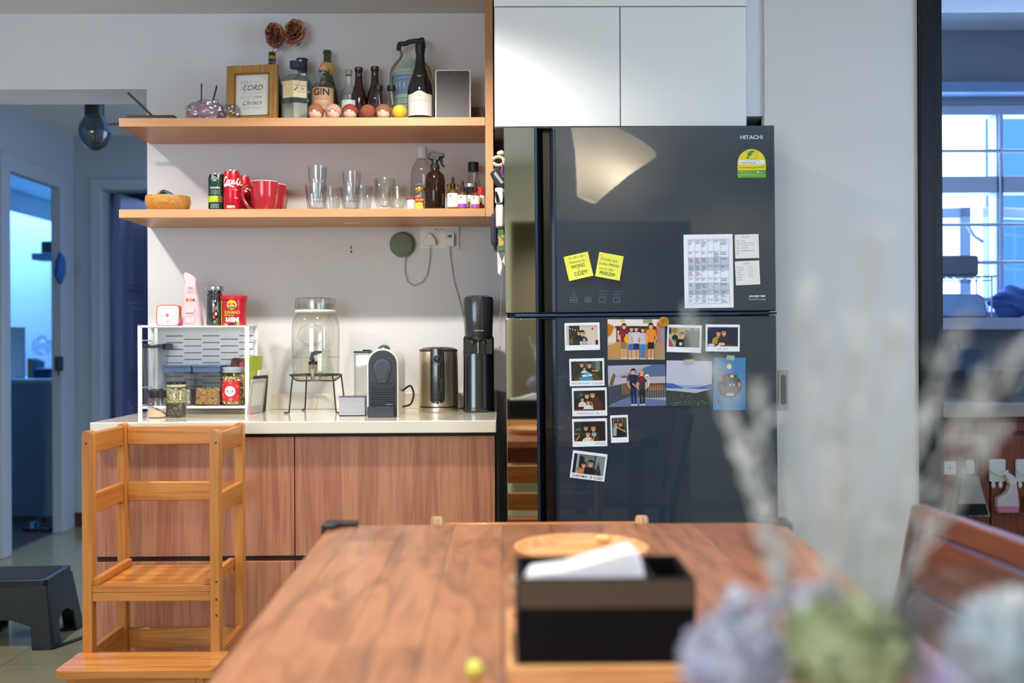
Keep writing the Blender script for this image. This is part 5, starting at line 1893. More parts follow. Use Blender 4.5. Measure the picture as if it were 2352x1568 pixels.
# ------------------------------------------------ drink dispenser on its wire stand
dY_ = 3.63
lo, h = at(722, 862, 3.60, cz)
st = thing('wire_stand', 'dark wire stand holding up the glass drink dispenser', 'stand', (lo.x, dY_, cz))
sth = P(722, 861, 3.60).z - cz
mwr = M('#3c3a30', 0.4, metal=0.5)
R_ = 0.093
MB().torus((0, 0, sth), R_, 0.003, mwr, 48, 8).build('ring', st)
mb = MB()
mb.tube(spline([(-R_, 0, sth), (-R_ * 0.8, 0, sth - 0.018), (-R_ * 0.6, 0, sth - 0.022), (0, 0, sth - 0.021), (R_ * 0.6, 0, sth - 0.022), (R_ * 0.8, 0, sth - 0.018), (R_, 0, sth)], 6), 0.0026, mwr)
mb.tube(spline([(0, -R_, sth), (0, -R_ * 0.8, sth - 0.016), (0, 0, sth - 0.0215), (0, R_ * 0.8, sth - 0.016), (0, R_, sth)], 6), 0.0026, mwr)
mb.build('cross_wire', st)
for k, (ax, ay) in enumerate(((-0.72, -0.72), (0.74, -0.70), (-0.5, 0.86), (0.86, 0.5))):
    xx, yy = ax * R_, ay * R_
    MB().tube(spline([(xx, yy, sth), (xx * 1.08, yy * 1.02, sth - 0.02), (xx * 1.22, yy * 1.08, 0.012), (xx * 1.26, yy * 1.1, 0.0035), (xx * 1.5 , yy * 1.16, 0.0035)], 5), 0.0028, mwr).build('leg', st)
lo2 = Vector((lo.x, dY_, cz + sth - 0.018))
h = P(722, 684, dY_).z - lo2.z
t = thing('drink_dispenser', 'large glass drink dispenser jar with screw lid and tap', 'drink dispenser', lo2)
gd = thin_glass('#f8f8f2', '#b9bcb0', 0.35)
r = 0.0865
MB().lathe([(0, 0.004), (r * 0.80, 0.0), (r * 0.92, 0.008), (r * 0.965, 0.024), (r * 0.985, h * 0.30), (r, h * 0.60), (r * 0.975, h * 0.69), (r * 0.88, h * 0.765), (r * 0.78, h * 0.80), (r * 0.74, h * 0.815), (r * 0.74, h * 0.93)], gd, seg=56).build('glass_body', t)
MB().torus((0, 0, h * 0.275), r * 0.985, 0.0012, gd, 48, 6).build('water_line', t)
MB().torus((0, 0, h * 0.835), r * 0.80, 0.0055, M('#e2e2da', 0.4), 48, 8).build('collar_ring', t)
MB().lathe([(r * 0.78, h * 0.85), (r * 0.84, h * 0.855), (r * 0.86, h * 0.93), (r * 0.84, h * 0.985), (r * 0.76, h), (0, h)], thin_glass('#f2f2ec', '#d8d8d0', 0.4, 0.15), seg=56).build('lid', t)
a = Art(cyl(r * 1.0))
em = thin_glass('#c8cac0', '#8a8c82', 0.5)
a.stroke(arc(0, h * 0.55, 0.052, 200, -20, 24, 0.034)[0:25], 0.0016, em)
a.stroke(arc(0, h * 0.55, 0.052, 200, 340, 24, 0.034), 0.0016, em)
a.text('GLASS', 0.0, h * 0.425, 0.008, em, w=0.058)
a.build('embossing', t)
tp = P(722, 845, dY_ - r).z - lo2.z
tx = P(722, 845, dY_ - r).x - lo2.x
bk = M('#17181a', 0.35)
tap = MB()
tap.tube([(tx, -r * 0.9, tp + 0.018), (tx, -r - 0.028, tp + 0.018)], 0.008, M('#9a968c', 0.25, metal=0.8), 14)
tapo = tap.build('tap', t)
MB().lathe([(0, -0.042), (0.006, -0.042), (0.0065, -0.022), (0.014, -0.008), (0.0145, 0.014), (0, 0.014)], M('#b3a99a', 0.2, metal=0.8), c=(tx, -r - 0.026, tp), seg=24).build('spout', tapo)
MB().lathe([(0, 0.013), (0.0155, 0.013), (0.0155, 0.024), (0.006, 0.026), (0.006, 0.036), (0, 0.036)], bk, c=(tx, -r - 0.026, tp), seg=24).build('valve_cap', tapo)
MB().prism([(-0.009, 0.030), (0.004, 0.026), (0.006, 0.045), (0.034, 0.054), (0.034, 0.061), (0.012, 0.062), (-0.002, 0.055)], -0.007, 0.007, bk, mtx=Matrix.Translation((tx - 0.003, -r - 0.026, tp))).build('lever', tapo, bevel=0.0015)

# woven pattern box
loc, h = at(808, 911, 3.42, cz)
w_ = 0.044
t = thing('woven_box', 'small open box woven in white and grey beside the coffee machine', 'box', loc)
m_wv, nt, b = base_mat('woven_paper')
tc = nt.nodes.new('ShaderNodeTexCoord')
ck = nt.nodes.new('ShaderNodeTexBrick')
ck.inputs['Scale'].default_value = 1
ck.inputs['Brick Width'].default_value = 0.0042
ck.inputs['Row Height'].default_value = 0.0026
ck.inputs['Mortar Size'].default_value = 0.0005
ck.inputs['Color1'].default_value = rgb('#c9cdd4')
ck.inputs['Color2'].default_value = rgb('#d8dade')
ck.inputs['Mortar'].default_value = rgb('#5a6478')
mpn = nt.nodes.new('ShaderNodeMapping')
mpn.inputs['Rotation'].default_value = (R(90), 0, 0)
nt.links.new(tc.outputs['Object'], mpn.inputs['Vector'])
nt.links.new(mpn.outputs['Vector'], ck.inputs['Vector'])
nt.links.new(ck.outputs['Color'], b.inputs['Base Color'])
mb = MB()
for (x0, x1, y0, y1) in ((-w_, w_, 0, 0.003), (-w_, w_, 0.047, 0.05), (-w_, -w_ + 0.003, 0.003, 0.047), (w_ - 0.003, w_, 0.003, 0.047)):
    mb.box(x0, x1, y0, y1, 0, h, m_wv)
mb.box(-w_, w_, 0, 0.05, 0, 0.003, m_wv)
mb.build('body', t)
mb = MB()
for (x0, x1, y0, y1) in ((-w_ - 0.0005, w_ + 0.0005, -0.0006, 0.0036), (-w_ - 0.0005, w_ + 0.0005, 0.0465, 0.0506), (-w_ - 0.0006, -w_ + 0.0036, 0.0036, 0.0465), (w_ - 0.0036, w_ + 0.0006, 0.0036, 0.0465)):
    mb.box(x0, x1, y0, y1, h - 0.002, h + 0.0006, M('#5a6478', 0.6))
mb.build('rim', t)

# ------------------------------------------------ capsule coffee machine
nY = 3.38
loc, h = at(880, 800, nY, cz)
loc.x = X(879, nY, 880)
t = thing('coffee_machine', 'cream and black capsule coffee machine with rounded top', 'coffee machine', loc)
wO, wI = 0.0535, 0.0475
crm = M('#dfdccb', 0.3, coat=0.3)


def dome(w, h_, z0=0.0, n=16, taper=0.0):
    return [(-w + taper, z0), (w - taper, z0)] + arc(0, h_ - w, w, 0, 180, n)


MB().prism(dome(wO, h), 0.004, 0.235, crm).build('shell', t, bevel=0.003)
o = MB().prism(dome(wI, h - 0.006), -0.004, 0.05, M('#262a30', 0.4)).build('front_face', t, bevel=0.002)
knob = arc(0, h * 0.72, 0.029, -25, 205, 18) + [(-0.014, h * 0.50), (0.014, h * 0.50)]
MB().prism([(x, z) for x, z in knob], -0.010, -0.003, M('#2c2f36', 0.3, coat=0.2)).build('lever_plate', t, bevel=0.003)
MB().prism(arc(0, h * 0.725, 0.023, -30, 210, 18) + [(-0.010, h * 0.56), (0.010, h * 0.56)], -0.013, -0.008, M('#33363e', 0.35)).build('lever_pad', t, bevel=0.003)
mb = MB()
MB().ball((0, 0.045, h - 0.003), 0.021, M('#5f6c70', 0.25, metal=0.4), 20, 12, s=(1.0, 1.6, 0.75)).build('top_lever', t)
for i in range(9):
    z = h * 0.165 + i * h * 0.033
    MB().prism([(-0.0045, z), (-0.010, z + 0.0008), (-0.010, z + 0.0040), (-0.0045, z + 0.0048)], -wI + 0.006, wI - 0.006, M('#1f2329', 0.3, coat=0.3), plane='yz').build('grille_slat', t)
MB().box(-wI + 0.002, wI - 0.002, -0.006, -0.0035, h * 0.49, h * 0.495, M('#14161a', 0.4)).build('seam', t)
MB().prism([(-wI - 0.001, 0.0), (wI + 0.001 - 0.006, 0.0), (wI - 0.005, h * 0.155), (-wI - 0.001, h * 0.155)], -0.034, 0.003, M('#2a2c30', 0.4)).build('drip_tray', t, bevel=0.003)
MB().box(0.012, 0.034, -0.0104, -0.0098, h * 0.182, h * 0.187, M('#c8ccd0', 0.3)).build('badge', t)
MB().tube(spline([(wO - 0.001, 0.13, h * 0.52 - 0.04), (wO + 0.03, 0.11, h * 0.43), (wO + 0.042, 0.10, h * 0.30), (wO + 0.032, 0.09, h * 0.16), (wO + 0.004, 0.09, h * 0.12)], 6), 0.0035, M('#17181b', 0.5), 8).build('power_cord', t)
# its water tank stands out behind
tnk = MB()
tx0 = X(813, nY + 0.14, 800) - loc.x
tz = P(813, 808, nY + 0.14).z - cz
MB().box(tx0, tx0 + 0.058, 0.13, 0.20, 0.004, tz - 0.004, thin_glass('#eef0f0', '#b0b4b4', 0.25)).build('water_tank', t, bevel=0.008)
MB().box(tx0 - 0.001, tx0 + 0.060, 0.128, 0.202, tz - 0.004, tz + 0.003, M('#2a2e34', 0.35)).build('tank_lid', t, bevel=0.002)
MB().box(tx0 + 0.03, tx0 + 0.056, 0.14, 0.18, tz + 0.003, tz + 0.008, M('#1e2126', 0.35)).build('tank_grip', t, bevel=0.002)

# ------------------------------------------------ kettle
loc, h = at(1007, 794, 3.62, cz)
t = thing('electric_kettle', 'brushed steel electric kettle with dark centre strip', 'kettle', loc, (0, 0, 0))
r = 0.073
ss = M('#cfbfa8', 0.34, metal=1.0, var=0.03)
MB().lathe([(0, 0.022), (r * 0.99, 0.022), (r * 0.985, h * 0.3), (r * 0.965, h * 0.70), (r * 0.95, h * 0.93), (r * 0.9, h * 0.955)], ss, seg=64).build('steel_body', t)
MB().lathe([(0, 0), (r, 0), (r * 1.01, 0.003), (r * 1.0, 0.017), (0, 0.017)], ss, seg=64).build('power_base', t, bevel=0.001)
MB().lathe([(r * 0.95, 0.016), (r * 0.95, 0.024)], M('#15161a', 0.4), seg=48).build('base_gap', t)
MB().lathe([(r * 0.955, h * 0.915), (r * 0.95, h * 0.945), (r * 0.72, h * 0.975), (r * 0.35, h * 0.985), (0, h * 0.985)], M('#2c2824', 0.3), seg=48).build('lid', t)


def strip(u, v, d):
    zf = v / h
    rr_ = r * (0.99 - 0.04 * zf) + d
    return (math.sin(u / r) * rr_, -math.cos(u / r) * rr_, v)


a = Art(strip)
dkb = M('#17191d', 0.12, coat=0.8)
# dark strip with rounded foot
n = 10
uu = 0.0265
gp = [(-uu + 2 * uu * i / n, 0.046 - 0.014 * math.sqrt(max(0, 1 - ((i / n - 0.5) * 2) ** 2))) for i in range(n + 1)] + [(-uu + 2 * uu * i / n, h * 0.955) for i in range(n + 1)]
a.k = 30
a._put(gp, [(i, i + 1, n + 2 + i, n + 1 + i) for i in range(n)], dkb)
a.k = 38
a.poly(rrect(-0.013, h * 0.30, 0.014, h * 0.54, 0.010), M('#3c3a38', 0.15, coat=0.6))
a.poly(rrect(-0.010, h * 0.135, 0.011, h * 0.165, 0.004), M('#bcc6cc', 0.3))
a.build('dark_strip', t)
MB().ball((0, -r * 0.985, h * 0.80), 0.011, M('#1a1b1e', 0.2, coat=0.6), 20, 14, s=(1, 0.5, 1.25)).build('switch_knob', t)
MB().tube([(0.0125 * math.cos(2 * PI * i / 24), -r * 0.975, h * 0.79 + 0.019 * math.sin(2 * PI * i / 24)) for i in range(24)], 0.0013, M('#6d6a66', 0.3, metal=0.7), 6, closed=True).build('switch_ring', t)
MB().tube(spline([(0, r * 0.9, h * 0.9), (0, r * 1.5, h * 0.85), (0, r * 1.65, h * 0.5), (0, r * 1.2, h * 0.12), (0, r * 0.95, h * 0.12)], 6), 0.009, M('#1b1c20', 0.4), 10).build('handle', t)
MB().tube(spline([(r * 0.9, 0.03, 0.008), (r * 1.25, 0.04, 0.009), (r * 1.5, 0.06, 0.005), (r * 1.6, 0.12, 0.004)], 5), 0.003, M('#1b1c20', 0.5), 8).build('power_cord', t)

# ------------------------------------------------ soda maker
loc, h = at(1098, 679, 3.60, cz)
loc.x = X(1099.5, 3.60, 800)
t = thing('soda_maker', 'tall glossy black soda maker by the fridge', 'soda maker', loc)
gb = M('#0a0d14', 0.14, coat=1.0)
r = 0.0565
MB().lathe([(0, 0), (r * 1.0, 0), (r * 1.03, 0.006), (r * 1.0, 0.02), (r * 0.98, h * 0.5)], gb, seg=56, pw=3.0).build('base', t)
MB().prism([(-r * 0.98, 0.01), (r * 0.98, 0.01), (r * 0.98, h * 0.66), (-r * 0.98, h * 0.66)], -0.028, 0.062, gb).build('column', t, bevel=0.012)
top_m = M('#20262c', 0.22, coat=0.6)
MB().lathe([(0, h * 0.635), (r * 0.86, h * 0.635), (r * 0.90, h * 0.66), (r * 0.97, h * 0.95), (r * 0.92, h * 0.985), (r * 0.7, h), (0, h)], top_m, seg=56, pw=2.6).build('head', t)
a = Art(lambda u, v, d: (u, -r * (0.905 + 0.07 * (v / h - 0.66) / 0.29) - 0.0008 - d + 0.35 * (1 - math.cos(u / r)) * r, v))
a.text('sodastream', 0.002, h * 0.70, 0.0048, '#c9ccd2', w=0.036, bold=0.01)
for i in range(7):
    for j in range(2 + i % 2):
        a.circ((j - (0.5 if i % 2 == 0 else 1)) * 0.006, h * (0.955 - i * 0.018), 0.0011, '#9a9ca0', n=6)
        a.k -= 1
a.build('badge', t)
ch = M('#a8a8aa', 0.2, metal=0.9)
mb = MB().prism([(-0.026, h * 0.56), (-0.022, h * 0.40), (0.022, h * 0.40), (0.026, h * 0.56), (0.030, h * 0.60), (-0.030, h * 0.60)], -0.034, -0.029, M('#1a1d22', 0.15, coat=0.6))
mb.build('bottle_bay', t, bevel=0.003)
MB().lathe([(0, h * 0.345), (0.020, h * 0.345), (0.024, h * 0.36), (0.026, h * 0.47)], ch, c=(0, -0.034, 0), seg=28, sy=0.35).build('drip_cup', t)
MB().lathe([(0, h * 0.48), (0.004, h * 0.48), (0.0055, h * 0.60), (0.018, h * 0.625), (0.03, h * 0.63), (0, h * 0.64)], ch, c=(0, -0.042, 0), seg=24).build('carbonating_nozzle', t)
for s in (-1, 1):
    MB().ball((s * 0.020, -0.045, h * 0.60), 0.008, M('#6a6b70', 0.25, metal=0.8), 14, 10).build('clamp_pin', t)
a = Art(lambda u, v, d: (u, -r * 1.02 - 0.0005 - d + 0.0, v))
MB().torus((0, -0.018, 0.024), 0.036, 0.0022, ch, 36, 6, mtx=Matrix.Diagonal((1, 0.7, 1, 1))).build('foot_ring', t)
# ================================================================ fridge
FY = 3.10
fl_t, fl_b = P(1156.5, 292, FY), P(1165.5, 1190, FY)
tilt = -(fl_b.x - fl_t.x) / (fl_t.z - fl_b.z)
fx0 = fl_b.x - tilt * (0 - fl_b.z) * -1
fx0 = fl_b.x + (-tilt) * 0 + (fl_b.x - fl_t.x) / (fl_t.z - fl_b.z) * fl_b.z
fr_w = P(1779, 292, FY).x - fl_t.x
fh = fl_t.z
fr = thing('fridge', 'tall dark glass front two door fridge covered in photos and notes', 'fridge', (fx0, FY, 0), (0, tilt, 0))
W = fr_w
gdk = M('#0b1219', 0.03, spec=0.9, coat=1.0, var=0.0)
m_gl, nt, b = base_mat('dark_glass_front')
b.inputs['Base Color'].default_value = rgb('#1f303f')
b.inputs['Roughness'].default_value = 0.25
b.inputs['Coat Weight'].default_value = 1.0
b.inputs['Coat Roughness'].default_value = 0.015
b.inputs['Coat IOR'].default_value = 1.6
b.inputs['IOR'].default_value = 1.5
nn = nt.nodes.new('ShaderNodeTexNoise')
nn.inputs['Scale'].default_value = 1.2
tcn = nt.nodes.new('ShaderNodeTexCoord')
nt.links.new(tcn.outputs['Object'], nn.inputs['Vector'])
bpn = nt.nodes.new('ShaderNodeBump')
bpn.inputs['Strength'].default_value = 0.02
bpn.inputs['Distance'].default_value = 0.02
nt.links.new(nn.outputs['Fac'], bpn.inputs['Height'])
nt.links.new(bpn.outputs['Normal'], b.inputs['Coat Normal'])
# mirror like strip of the same glass beside the grip
m_ms, nt, b = base_mat('mirror_glass_strip')
b.inputs['Base Color'].default_value = rgb('#c8cabf')
b.inputs['Metallic'].default_value = 1.0
b.inputs['Roughness'].default_value = 0.03
nn = nt.nodes.new('ShaderNodeTexNoise')
nn.inputs['Scale'].default_value = 2
mrn = nt.nodes.new('ShaderNodeMapRange')
mrn.inputs['To Min'].default_value = 0.02
mrn.inputs['To Max'].default_value = 0.05
nt.links.new(nn.outputs['Fac'], mrn.inputs['Value'])
nt.links.new(mrn.outputs['Result'], b.inputs['Roughness'])
m_trim = M('#2c3f5c', 0.3, metal=0.6, var=0.0)
m_bl = M('#080b12', 0.25, coat=0.6, var=0.0)
m_side = M('#33363b', 0.3, metal=0.6, var=0.01)

seam0 = P(1400, 729, FY).z
seam1 = P(1400, 718.5, FY).z
bd = MB().box(0.008, W - 0.004, 0.062, 0.66, 0.04, fh - 0.012, m_side)
bd.build('body', fr, bevel=0.004)
MB().box(0.02, W - 0.02, 0.07, 0.6, 0.0, 0.04, m_bl).build('plinth', fr)
g0 = P(1231, 500, FY).x - P(1157.5, 500, FY).x     # strip width
g1 = P(1273, 500, FY).x - P(1157.5, 500, FY).x     # where the main pane starts


def fdoor(name, z0, z1):
    d = MB()
    d.box(0, g0 + 0.004, 0.004, 0.06, z0, z1, m_side)
    d.box(g1 - 0.004, W, 0.004, 0.06, z0, z1, m_side)
    d.box(g0 + 0.004, g1 - 0.004, 0.045, 0.06, z0, z1, m_bl)
    d.box(0, W, 0.006, 0.06, z1 - 0.004, z1, m_bl)
    o = d.build(name, fr, bevel=0.002)
    MB().box(0.001, g0 - 0.004, 0.0, 0.004, z0 + 0.002, z1 - 0.002, m_ms).build('glass_strip', o, bevel=0.001)
    MB().box(g1 + 0.003, W - 0.001, 0.0, 0.004, z0 + 0.002, z1 - 0.002, m_gl).build('glass_pane', o, bevel=0.001)
    # recessed grip: curved channel
    prof = [(g0 - 0.004, -0.001), (g0 + 0.004, -0.001), (g0 + 0.007, 0.012), (g0 + 0.012, 0.030), (g0 + 0.024, 0.040), (g1 - 0.012, 0.040), (g1 - 0.006, 0.02), (g1 - 0.003, -0.001), (g1 + 0.003, -0.001), (g1 + 0.003, 0.05), (g0 - 0.004, 0.05)]
    MB().prism(prof, z0 + 0.004, z1 - 0.006, m_bl, plane='xy').build('recessed_grip', o)
    mb = MB().box(g0 - 0.003, g0 + 0.003, -0.0022, -0.001, z0 + 0.002, z1 - 0.002, m_trim)
    mb.build('grip_edge', o)
    MB().box(g1 - 0.0022, g1 + 0.0022, -0.0022, -0.001, z0 + 0.002, z1 - 0.002, m_trim).build('grip_edge', o)
    return o


up = fdoor('upper_door', seam1, fh)
lw = fdoor('lower_door', 0.05, seam0)
MB().box(0.03, W + 0.001, 0.0, 0.05, seam0 + 0.003, seam1 - 0.003, M('#2d4468', 0.3, metal=0.5)).build('centre_rail', fr, bevel=0.001)
MB().box(W - 0.115, W - 0.006, -0.004, 0.02, seam0 + 0.0035, seam0 + 0.0085, M('#0c1018', 0.4)).build('hinge', fr, bevel=0.001)

invf = Matrix.LocRotScale(Vector((fx0, FY, 0)), fr.rotation_euler, None).inverted()


def fl(px, py):
    """pixel on the glass front -> the fridge's own x, z"""
    q = invf @ P(px, py, FY)
    return q.x, q.z


K = FY / FPX     # metres per picture pixel on the fridge front


def ftext(a, s, px, py, hp, col, wp, **kw):
    x, z = fl(px, py)
    a.text(s, x, z, hp * K, col, w=wp * K, **kw)


a = Art(lambda u, v, d: (u, -0.0002 - d, v), rough=0.3)
ftext(a, 'HITACHI', 1726, 315, 9, '#c2ccd0', 52, bold=0.025)
ftext(a, 'INVERTER', 1739, 680, 4.2, '#c9d0da', 38, bold=0.04, shear=0.3)
ftext(a, 'x', 1739, 684.5, 2, '#b0b8c4', 2.5)
ftext(a, 'Dual Fan Cooling', 1739, 687.5, 4.2, '#c9d0da', 38)
pc_ = '#8095aa'
for px, lbl in ((1317.5, 'Select'), (1351, 'Temp.\nControl'), (1383.5, None), (1416.5, None)):
    x, z = fl(px, 688)
    w_, h_ = 7.5 * K, 5.8 * K
    a.frame(x - w_, z - h_, x + w_, z + h_, 0.0008, pc_)
    if lbl:
        for i, s_ in enumerate(lbl.split('\n')):
            a.text(s_, x, z + (0.003 - 0.005 * i if '\n' in lbl else 0), 0.0032, '#a8b8c8', w=0.011 if s_ != 'Control' else 0.0125)
    else:
        a.circ(x, z + 0.002, 0.0007, pc_, n=6).circ(x, z - 0.002, 0.0007, pc_, n=6)
x, z = fl(1317.5, 674)
a.frame(x - 2.8 * K, z - 5.8 * K, x + 2.8 * K, z + 5.8 * K, 0.0006, '#5f7388').rect(x - 2.8 * K, z - 0.0003, x + 2.8 * K, z + 0.0003, '#5f7388')
for i in range(5):
    x, z = fl(1339 + i * 5.8, 676)
    a.rect(x - 0.0006, z - 0.001 - i * 0.0005, x + 0.0006, z + 0.001 + i * 0.0005, '#4a5a6c')
for px, s1_, s2_ in ((1385, 'Ice Maker on', 'Quick Freezing'), (1418, 'Lock on', 'Energy Saving')):
    ftext(a, s1_, px, 668.5, 2, '#7488a0', 18)
    ftext(a, s2_, px, 676, 2, '#8093aa', 17)
a.build('panel_print', up)
# energy sticker
a = Art(lambda u, v, d: (u, -0.0006 - d, v), rough=0.4)
x, z = fl(1726.5, 376)
w_ = 32.5 * K
zb_ = fl(1726.5, 408)[1]
zt_ = fl(1726.5, 342.5)[1]
H_ = zt_ - zb_
MB().prism([(x - w_, zb_), (x + w_, zb_)] + arc(x, zt_ - w_, w_, 0, 180, 20), -0.0006, 0.0, M('#d8cc2c', 0.4)).build('sticker_base', up)
a.poly([(x - w_, zb_), (x + w_, zb_), (x + w_, zb_ + H_ * 0.26), (x - w_, zb_ + H_ * 0.26)], '#5a9a30')
a.rect(x - w_, zb_ + H_ * 0.09, x + w_, zb_ + H_ * 0.105, '#b8d490')
a.rect(x + w_ * 0.35, zb_ + H_ * 0.105, x + w_, zb_ + H_ * 0.26, '#3c8c3c')
a.rect(x - w_ * 0.9, zb_ + H_ * 0.47, x + w_ * 0.9, zb_ + H_ * 0.62, '#e2e6e4')
a.text('This refrigerator uses R600a', x, zb_ + H_ * 0.585, 0.0032, '#3c4c88', w=w_ * 1.15)
a.text('Climate-Friendly', x - w_ * 0.25, zb_ + H_ * 0.515, 0.0056, '#26386e', w=w_ * 1.08, bold=0.02)
a.text('Refrigerant', x + w_ * 0.6, zb_ + H_ * 0.51, 0.003, '#5870a0', w=w_ * 0.45)
a.rect(x - w_ * 0.87, zb_ + H_ * 0.345, x, zb_ + H_ * 0.37, '#d0602a').rect(x + w_ * 0.05, zb_ + H_ * 0.345, x + w_ * 0.87, zb_ + H_ * 0.37, '#4a8a30')
a.text('R134a', x - w_ * 0.5, zb_ + H_ * 0.425, 0.0026, '#7a7420').text('R600a', x + w_ * 0.8, zb_ + H_ * 0.425, 0.0026, '#7a7420')
a.text('Global Warming Potential', x, zb_ + H_ * 0.315, 0.0022, '#7a7420', w=w_ * 0.6)
a.circ(x + w_ * 0.06, zb_ + H_ * 0.80, w_ * 0.32, '#4a8a28', n=24).circ(x + w_ * 0.06, zb_ + H_ * 0.80, w_ * 0.295, '#d8cc2c', n=24)
a.poly(arc(x + w_ * 0.06, zb_ + H_ * 0.80, w_ * 0.295, 60, 200, 12) + [(x - w_ * 0.02, zb_ + H_ * 0.76), (x + w_ * 0.02, zb_ + H_ * 0.84)], '#4a8a28')
a.stroke(arc(x + w_ * 0.14, zb_ + H_ * 0.85, w_ * 0.09, 0, 340, 14), 0.0006, '#4a8a28')
a.stroke([(x - w_ * 0.28, zb_ + H_ * 0.71), (x - w_ * 0.28, zb_ + H_ * 0.93)], 0.0016, '#4a8a28').circ(x - w_ * 0.28, zb_ + H_ * 0.70, 0.0035, '#4a8a28', n=12)
for i in range(4):
    a.rect(x - w_ * 0.85, zb_ + H_ * (0.13 + 0.03 * i), x - w_ * 0.1, zb_ + H_ * (0.138 + 0.03 * i), '#8cc060')
a.text('ENERGY', x + w_ * 0.68, zb_ + H_ * 0.18, 0.003, '#e4f0dc', w=w_ * 0.4)
a.circ(x + w_ * 0.42, zb_ + H_ * 0.19, 0.0026, '#e4f0dc', n=8)
a.poly([(x - w_ * 0.9, zb_ + 0.001), (x - w_ * 0.78, zb_ + 0.001), (x - w_ * 0.84, zb_ + 0.005)], '#d8cc2c')
a.build('energy_sticker', up)

# ------------------------------------------------ papers and photos on the doors
fcount = [0]


def sheet(name, lab, cat, px0, py0, px1, py1, rot=0.0, thick=0.0006, col='#e6e7ea', group=None, lift=0.0006, rough=0.45):
    """flat item held on the glass: empty at its middle; returns (thing, half width, half height)"""
    c = P((px0 + px1) / 2, (py0 + py1) / 2, FY - lift)
    t = thing(name, lab, cat, c, (0, R(rot), 0), group)
    hw, hh = (px1 - px0) / 2 * K, (py1 - py0) / 2 * K
    fcount[0] += 1
    MB().box(-hw, hw, -thick, 0, -hh, hh, M(col, rough, var=0.01)).build('paper', t)
    return t, hw, hh


def fart(thick=0.0006, rough=0.35):
    return Art(lambda u, v, d: (u, -thick - d, v), step=3e-5, rough=rough)


# yellow sticky notes
for (cx, cy, rot, lines, lab) in ((1328.5, 611.5, -12.5, 0, 'yellow sticky note reading WONG & COZY'), (1399.5, 611.5, 10.5, 1, 'yellow sticky note about drinks in the fridge')):
    s_ = 28.5
    t, hw, hh = sheet('sticky_note', lab, 'note', cx - s_, cy - s_, cx + s_, cy + s_, rot, col='#d9db4e', group=None, rough=0.6)
    bpy.data.objects.remove(children(t)[0])
    # lower edge curls off the glass
    mb = MB()
    n = 8
    vs = []
    for j in range(n + 1):
        v = hh - 2 * hh * j / n
        y = -0.0006 - 0.006 * (j / n) ** 2.5
        vs += [(-hw, y, v), (hw, y, v)]
    mb.add(vs, [(2 * j, 2 * j + 1, 2 * j + 3, 2 * j + 2) for j in range(n)], M('#d9db4e', 0.6, var=0.02))
    o = mb.build('paper', t, fix=False)
    a = Art(lambda u, v, d: (u, -0.0008 - 0.006 * max(0, (hh - v) / (2 * hh)) ** 2.5 - d, v), step=6e-5)
    ink, faint = '#2c2a1c', '#8a8a3a'
    if lines == 0:
        for i in range(6):
            u = -hw * 0.55 + i * hw * 0.24
            if i % 2 == 0:
                a.text('*', u, hh * 0.76, 0.008, '#77762c')
            else:
                a.stroke([(u - 0.003, hh * 0.80), (u, hh * 0.68), (u + 0.003, hh * 0.80), (u, hh * 0.77)], 0.0007, '#8a8a3a', closed=True)
        a.text('Welcome to', -0.002, hh * 0.43, 0.008, faint, w=hw * 1.3)
        a.text('WONG', -0.002, hh * 0.04, 0.0105, ink, w=hw * 1.1, bold=0.005)
        a.text('&', -0.002, -hh * 0.25, 0.005, ink)
        a.text('COZY!', 0.003, -hh * 0.56, 0.0125, ink, w=hw * 1.1, bold=0.005)
    else:
        a.text('w', -hw * 0.8, hh * 0.80, 0.004, '#77762c')
        a.text('Drinks are', -hw * 0.1, hh * 0.52, 0.0085, '#6c6c2c', w=hw * 1.35)
        a.text('in the', -hw * 0.52, hh * 0.14, 0.0075, '#5c5c28', w=hw * 0.66)
        a.text('FRIDGE,', hw * 0.36, hh * 0.12, 0.008, ink, w=hw * 0.85, bold=0.003)
        a.text('ice in the', -hw * 0.2, -hh * 0.25, 0.0078, '#6c6c2c', w=hw * 1.15)
        a.text('FREEZER', -hw * 0.05, -hh * 0.62, 0.010, ink, w=hw * 1.3, bold=0.005)
        a.text("~", hw * 0.75, -hh * 0.82, 0.002, '#77762c')
    a.build('handwriting', t)

# timetable sheet
t, hw, hh = sheet('timetable_sheet', 'white printed weekly timetable sheet on the upper fridge door', 'sheet', 1571, 538, 1684, 707, -0.6, col='#dfe4ec')
a = fart()
x0, x1 = -hw * 0.82, hw * 0.84
z1, z0 = hh * 0.87, -hh * 0.88
cols = [0, 0.165, 0.325, 0.475, 0.62, 0.79, 1.0]
rows_ = [0, 0.033, 0.19, 0.285, 0.405, 0.485, 0.60, 0.68, 0.795, 0.862, 0.93, 1.0]
for (r0, r1) in ((3, 5), (7, 9)):
    a.rect(x0, z1 - (z1 - z0) * rows_[r1], x1, z1 - (z1 - z0) * rows_[r0], '#b9c0cc')
a.k += 1
for c_ in cols:
    xx = x0 + (x1 - x0) * c_
    a.rect(xx - 0.0004, z0, xx + 0.0004, z1, '#6a7aa8')
    a.k -= 1
for r_ in rows_:
    zz = z1 - (z1 - z0) * r_
    a.rect(x0, zz - 0.0004, x1, zz + 0.0004, '#6a7aa8')
    a.k -= 1
a.k += 1
rnd = random.Random(2)
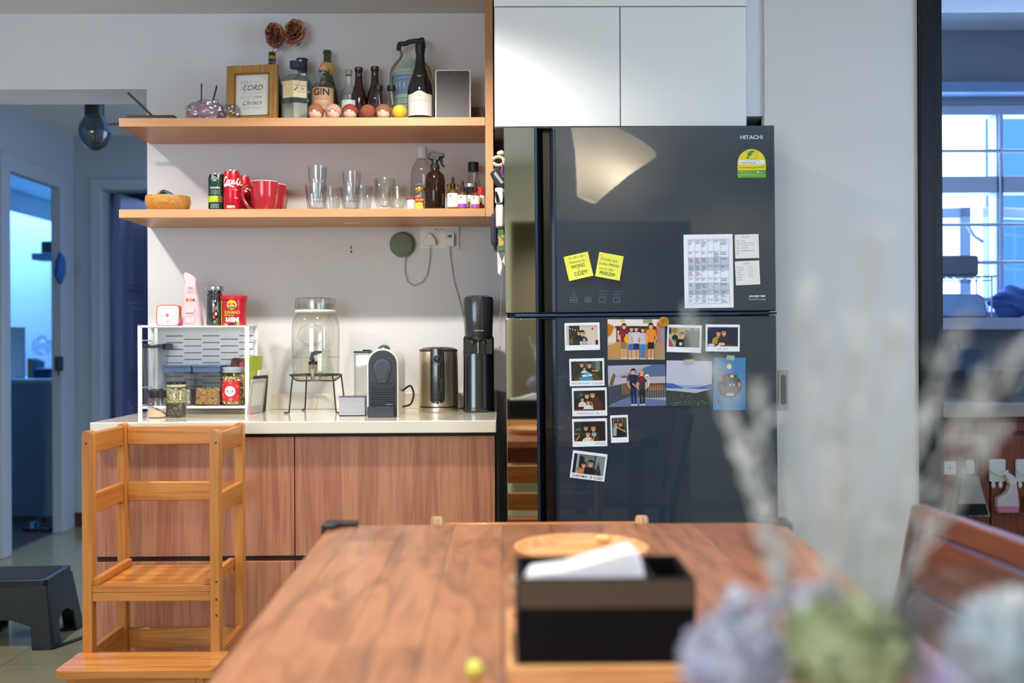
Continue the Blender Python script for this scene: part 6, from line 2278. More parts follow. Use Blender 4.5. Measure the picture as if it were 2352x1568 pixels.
for ri in range(len(rows_) - 1):
    for ci in range(6):
        if ci == 3 and ri in (1, 3, 5, 7, 9):
            continue
        zt0 = z1 - (z1 - z0) * rows_[ri]
        hgt = (z1 - z0) * (rows_[ri + 1] - rows_[ri])
        wd_ = (x1 - x0) * (cols[ci + 1] - cols[ci])
        nl = 1 if ri == 0 or ci == 3 else min(rnd.randint(1, 5), int(hgt / 0.0036))
        for l in range(max(1, nl)):
            a.rect(x0 + (x1 - x0) * cols[ci] + 0.0012, zt0 - 0.0042 - l * 0.0034, x0 + (x1 - x0) * cols[ci] + 0.0012 + wd_ * rnd.uniform(0.35, 0.8), zt0 - 0.0027 - l * 0.0034, '#5c6274')
            a.k -= 1
a.k += 1
a.build('printed_table', t)

for (b4, title, lns, lab) in (((1688, 538, 1743, 593), 'Breakfast', [('Mon   Oats', 0), ('Tue  Pancake + Fruit', 0), ('Wed  Yoghurt, cereal', 0), ('Thu   Chee PB', 0), ('Fri  scrambled toast', 0), ('Sat', 0)], 'white handwritten note, the upper of two beside the timetable'),
                            ((1689, 599, 1745, 654), 'Snacks', [('Mushroom', 1), ('crackers', 1), ('nuts', 1), ('strawberry', 1), ('fruits', 1), ('banana', 1)], 'white handwritten list, the lower of two beside the timetable')):
    t, hw, hh = sheet('paper_note', lab, 'note', *b4, -1.5 if title[0] == 'B' else -2.5, col='#dcdcd6')
    a = fart()
    gr = '#7c7e84'
    a.text(title, -0.002, hh * 0.80, 0.006, gr, w=hw * 0.6)
    for i, (s_, two) in enumerate(lns):
        a.text(s_, -hw * 0.88, hh * (0.50 - i * 0.21), 0.0046, gr, align='l', w=min(hw * 1.5, len(s_) * 0.0027))
        if two and i < 5:
            a.text(['fruit', 'peanut butter', 'granola', 'popcorn', 'jelly'][i], hw * 0.1, hh * (0.50 - i * 0.21), 0.0042, gr, align='l', w=0.012 + 0.003 * (i % 3))
    a.build('handwriting', t)


# ---- pictures
def person(a, x, y, k, shirt, legs, hair='#1c1612', sk='#c99a7c', child=None, shorts=True, longhair=False):
    """a small standing figure: feet at (x, y), height k"""
    a.rect(x - k * 0.075, y, x - k * 0.015, y + k * 0.48, sk if shorts else legs)
    a.k -= 1
    a.rect(x + k * 0.015, y, x + k * 0.075, y + k * 0.48, sk if shorts else legs)
    a.rect(x - k * 0.08, y - k * 0.005, x - k * 0.005, y + k * 0.03, '#d8d0c8').rect(x + k * 0.01, y - k * 0.005, x + k * 0.085, y + k * 0.03, '#d8d0c8')
    a.poly([(x - k * 0.09, y + k * 0.28), (x + k * 0.09, y + k * 0.28), (x + k * 0.085, y + k * 0.52), (x - k * 0.085, y + k * 0.52)], legs)
    a.stroke([(x - k * 0.12, y + k * 0.76), (x - k * 0.15, y + k * 0.58), (x - k * 0.08, y + k * 0.46)], k * 0.045, sk)
    a.stroke([(x + k * 0.12, y + k * 0.76), (x + k * 0.15, y + k * 0.58), (x + k * 0.10, y + k * 0.46)], k * 0.045, sk)
    a.poly([(x - k * 0.09, y + k * 0.47), (x + k * 0.09, y + k * 0.47), (x + k * 0.10, y + k * 0.68), (x + k * 0.155, y + k * 0.68), (x + k * 0.13, y + k * 0.81), (x + k * 0.04, y + k * 0.845), (x - k * 0.04, y + k * 0.845), (x - k * 0.13, y + k * 0.81), (x - k * 0.155, y + k * 0.68), (x - k * 0.10, y + k * 0.68)], shirt)
    head(a, x, y + k * 0.92, k * 0.07, hair, sk, longhair)
    if child:
        cx, cy = x + child[0] * k, y + k * 0.66
        a.circ(cx, cy - k * 0.05, k * 0.085, child[1], k * 0.12, n=12)
        head(a, cx, cy + k * 0.10, k * 0.05, hair, sk, False)


def head(a, x, y, r, hair, sk, longhair=False, glasses=False):
    if longhair:
        a.poly([(x - r * 1.15, y - r * 1.3), (x + r * 1.15, y - r * 1.3)] + arc(x, y + r * 0.15, r * 1.15, 0, 180, 10), hair)
    else:
        a.circ(x, y + r * 0.22, r * 1.08, hair, r * 1.15, n=16)
    a.circ(x, y - r * 0.08, r * 0.85, sk, r * 1.05, n=16)
    a.poly(arc(x, y + r * 0.3, r * 0.9, 10, 170, 8) + [(x - r * 0.5, y + r * 0.5), (x + r * 0.5, y + r * 0.5)], hair)
    a.stroke(arc(x, y - r * 0.35, r * 0.35, 200, 340, 5), r * 0.16, '#f0e6da')
    for s in (-1, 1):
        a.rect(x + s * r * 0.35 - r * 0.12, y + r * 0.02, x + s * r * 0.35 + r * 0.12, y + r * 0.14, '#241a14')
        a.k -= 1
    a.k += 1


def bust(a, x, y, r, shirt, hair='#15110f', sk='#c48e68', longhair=False, wide=2.3, lean=0.0, down=3.2, arms=None):
    """head and shoulders; (x, y) = middle of the face"""
    a.poly([(x - r * wide + lean, y - r * down), (x - r * wide * 0.85, y - r * 2.0), (x - r * 0.7, y - r * 1.15), (x + r * 0.7, y - r * 1.15), (x + r * wide * 0.85, y - r * 2.0), (x + r * wide + lean, y - r * down)], shirt)
    a.poly([(x - r * 0.38, y - r * 1.35), (x + r * 0.38, y - r * 1.35), (x + r * 0.38, y - r * 0.6), (x - r * 0.38, y - r * 0.6)], sk)
    head(a, x, y, r, hair, sk, longhair)


def clip_poly(u0, u1, v0, v1):
    pass


def instax(lab, b4, rot, scene, cap=None, portrait=False, capw=None, capdark=False):
    t, hw, hh = sheet('instant_photo', lab, 'photo', *b4, rot, col='#e4e7ec', group=None)
    a = fart()
    if portrait:
        u0, u1, v0, v1 = -hw * 0.84, hw * 0.84, -hh * 0.62, hh * 0.82
    else:
        u0, u1, v0, v1 = -hw * 0.90, hw * 0.90, -hh * 0.62, hh * 0.80
    scene(a, u0, u1, v0, v1)
    m_ = '#e4e7ec'
    # white border over whatever the scene overshoots
    a.k += 1
    for q in ((-hw, -hh, hw, v0), (-hw, v1, hw, hh), (-hw, v0, u0, v1), (u1, v0, hw, v1)):
        a.rect(*q, m_)
        a.k -= 1
    a.k += 1
    if cap:
        a.text(cap, 0 if capw is None or capw > 0 else hw * 0.6, -hh * 0.81, 0.0062 if not capdark else 0.0085, '#26282e' if capdark else '#5c616c', w=(abs(capw) if capw else hw * 1.4), shear=0.15, bold=0.02 if capdark else 0)
    a.build('picture', t)
    return t


def s1(a, u0, u1, v0, v1):
    w, h = u1 - u0, v1 - v0
    a.rect(u0, v0, u1, v1, '#c9beb0').rect(u0 + w * 0.08, v0, u0 + w * 0.42, v1, '#2a2a20')
    a.poly([(u0 + w * 0.08, v0 + h * 0.2), (u0 + w * 0.2, v0 + h * 0.45), (u0 + w * 0.2, v0)], '#5c5a2c')
    for i in range(9):
        a.circ(u0 + w * (0.12 + 0.08 * i), v0 + h * (0.86 - 0.14 * math.sin(PI * i / 9)), h * 0.03, '#e9e6dc' if i < 5 else '#b5b0a4', n=6)
    a.circ(u0 + w * 0.83, v0 + h * 0.83, h * 0.06, '#a83820', n=8)
    bust(a, u0 + w * 0.40, v0 + h * 0.62, h * 0.11, '#14140f', longhair=True)
    bust(a, u0 + w * 0.50, v0 + h * 0.60, h * 0.125, '#14161a')
    bust(a, u0 + w * 0.56, v0 + h * 0.30, h * 0.085, '#a8a4a8')
    a.rect(u0 + w * 0.92, v0, u1, v0 + h * 0.25, '#2a2228')


def s2(a, u0, u1, v0, v1):
    w, h = u1 - u0, v1 - v0
    a.rect(u0, v0, u1, v1, '#2a2c1e').rect(u0 + w * 0.25, v0 + h * 0.6, u0 + w * 0.78, v1, '#3a4a50').rect(u0 + w * 0.78, v0 + h * 0.5, u0 + w * 0.92, v1, '#5c7868')
    bust(a, u0 + w * 0.34, v0 + h * 0.82, h * 0.12, '#1c2430', longhair=True, sk='#b07c50')
    bust(a, u0 + w * 0.58, v0 + h * 0.80, h * 0.13, '#171812', sk='#b07c50', wide=2.6)
    a.stroke([(u0 + w * 0.86, v0 + h * 0.48), (u0 + w * 0.66, v0 + h * 0.52)], h * 0.08, '#b8844e')
    bust(a, u0 + w * 0.42, v0 + h * 0.62, h * 0.075, '#c9cdd0', sk='#b8844e')
    a.poly([(u0 + w * 0.05, v0), (u0 + w * 0.3, v0 + h * 0.4), (u0 + w * 0.75, v0 + h * 0.4), (u0 + w * 0.98, v0)], '#4a4422')
    a.poly([(u0 + w * 0.24, v0), (u0 + w * 0.28, v0 + h * 0.2), (u0 + w * 0.66, v0 + h * 0.2), (u0 + w * 0.70, v0)], '#2f86a8')
    a.poly([(u0 + w * 0.34, v0 + h * 0.3), (u0 + w * 0.36, v0 + h * 0.2), (u0 + w * 0.68, v0 + h * 0.24), (u0 + w * 0.62, v0 + h * 0.36)], '#d8d4c4')
    a.circ(u0 + w * 0.51, v0 + h * 0.36, h * 0.15, '#4ea8bc', h * 0.09, n=16)


def s3(a, u0, u1, v0, v1):
    w, h = u1 - u0, v1 - v0
    a.rect(u0, v0, u1, v1, '#15120f').rect(u0, v0 + h * 0.6, u0 + w * 0.3, v1, '#26303a').rect(u0 + w * 0.18, v0 + h * 0.74, u0 + w * 0.3, v0 + h * 0.86, '#3e5a60')
    bust(a, u0 + w * 0.42, v0 + h * 0.74, h * 0.13, '#1c1c16', longhair=True, sk='#bc8660')
    a.poly([(u0 + w * 0.52, v0), (u0 + w * 0.52, v0 + h * 0.5), (u0 + w * 0.62, v0 + h * 0.68), (u0 + w * 0.80, v0 + h * 0.65), (u0 + w * 0.92, v0 + h * 0.3), (u0 + w * 0.88, v0)], '#43281a')
    head(a, u0 + w * 0.60, v0 + h * 0.78, h * 0.14, '#15110f', '#bc8660')
    bust(a, u0 + w * 0.27, v0 + h * 0.56, h * 0.09, '#cfc4c0', sk='#bc8660', down=4)
    bust(a, u0 + w * 0.46, v0 + h * 0.42, h * 0.11, '#cdd0c8', sk='#bc8660')
    a.stroke([(u0 + w * 0.6, v0 + h * 0.15), (u0 + w * 0.56, v0 + h * 0.42)], h * 0.06, '#bc8660')
    a.stroke([(u0, v0 + h * 0.03), (u0 + w * 0.3, v0 + h * 0.05)], h * 0.08, '#7a4a30')


def s4(a, u0, u1, v0, v1):
    w, h = u1 - u0, v1 - v0
    a.rect(u0, v0, u1, v1, '#17140e').rect(u0, v0 + h * 0.3, u0 + w * 0.25, v1, '#202c28').rect(u0 + w * 0.05, v0 + h * 0.55, u0 + w * 0.22, v0 + h * 0.66, '#486058').rect(u0, v0 + h * 0.36, u0 + w * 0.18, v0 + h * 0.41, '#7a7a38')
    bust(a, u0 + w * 0.38, v0 + h * 0.68, h * 0.13, '#1f2a16', longhair=True, sk='#a87446', wide=2.4)
    a.stroke([(u0 + w * 0.04, v0 + h * 0.02), (u0 + w * 0.18, v0 + h * 0.3)], h * 0.09, '#a8683a')
    bust(a, u0 + w * 0.62, v0 + h * 0.66, h * 0.145, '#3c2a1a', sk='#b07a4c', wide=2.0, down=5)
    bust(a, u0 + w * 0.44, v0 + h * 0.36, h * 0.13, '#d8ccc4', sk='#c08a68', down=3)
    a.rect(u0 + w * 0.57, v0 + h * 0.27, u0 + w * 0.70, v0 + h * 0.42, '#a8c0c8').rect(u0 + w * 0.59, v0 + h * 0.32, u0 + w * 0.68, v0 + h * 0.39, '#6888a0')
    a.stroke([(u0 + w * 0.64, v0 + h * 0.26), (u0 + w * 0.62, v0 + h * 0.1), (u0 + w * 0.52, v0 + h * 0.06)], h * 0.07, '#b8845e')


def s5(a, u0, u1, v0, v1):
    w, h = u1 - u0, v1 - v0
    a.rect(u0, v0, u1, v1, '#60706e').rect(u0, v0, u0 + w * 0.1, v1, '#1c1414').rect(u0 + w * 0.1, v0, u0 + w * 0.18, v1, '#8a9aa0')
    a.poly([(u0 + w * 0.18, v0), (u0 + w * 0.18, v0 + h * 0.95), (u0 + w * 0.34, v0 + h * 0.85), (u0 + w * 0.36, v0)], '#1b1516').rect(u0 + w * 0.70, v0, u1, v1, '#7a868a').rect(u0 + w * 0.66, v0 + h * 0.3, u0 + w * 0.71, v1, '#2e3c34')
    a.circ(u0 + w * 0.2, v0 + h * 0.22, h * 0.12, '#a85848', n=10)
    bust(a, u0 + w * 0.34, v0 + h * 0.44, h * 0.13, '#b8802a', longhair=True, sk='#b8806a')
    bust(a, u0 + w * 0.56, v0 + h * 0.56, h * 0.15, '#1a1416', sk='#b07c5c', down=5)
    a.poly([(u0 + w * 0.70, v0), (u0 + w * 0.80, v0 + h * 0.72), (u0 + w * 0.92, v0)], '#1a2620')
    for i in range(7):
        a.circ(u0 + w * (0.76 + 0.02 * (i % 4)), v0 + h * (0.08 + 0.08 * i), h * 0.018, '#a83a30' if i % 2 else '#c8b870', n=6)


def s6(a, u0, u1, v0, v1):
    w, h = u1 - u0, v1 - v0
    a.rect(u0, v0, u1, v1, '#2a3226')
    for i in range(6):
        a.rect(u0 + w * (0.1 + i * 0.15), v0 + h * 0.2, u0 + w * (0.15 + i * 0.15), v1, '#5c6648' if i % 2 else '#8a8468')
    bust(a, u0 + w * 0.26, v0 + h * 0.68, w * 0.13, '#8fa0aa', sk='#b07c58', down=6, wide=1.7)
    bust(a, u0 + w * 0.58, v0 + h * 0.66, w * 0.14, '#101216', sk='#b07c58', longhair=True, down=6, wide=2.2)
    a.stroke([(u0 + w * 0.92, v0 + h * 0.28), (u0 + w * 0.60, v0 + h * 0.40), (u0 + w * 0.42, v0 + h * 0.48)], w * 0.1, '#b8845e')


def s7(a, u0, u1, v0, v1):
    w, h = u1 - u0, v1 - v0
    a.rect(u0, v0, u1, v1, '#a8a488').poly([(u0 + w * 0.38, v0), (u0 + w * 0.5, v0 + h * 0.55), (u0 + w * 0.62, v0 + h * 0.86), (u1, v0 + h * 0.84), (u1, v0)], '#46463a')
    a.rect(u0 + w * 0.7, v0 + h * 0.84, u1, v1, '#8a9088').rect(u0 + w * 0.72, v0 + h * 0.82, u0 + w * 0.8, v1, '#2a3a34')
    a.rect(u0 + w * 0.13, v0 + h * 0.68, u0 + w * 0.31, v0 + h * 0.98, '#a88a40').circ(u0 + w * 0.17, v0 + h * 0.85, h * 0.1, '#241c14', n=12).circ(u0 + w * 0.17, v0 + h * 0.85, h * 0.07, '#a88a40', n=12)
    a.circ(u0 + w * 0.03, v0 + h * 0.82, h * 0.08, '#22262a', h * 0.18, n=10)
    a.poly([(u0, v0), (u0, v0 + h * 0.5), (u0 + w * 0.18, v0)], '#a83c48')
    a.poly([(u0 + w * 0.22, v0), (u0 + w * 0.24, v0 + h * 0.4), (u0 + w * 0.5, v0 + h * 0.42), (u0 + w * 0.5, v0)], '#14181c')
    head(a, u0 + w * 0.20, v0 + h * 0.44, h * 0.14, '#14181c', '#14181c')
    head(a, u0 + w * 0.44, v0 + h * 0.60, h * 0.14, '#6a5230', '#c89a58')
    a.circ(u0 + w * 0.39, v0 + h * 0.16, h * 0.08, '#e4e6e0', n=12).circ(u0 + w * 0.39, v0 + h * 0.16, h * 0.03, '#2a4a3a', n=6)
    a.circ(u0 + w * 0.56, v0 + h * 0.82, h * 0.07, '#20241e', n=8)


def s8(a, u0, u1, v0, v1):
    w, h = u1 - u0, v1 - v0
    a.rect(u0, v0, u1, v1, '#1c2640')
    bust(a, u0 + w * 0.36, v0 + h * 0.68, h * 0.14, '#a8822c', sk='#bc805c', wide=2.5, down=4)
    bust(a, u0 + w * 0.54, v0 + h * 0.72, h * 0.15, '#30282a', sk='#bc7c60', wide=2.4, down=5)
    a.poly([(u0, v0), (u0, v0 + h * 0.14), (u1 * 0.8, v0 + h * 0.10), (u1 * 0.8, v0)], '#54382c')
    a.circ(u0 + w * 0.13, v0 + h * 0.07, w * 0.11, '#c4c8d4', h * 0.07, n=16).circ(u0 + w * 0.47, v0 + h * 0.12, w * 0.10, '#dcd4c8', h * 0.075, n=16).circ(u0 + w * 0.47, v0 + h * 0.125, w * 0.05, '#a8825a', h * 0.03, n=10)
    a.circ(u0 + w * 0.37, v0 + h * 0.03, w * 0.05, '#e4dcc8', h * 0.04, n=12)


instax('instant photo of three people under a garland by a pale wall', (1297, 741, 1377.5, 804), -1, s1)
instax('instant photo of a family behind a blue birthday cake', (1308, 823, 1388, 886), -1, s2, 'FIRST BIRTHDAY  27.04.2021', capw=0.098)
instax('instant photo captioned CHRISTMAS DAY 2021', (1314, 890, 1394, 955), -1, s3, 'CHRISTMAS DAY  2021 \u2661', capw=0.082)
instax('instant photo of a family of three with a small date', (1314.5, 961, 1394.5, 1025), -1, s4, '15/2/2022', capw=-0.032)
instax('tilted instant photo captioned CHRISTMAS 24 12 2022', (1312, 1038, 1392, 1101), 7.5, s5, 'CHRISTMAS  24 12 2022', capw=0.094, capdark=True)
instax('narrow upright instant photo of two people hugging', (1402.5, 953, 1443, 1016), -2, s6, portrait=True)
instax('instant photo showing a huge dark blur by a map wall', (1532, 746, 1611, 809), 2, s7)
instax('instant photo of a couple at dinner, mustard sweater', (1620.5, 745, 1699, 807), 0.6, s8, 'OCT 2019', capw=0.03)

# large prints
t, hw, hh = sheet('photo_print', 'large colour print of a group standing on a patio', 'photo', 1395.5, 733, 1527, 826, 0.2, col='#c9a68a', rough=0.25)
a = fart(rough=0.25)
w, h = 2 * hw, 2 * hh
q = lambda x, y: (-hw + w * x, -hh + h * y)


def R4(a, x0, y0, x1, y1, c):
    a.rect(-hw + w * x0, -hh + h * y0, -hw + w * x1, -hh + h * y1, c)


R4(a, 0, 0, 1, 1, '#c8b49c')
R4(a, 0, 0.44, 0.16, 0.9, '#d6c8b8')
R4(a, 0, 0.85, 1, 1, '#ded2c8')
a.poly([q(0, 0.55), q(0, 0.9), q(0.12, 0.82), q(0.06, 0.62)], '#b86a24')
a.poly([q(0.1, 0.86), q(0.25, 1), q(0.75, 1), q(0.86, 0.83)], '#e2d8d2')
R4(a, 0.13, 0.78, 0.85, 0.83, '#4a3428')
R4(a, 0.15, 0.42, 0.60, 0.78, '#5c2e24')
R4(a, 0.17, 0.5, 0.24, 0.72, '#c8bcaa')
R4(a, 0.60, 0.42, 0.86, 0.78, '#7a3a2c')
R4(a, 0.86, 0.35, 1, 0.92, '#b07462')
R4(a, 0.94, 0.44, 0.99, 0.82, '#7c8ca0')
a.poly([q(0, 0), q(0, 0.36), q(0.2, 0.42), q(1, 0.40), q(1, 0)], '#a48564')
a.poly([q(0.01, 0.28), q(0.16, 0.45), q(0.3, 0.43), q(0.34, 0.2), q(0.2, 0.02), q(0.05, 0.12)], '#b88a4c')
R4(a, 0.22, 0.92, 0.3, 1, '#d8c070')
R4(a, 0.62, 0.9, 0.78, 1, '#8a9a78')
bx = -hw + w * 0.275
person(a, -hw + w * 0.285, -hh + h * 0.03, h * 0.86, '#8e2430', '#86745a')
person(a, -hw + w * 0.415, -hh + h * 0.02, h * 0.80, '#b0b4d0', '#3a6ca8', child=(-0.14, '#e0a82a'), longhair=True)
person(a, -hw + w * 0.50, -hh + h * 0.03, h * 0.79, '#c8bcc0', '#22305a', longhair=True)
person(a, -hw + w * 0.615, -hh + h * 0.02, h * 0.78, '#bcb4bc', '#3f78bc', shorts=False, child=(0.15, '#c8a0a4'), longhair=True)
person(a, -hw + w * 0.755, -hh + h * 0.02, h * 0.88, '#d8862a', '#2c1e24')
a.build('picture', t)

t, hw, hh = sheet('photo_print', 'large print of two travellers with backpacks at a lake railing', 'photo', 1397, 838, 1529, 933, -1.2, col='#8a8a98', rough=0.25)
a = fart(rough=0.25)
w, h = 2 * hw, 2 * hh
R4(a, 0, 0, 1, 1, '#9a9aae')
a.poly([q(0.0, 0.72), q(0.2, 0.78), q(0.6, 0.95), q(0.75, 1), q(0, 1)], '#a8a6b8')
a.poly([q(0.5, 0.72), q(0.62, 0.92), q(0.78, 1), q(1, 1), q(1, 0.70)], '#54648a')
R4(a, 0, 0.55, 1, 0.71, '#b0a8b4')
a.poly([q(0.2, 0.70), q(0.28, 0.76), q(0.36, 0.70)], '#5c4a48')
R4(a, 0.42, 0.2, 1, 0.55, '#4c4a44')
R4(a, 0.7, 0.38, 0.96, 0.5, '#8a5a2c')
a.poly([q(0, 0.02), q(0, 0.52), q(0.4, 0.58), q(0.4, 0.22)], '#3a4450')
for i in range(5):
    R4(a, 0.24 + 0.03 * i, 0.3, 0.25 + 0.03 * i, 0.55, '#a87430')
a.poly([q(0, 0), q(0.05, 0.08), q(0.4, 0.22), q(1, 0.13), q(1, 0)], '#5a6c96')
a.poly([q(0.02, 0.55), q(0.06, 0.72), q(0.10, 0.82), q(0.13, 0.76), q(0.10, 0.6), q(0.07, 0.5)], '#5c5a34')
a.stroke([q(0, 0.5), q(0.33, 0.58)], 0.0012, '#a8b4cc')
a.stroke([q(0.05, 0.06), q(0.38, 0.24)], 0.0012, '#8898b8')
for i in range(13):
    x = 0.50 + 0.04 * i
    a.stroke([q(x, 0.16), q(x, 0.45)], 0.0009, '#a4a8c0')
    a.k -= 1
a.k += 1
a.circ(-hw + w * 0.38, -hh + h * 0.66, w * 0.06, '#6a4858', h * 0.14, n=12)
a.circ(-hw + w * 0.66, -hh + h * 0.58, w * 0.065, '#c4c0cc', h * 0.15, n=12)
person(a, -hw + w * 0.44, -hh + h * 0.03, h * 0.88, '#1c2440', '#182850', shorts=False)
person(a, -hw + w * 0.585, -hh + h * 0.03, h * 0.82, '#343a34', '#1f2430', shorts=False)
a.poly(arc(-hw + w * 0.585, -hh + h * 0.81, w * 0.042, 0, 180, 10), '#d09a30')
head(a, -hw + w * 0.675, -hh + h * 0.70, h * 0.055, '#dcd8dc', '#c49a88')
a.poly([q(0.52, 0.56), q(0.56, 0.74), q(0.60, 0.72), q(0.60, 0.58)], '#7c1c28')
a.stroke([q(0.42, 0.56), q(0.49, 0.47), q(0.54, 0.56)], 0.005, '#bc8a74')
a.build('picture', t)

t, hw, hh = sheet('photo_print', 'print of a grey lake view under a cloudy sky, taped on top', 'photo', 1530, 828, 1635, 932, 1.2, col='#b8bcd0', rough=0.25)
a = fart(rough=0.25)
w, h = 2 * hw, 2 * hh
R4(a, 0, 0, 1, 1, '#b4b9cc')
R4(a, 0, 0.38, 1, 0.46, '#8a98c0')
a.poly([q(0, 0.38), q(0, 0.5), q(0.15, 0.49), q(0.4, 0.39)], '#3f5c9c')
a.poly([q(0.4, 0.38), q(0.75, 0.42), q(1, 0.50), q(1, 0.38)], '#4a62a0')
R4(a, 0, 0.31, 1, 0.38, '#a8b0c8')
a.poly([q(0, 0), q(0, 0.34), q(0.3, 0.32), q(0.65, 0.29), q(1, 0.38), q(1, 0)], '#38403c')
rnd = random.Random(3)
for i in range(70):
    x, y = rnd.random(), rnd.random() ** 1.4 * 0.32
    R4(a, x * 0.97, y, x * 0.97 + rnd.uniform(0.008, 0.04), y + 0.010, ['#6a7484', '#8c98ac', '#2a3228', '#4c5448', '#5c5c40'][i % 5])
    a.k -= 1
a.k += 1
a.build('picture', t)
MB().box(-0.014, 0.02, -0.0022, -0.0016, hh - 0.010, hh + 0.004, M('#a8a690', 0.5)).build('tape', t, rot=(0, R(-4), 0))

t, hw, hh = sheet('greeting_card', 'blue illustrated card with a tiny round planet of trees', 'card', 1638.5, 821, 1712, 941, 0.8, col='#3f78a8', rough=0.4)
a = fart(rough=0.4)
w, h = 2 * hw, 2 * hh
rnd = random.Random(8)
for i in range(12):
    a.circ(-hw + w * rnd.uniform(0.05, 0.95), -hh + h * rnd.choice([rnd.uniform(0.05, 0.2), rnd.uniform(0.75, 0.95)]), 0.0009, '#d8e0e8', n=6)
    a.k -= 1
a.k += 1
a.circ(-hw + w * 0.49, -hh + h * 0.83, w * 0.075, '#e2d2a0', n=20)
a.circ(-hw + w * 0.5, -hh + h * 0.46, w * 0.385, '#141a22', n=40)


def tree(x, y, c, s=1.0, rnd_=False):
    X_, Y_ = -hw + w * x, -hh + h * y
    a.rect(X_ - 0.001 * s, Y_ - 0.006 * s, X_ + 0.001 * s, Y_, '#b02a34')
    if rnd_:
        a.circ(X_, Y_ + 0.006 * s, 0.0045 * s, c, 0.0085 * s, n=14)
    else:
        a.poly([(X_ - 0.0055 * s, Y_), (X_ + 0.0055 * s, Y_), (X_, Y_ + 0.015 * s)], c)


tree(0.25, 0.56, '#b8743c')
tree(0.42, 0.57, '#2f5c3c', 1.0, True)
tree(0.73, 0.60, '#2a5a38')
tree(0.29, 0.37, '#2c5c3a', 1.2)
tree(0.71, 0.37, '#245236')
tree(0.81, 0.45, '#c8782a', 0.9, True)
for (x, y, n_) in ((0.575, 0.62, 1), (0.53, 0.27, 2)):
    X_, Y_ = -hw + w * x, -hh + h * y
    a.rect(X_ - 0.0055 * n_, Y_, X_ + 0.0055 * n_, Y_ + 0.0075, '#dcc9a4')
    for i in range(n_):
        c_ = X_ + (i - (n_ - 1) / 2) * 0.009
        a.poly([(c_ - 0.005, Y_ + 0.0075), (c_ + 0.005, Y_ + 0.0075), (c_, Y_ + 0.0125)], '#b8283c')
        a.rect(c_ - 0.001, Y_ + 0.003, c_ + 0.001, Y_ + 0.005, '#5a4a3a')
X_, Y_ = -hw + w * 0.58, -hh + h * 0.475
a.poly([(X_ - 0.011, Y_), (X_ + 0.010, Y_), (X_ + 0.010, Y_ + 0.004), (X_ + 0.006, Y_ + 0.005), (X_ + 0.003, Y_ + 0.009), (X_ - 0.003, Y_ + 0.009), (X_ - 0.005, Y_ + 0.004), (X_ - 0.011, Y_ + 0.003)], '#3a74b0')
a.circ(X_ - 0.006, Y_, 0.0025, '#e4dcc8', n=10).circ(X_ + 0.006, Y_, 0.0025, '#e4dcc8', n=10)
a.circ(-hw + w * 0.16, -hh + h * 0.16, 0.0045, '#3a3434', n=14).stroke([(-hw + w * 0.07, -hh + h * 0.12), (-hw + w * 0.23, -hh + h * 0.20)], 0.0008, '#a8b4bc')
a.build('picture', t)
MB().box(-0.014, 0.011, -0.0018, -0.0012, hh - 0.008, hh + 0.007, M('#8ea394', 0.5)).build('tape', t, rot=(0, R(3), 0))

# wax seal magnet
p = P(1524.5, 739, FY - 0.0022)
t = thing('wax_seal_magnet', 'gold wax seal magnet pinning the patio print', 'magnet', p, (R(90), 0, 0))
MB().lathe([(0, 0), (0.0145, 0), (0.0155, 0.002), (0.0148, 0.0045), (0.011, 0.0048), (0.0105, 0.003), (0, 0.003)], M('#c08c22', 0.35, metal=0.3, coat=0.3), seg=40, ribs=7, rib=0.06).build('seal', t)
MB().tube([(0.004 * math.cos(i) * (1 - 0.04 * i), 0.006 * math.sin(i * 1.3), 0.0034) for i in range(10)], 0.0006, M('#8f6414', 0.4), 5).build('stamp_relief', t)

# ------------------------------------------------ things stuck on the fridge's side
SX = invf.inverted() @ Vector((0.008, 0, 1.5))
sxx = lambda z: fx0 + 0.008 + math.sin(tilt) * z   # side face at height z
clipm = M('#e0e0dc', 0.35)
sm_ = M('#b8bcc0', 0.25, metal=0.9)


def sideat(py, Y=3.20):
    z = Z(py, Y, 1145)
    return Vector((sxx(z) - 0.0008, Y, z))


def sthing(name, lab, cat, py, Y=3.20):
    return thing(name, lab, cat, sideat(py, Y))


k = 3.2 / FPX
t = sthing('ring_magnet', 'cream ring shaped magnetic hook on the fridge side', 'magnet', 370)
MB().tube([(-0.024 + 0.018 * math.cos(R(20 + 320 * i / 20)) * -1, 0, 0.014 * math.sin(R(20 + 320 * i / 20))) for i in range(21)], 0.0055, M('#d8c89c', 0.5), 8).build('open_ring', t)
MB().box(-0.012, 0, -0.012, 0.012, -0.016, 0.012, M('#c8b888', 0.5)).build('magnet_base', t, bevel=0.002)
t = sthing('white_figure_magnet', 'small white carved magnet at the top of the fridge side', 'magnet', 352)
MB().ball((-0.016, 0, 0), 0.012, M('#cfccb8', 0.6), 18, 12, s=(1.1, 0.8, 0.7), fn=crumple(3, 0.3)).build('figure', t)
MB().box(-0.008, 0, -0.006, 0.006, -0.006, 0.006, M('#a8a898', 0.4)).build('magnet_base', t)
t = sthing('utility_cutter', 'black utility cutter hanging on the fridge side', 'cutter', 405)
MB().prism([(-0.052, 0.008), (-0.040, 0.022), (-0.028, 0.026), (-0.002, 0.012), (-0.002, -0.040), (-0.034, -0.028)], -0.012, 0.012, M('#1c1f22', 0.4)).build('body', t, bevel=0.003)
MB().prism([(-0.040, 0.006), (-0.034, 0.014), (-0.008, -0.022), (-0.016, -0.026)], -0.0135, -0.012, M('#9c9ea2', 0.4)).build('blade_plate', t)
t = sthing('lanyard', 'pink and blue cord dangling from the ring magnet', 'cord', 395)
MB().tube(spline([(-0.012, -0.014, 0.028), (-0.015, -0.015, 0.0), (-0.010, -0.015, -0.02)], 5), 0.0015, M('#c83a8c', 0.5)).build('pink_strand', t)
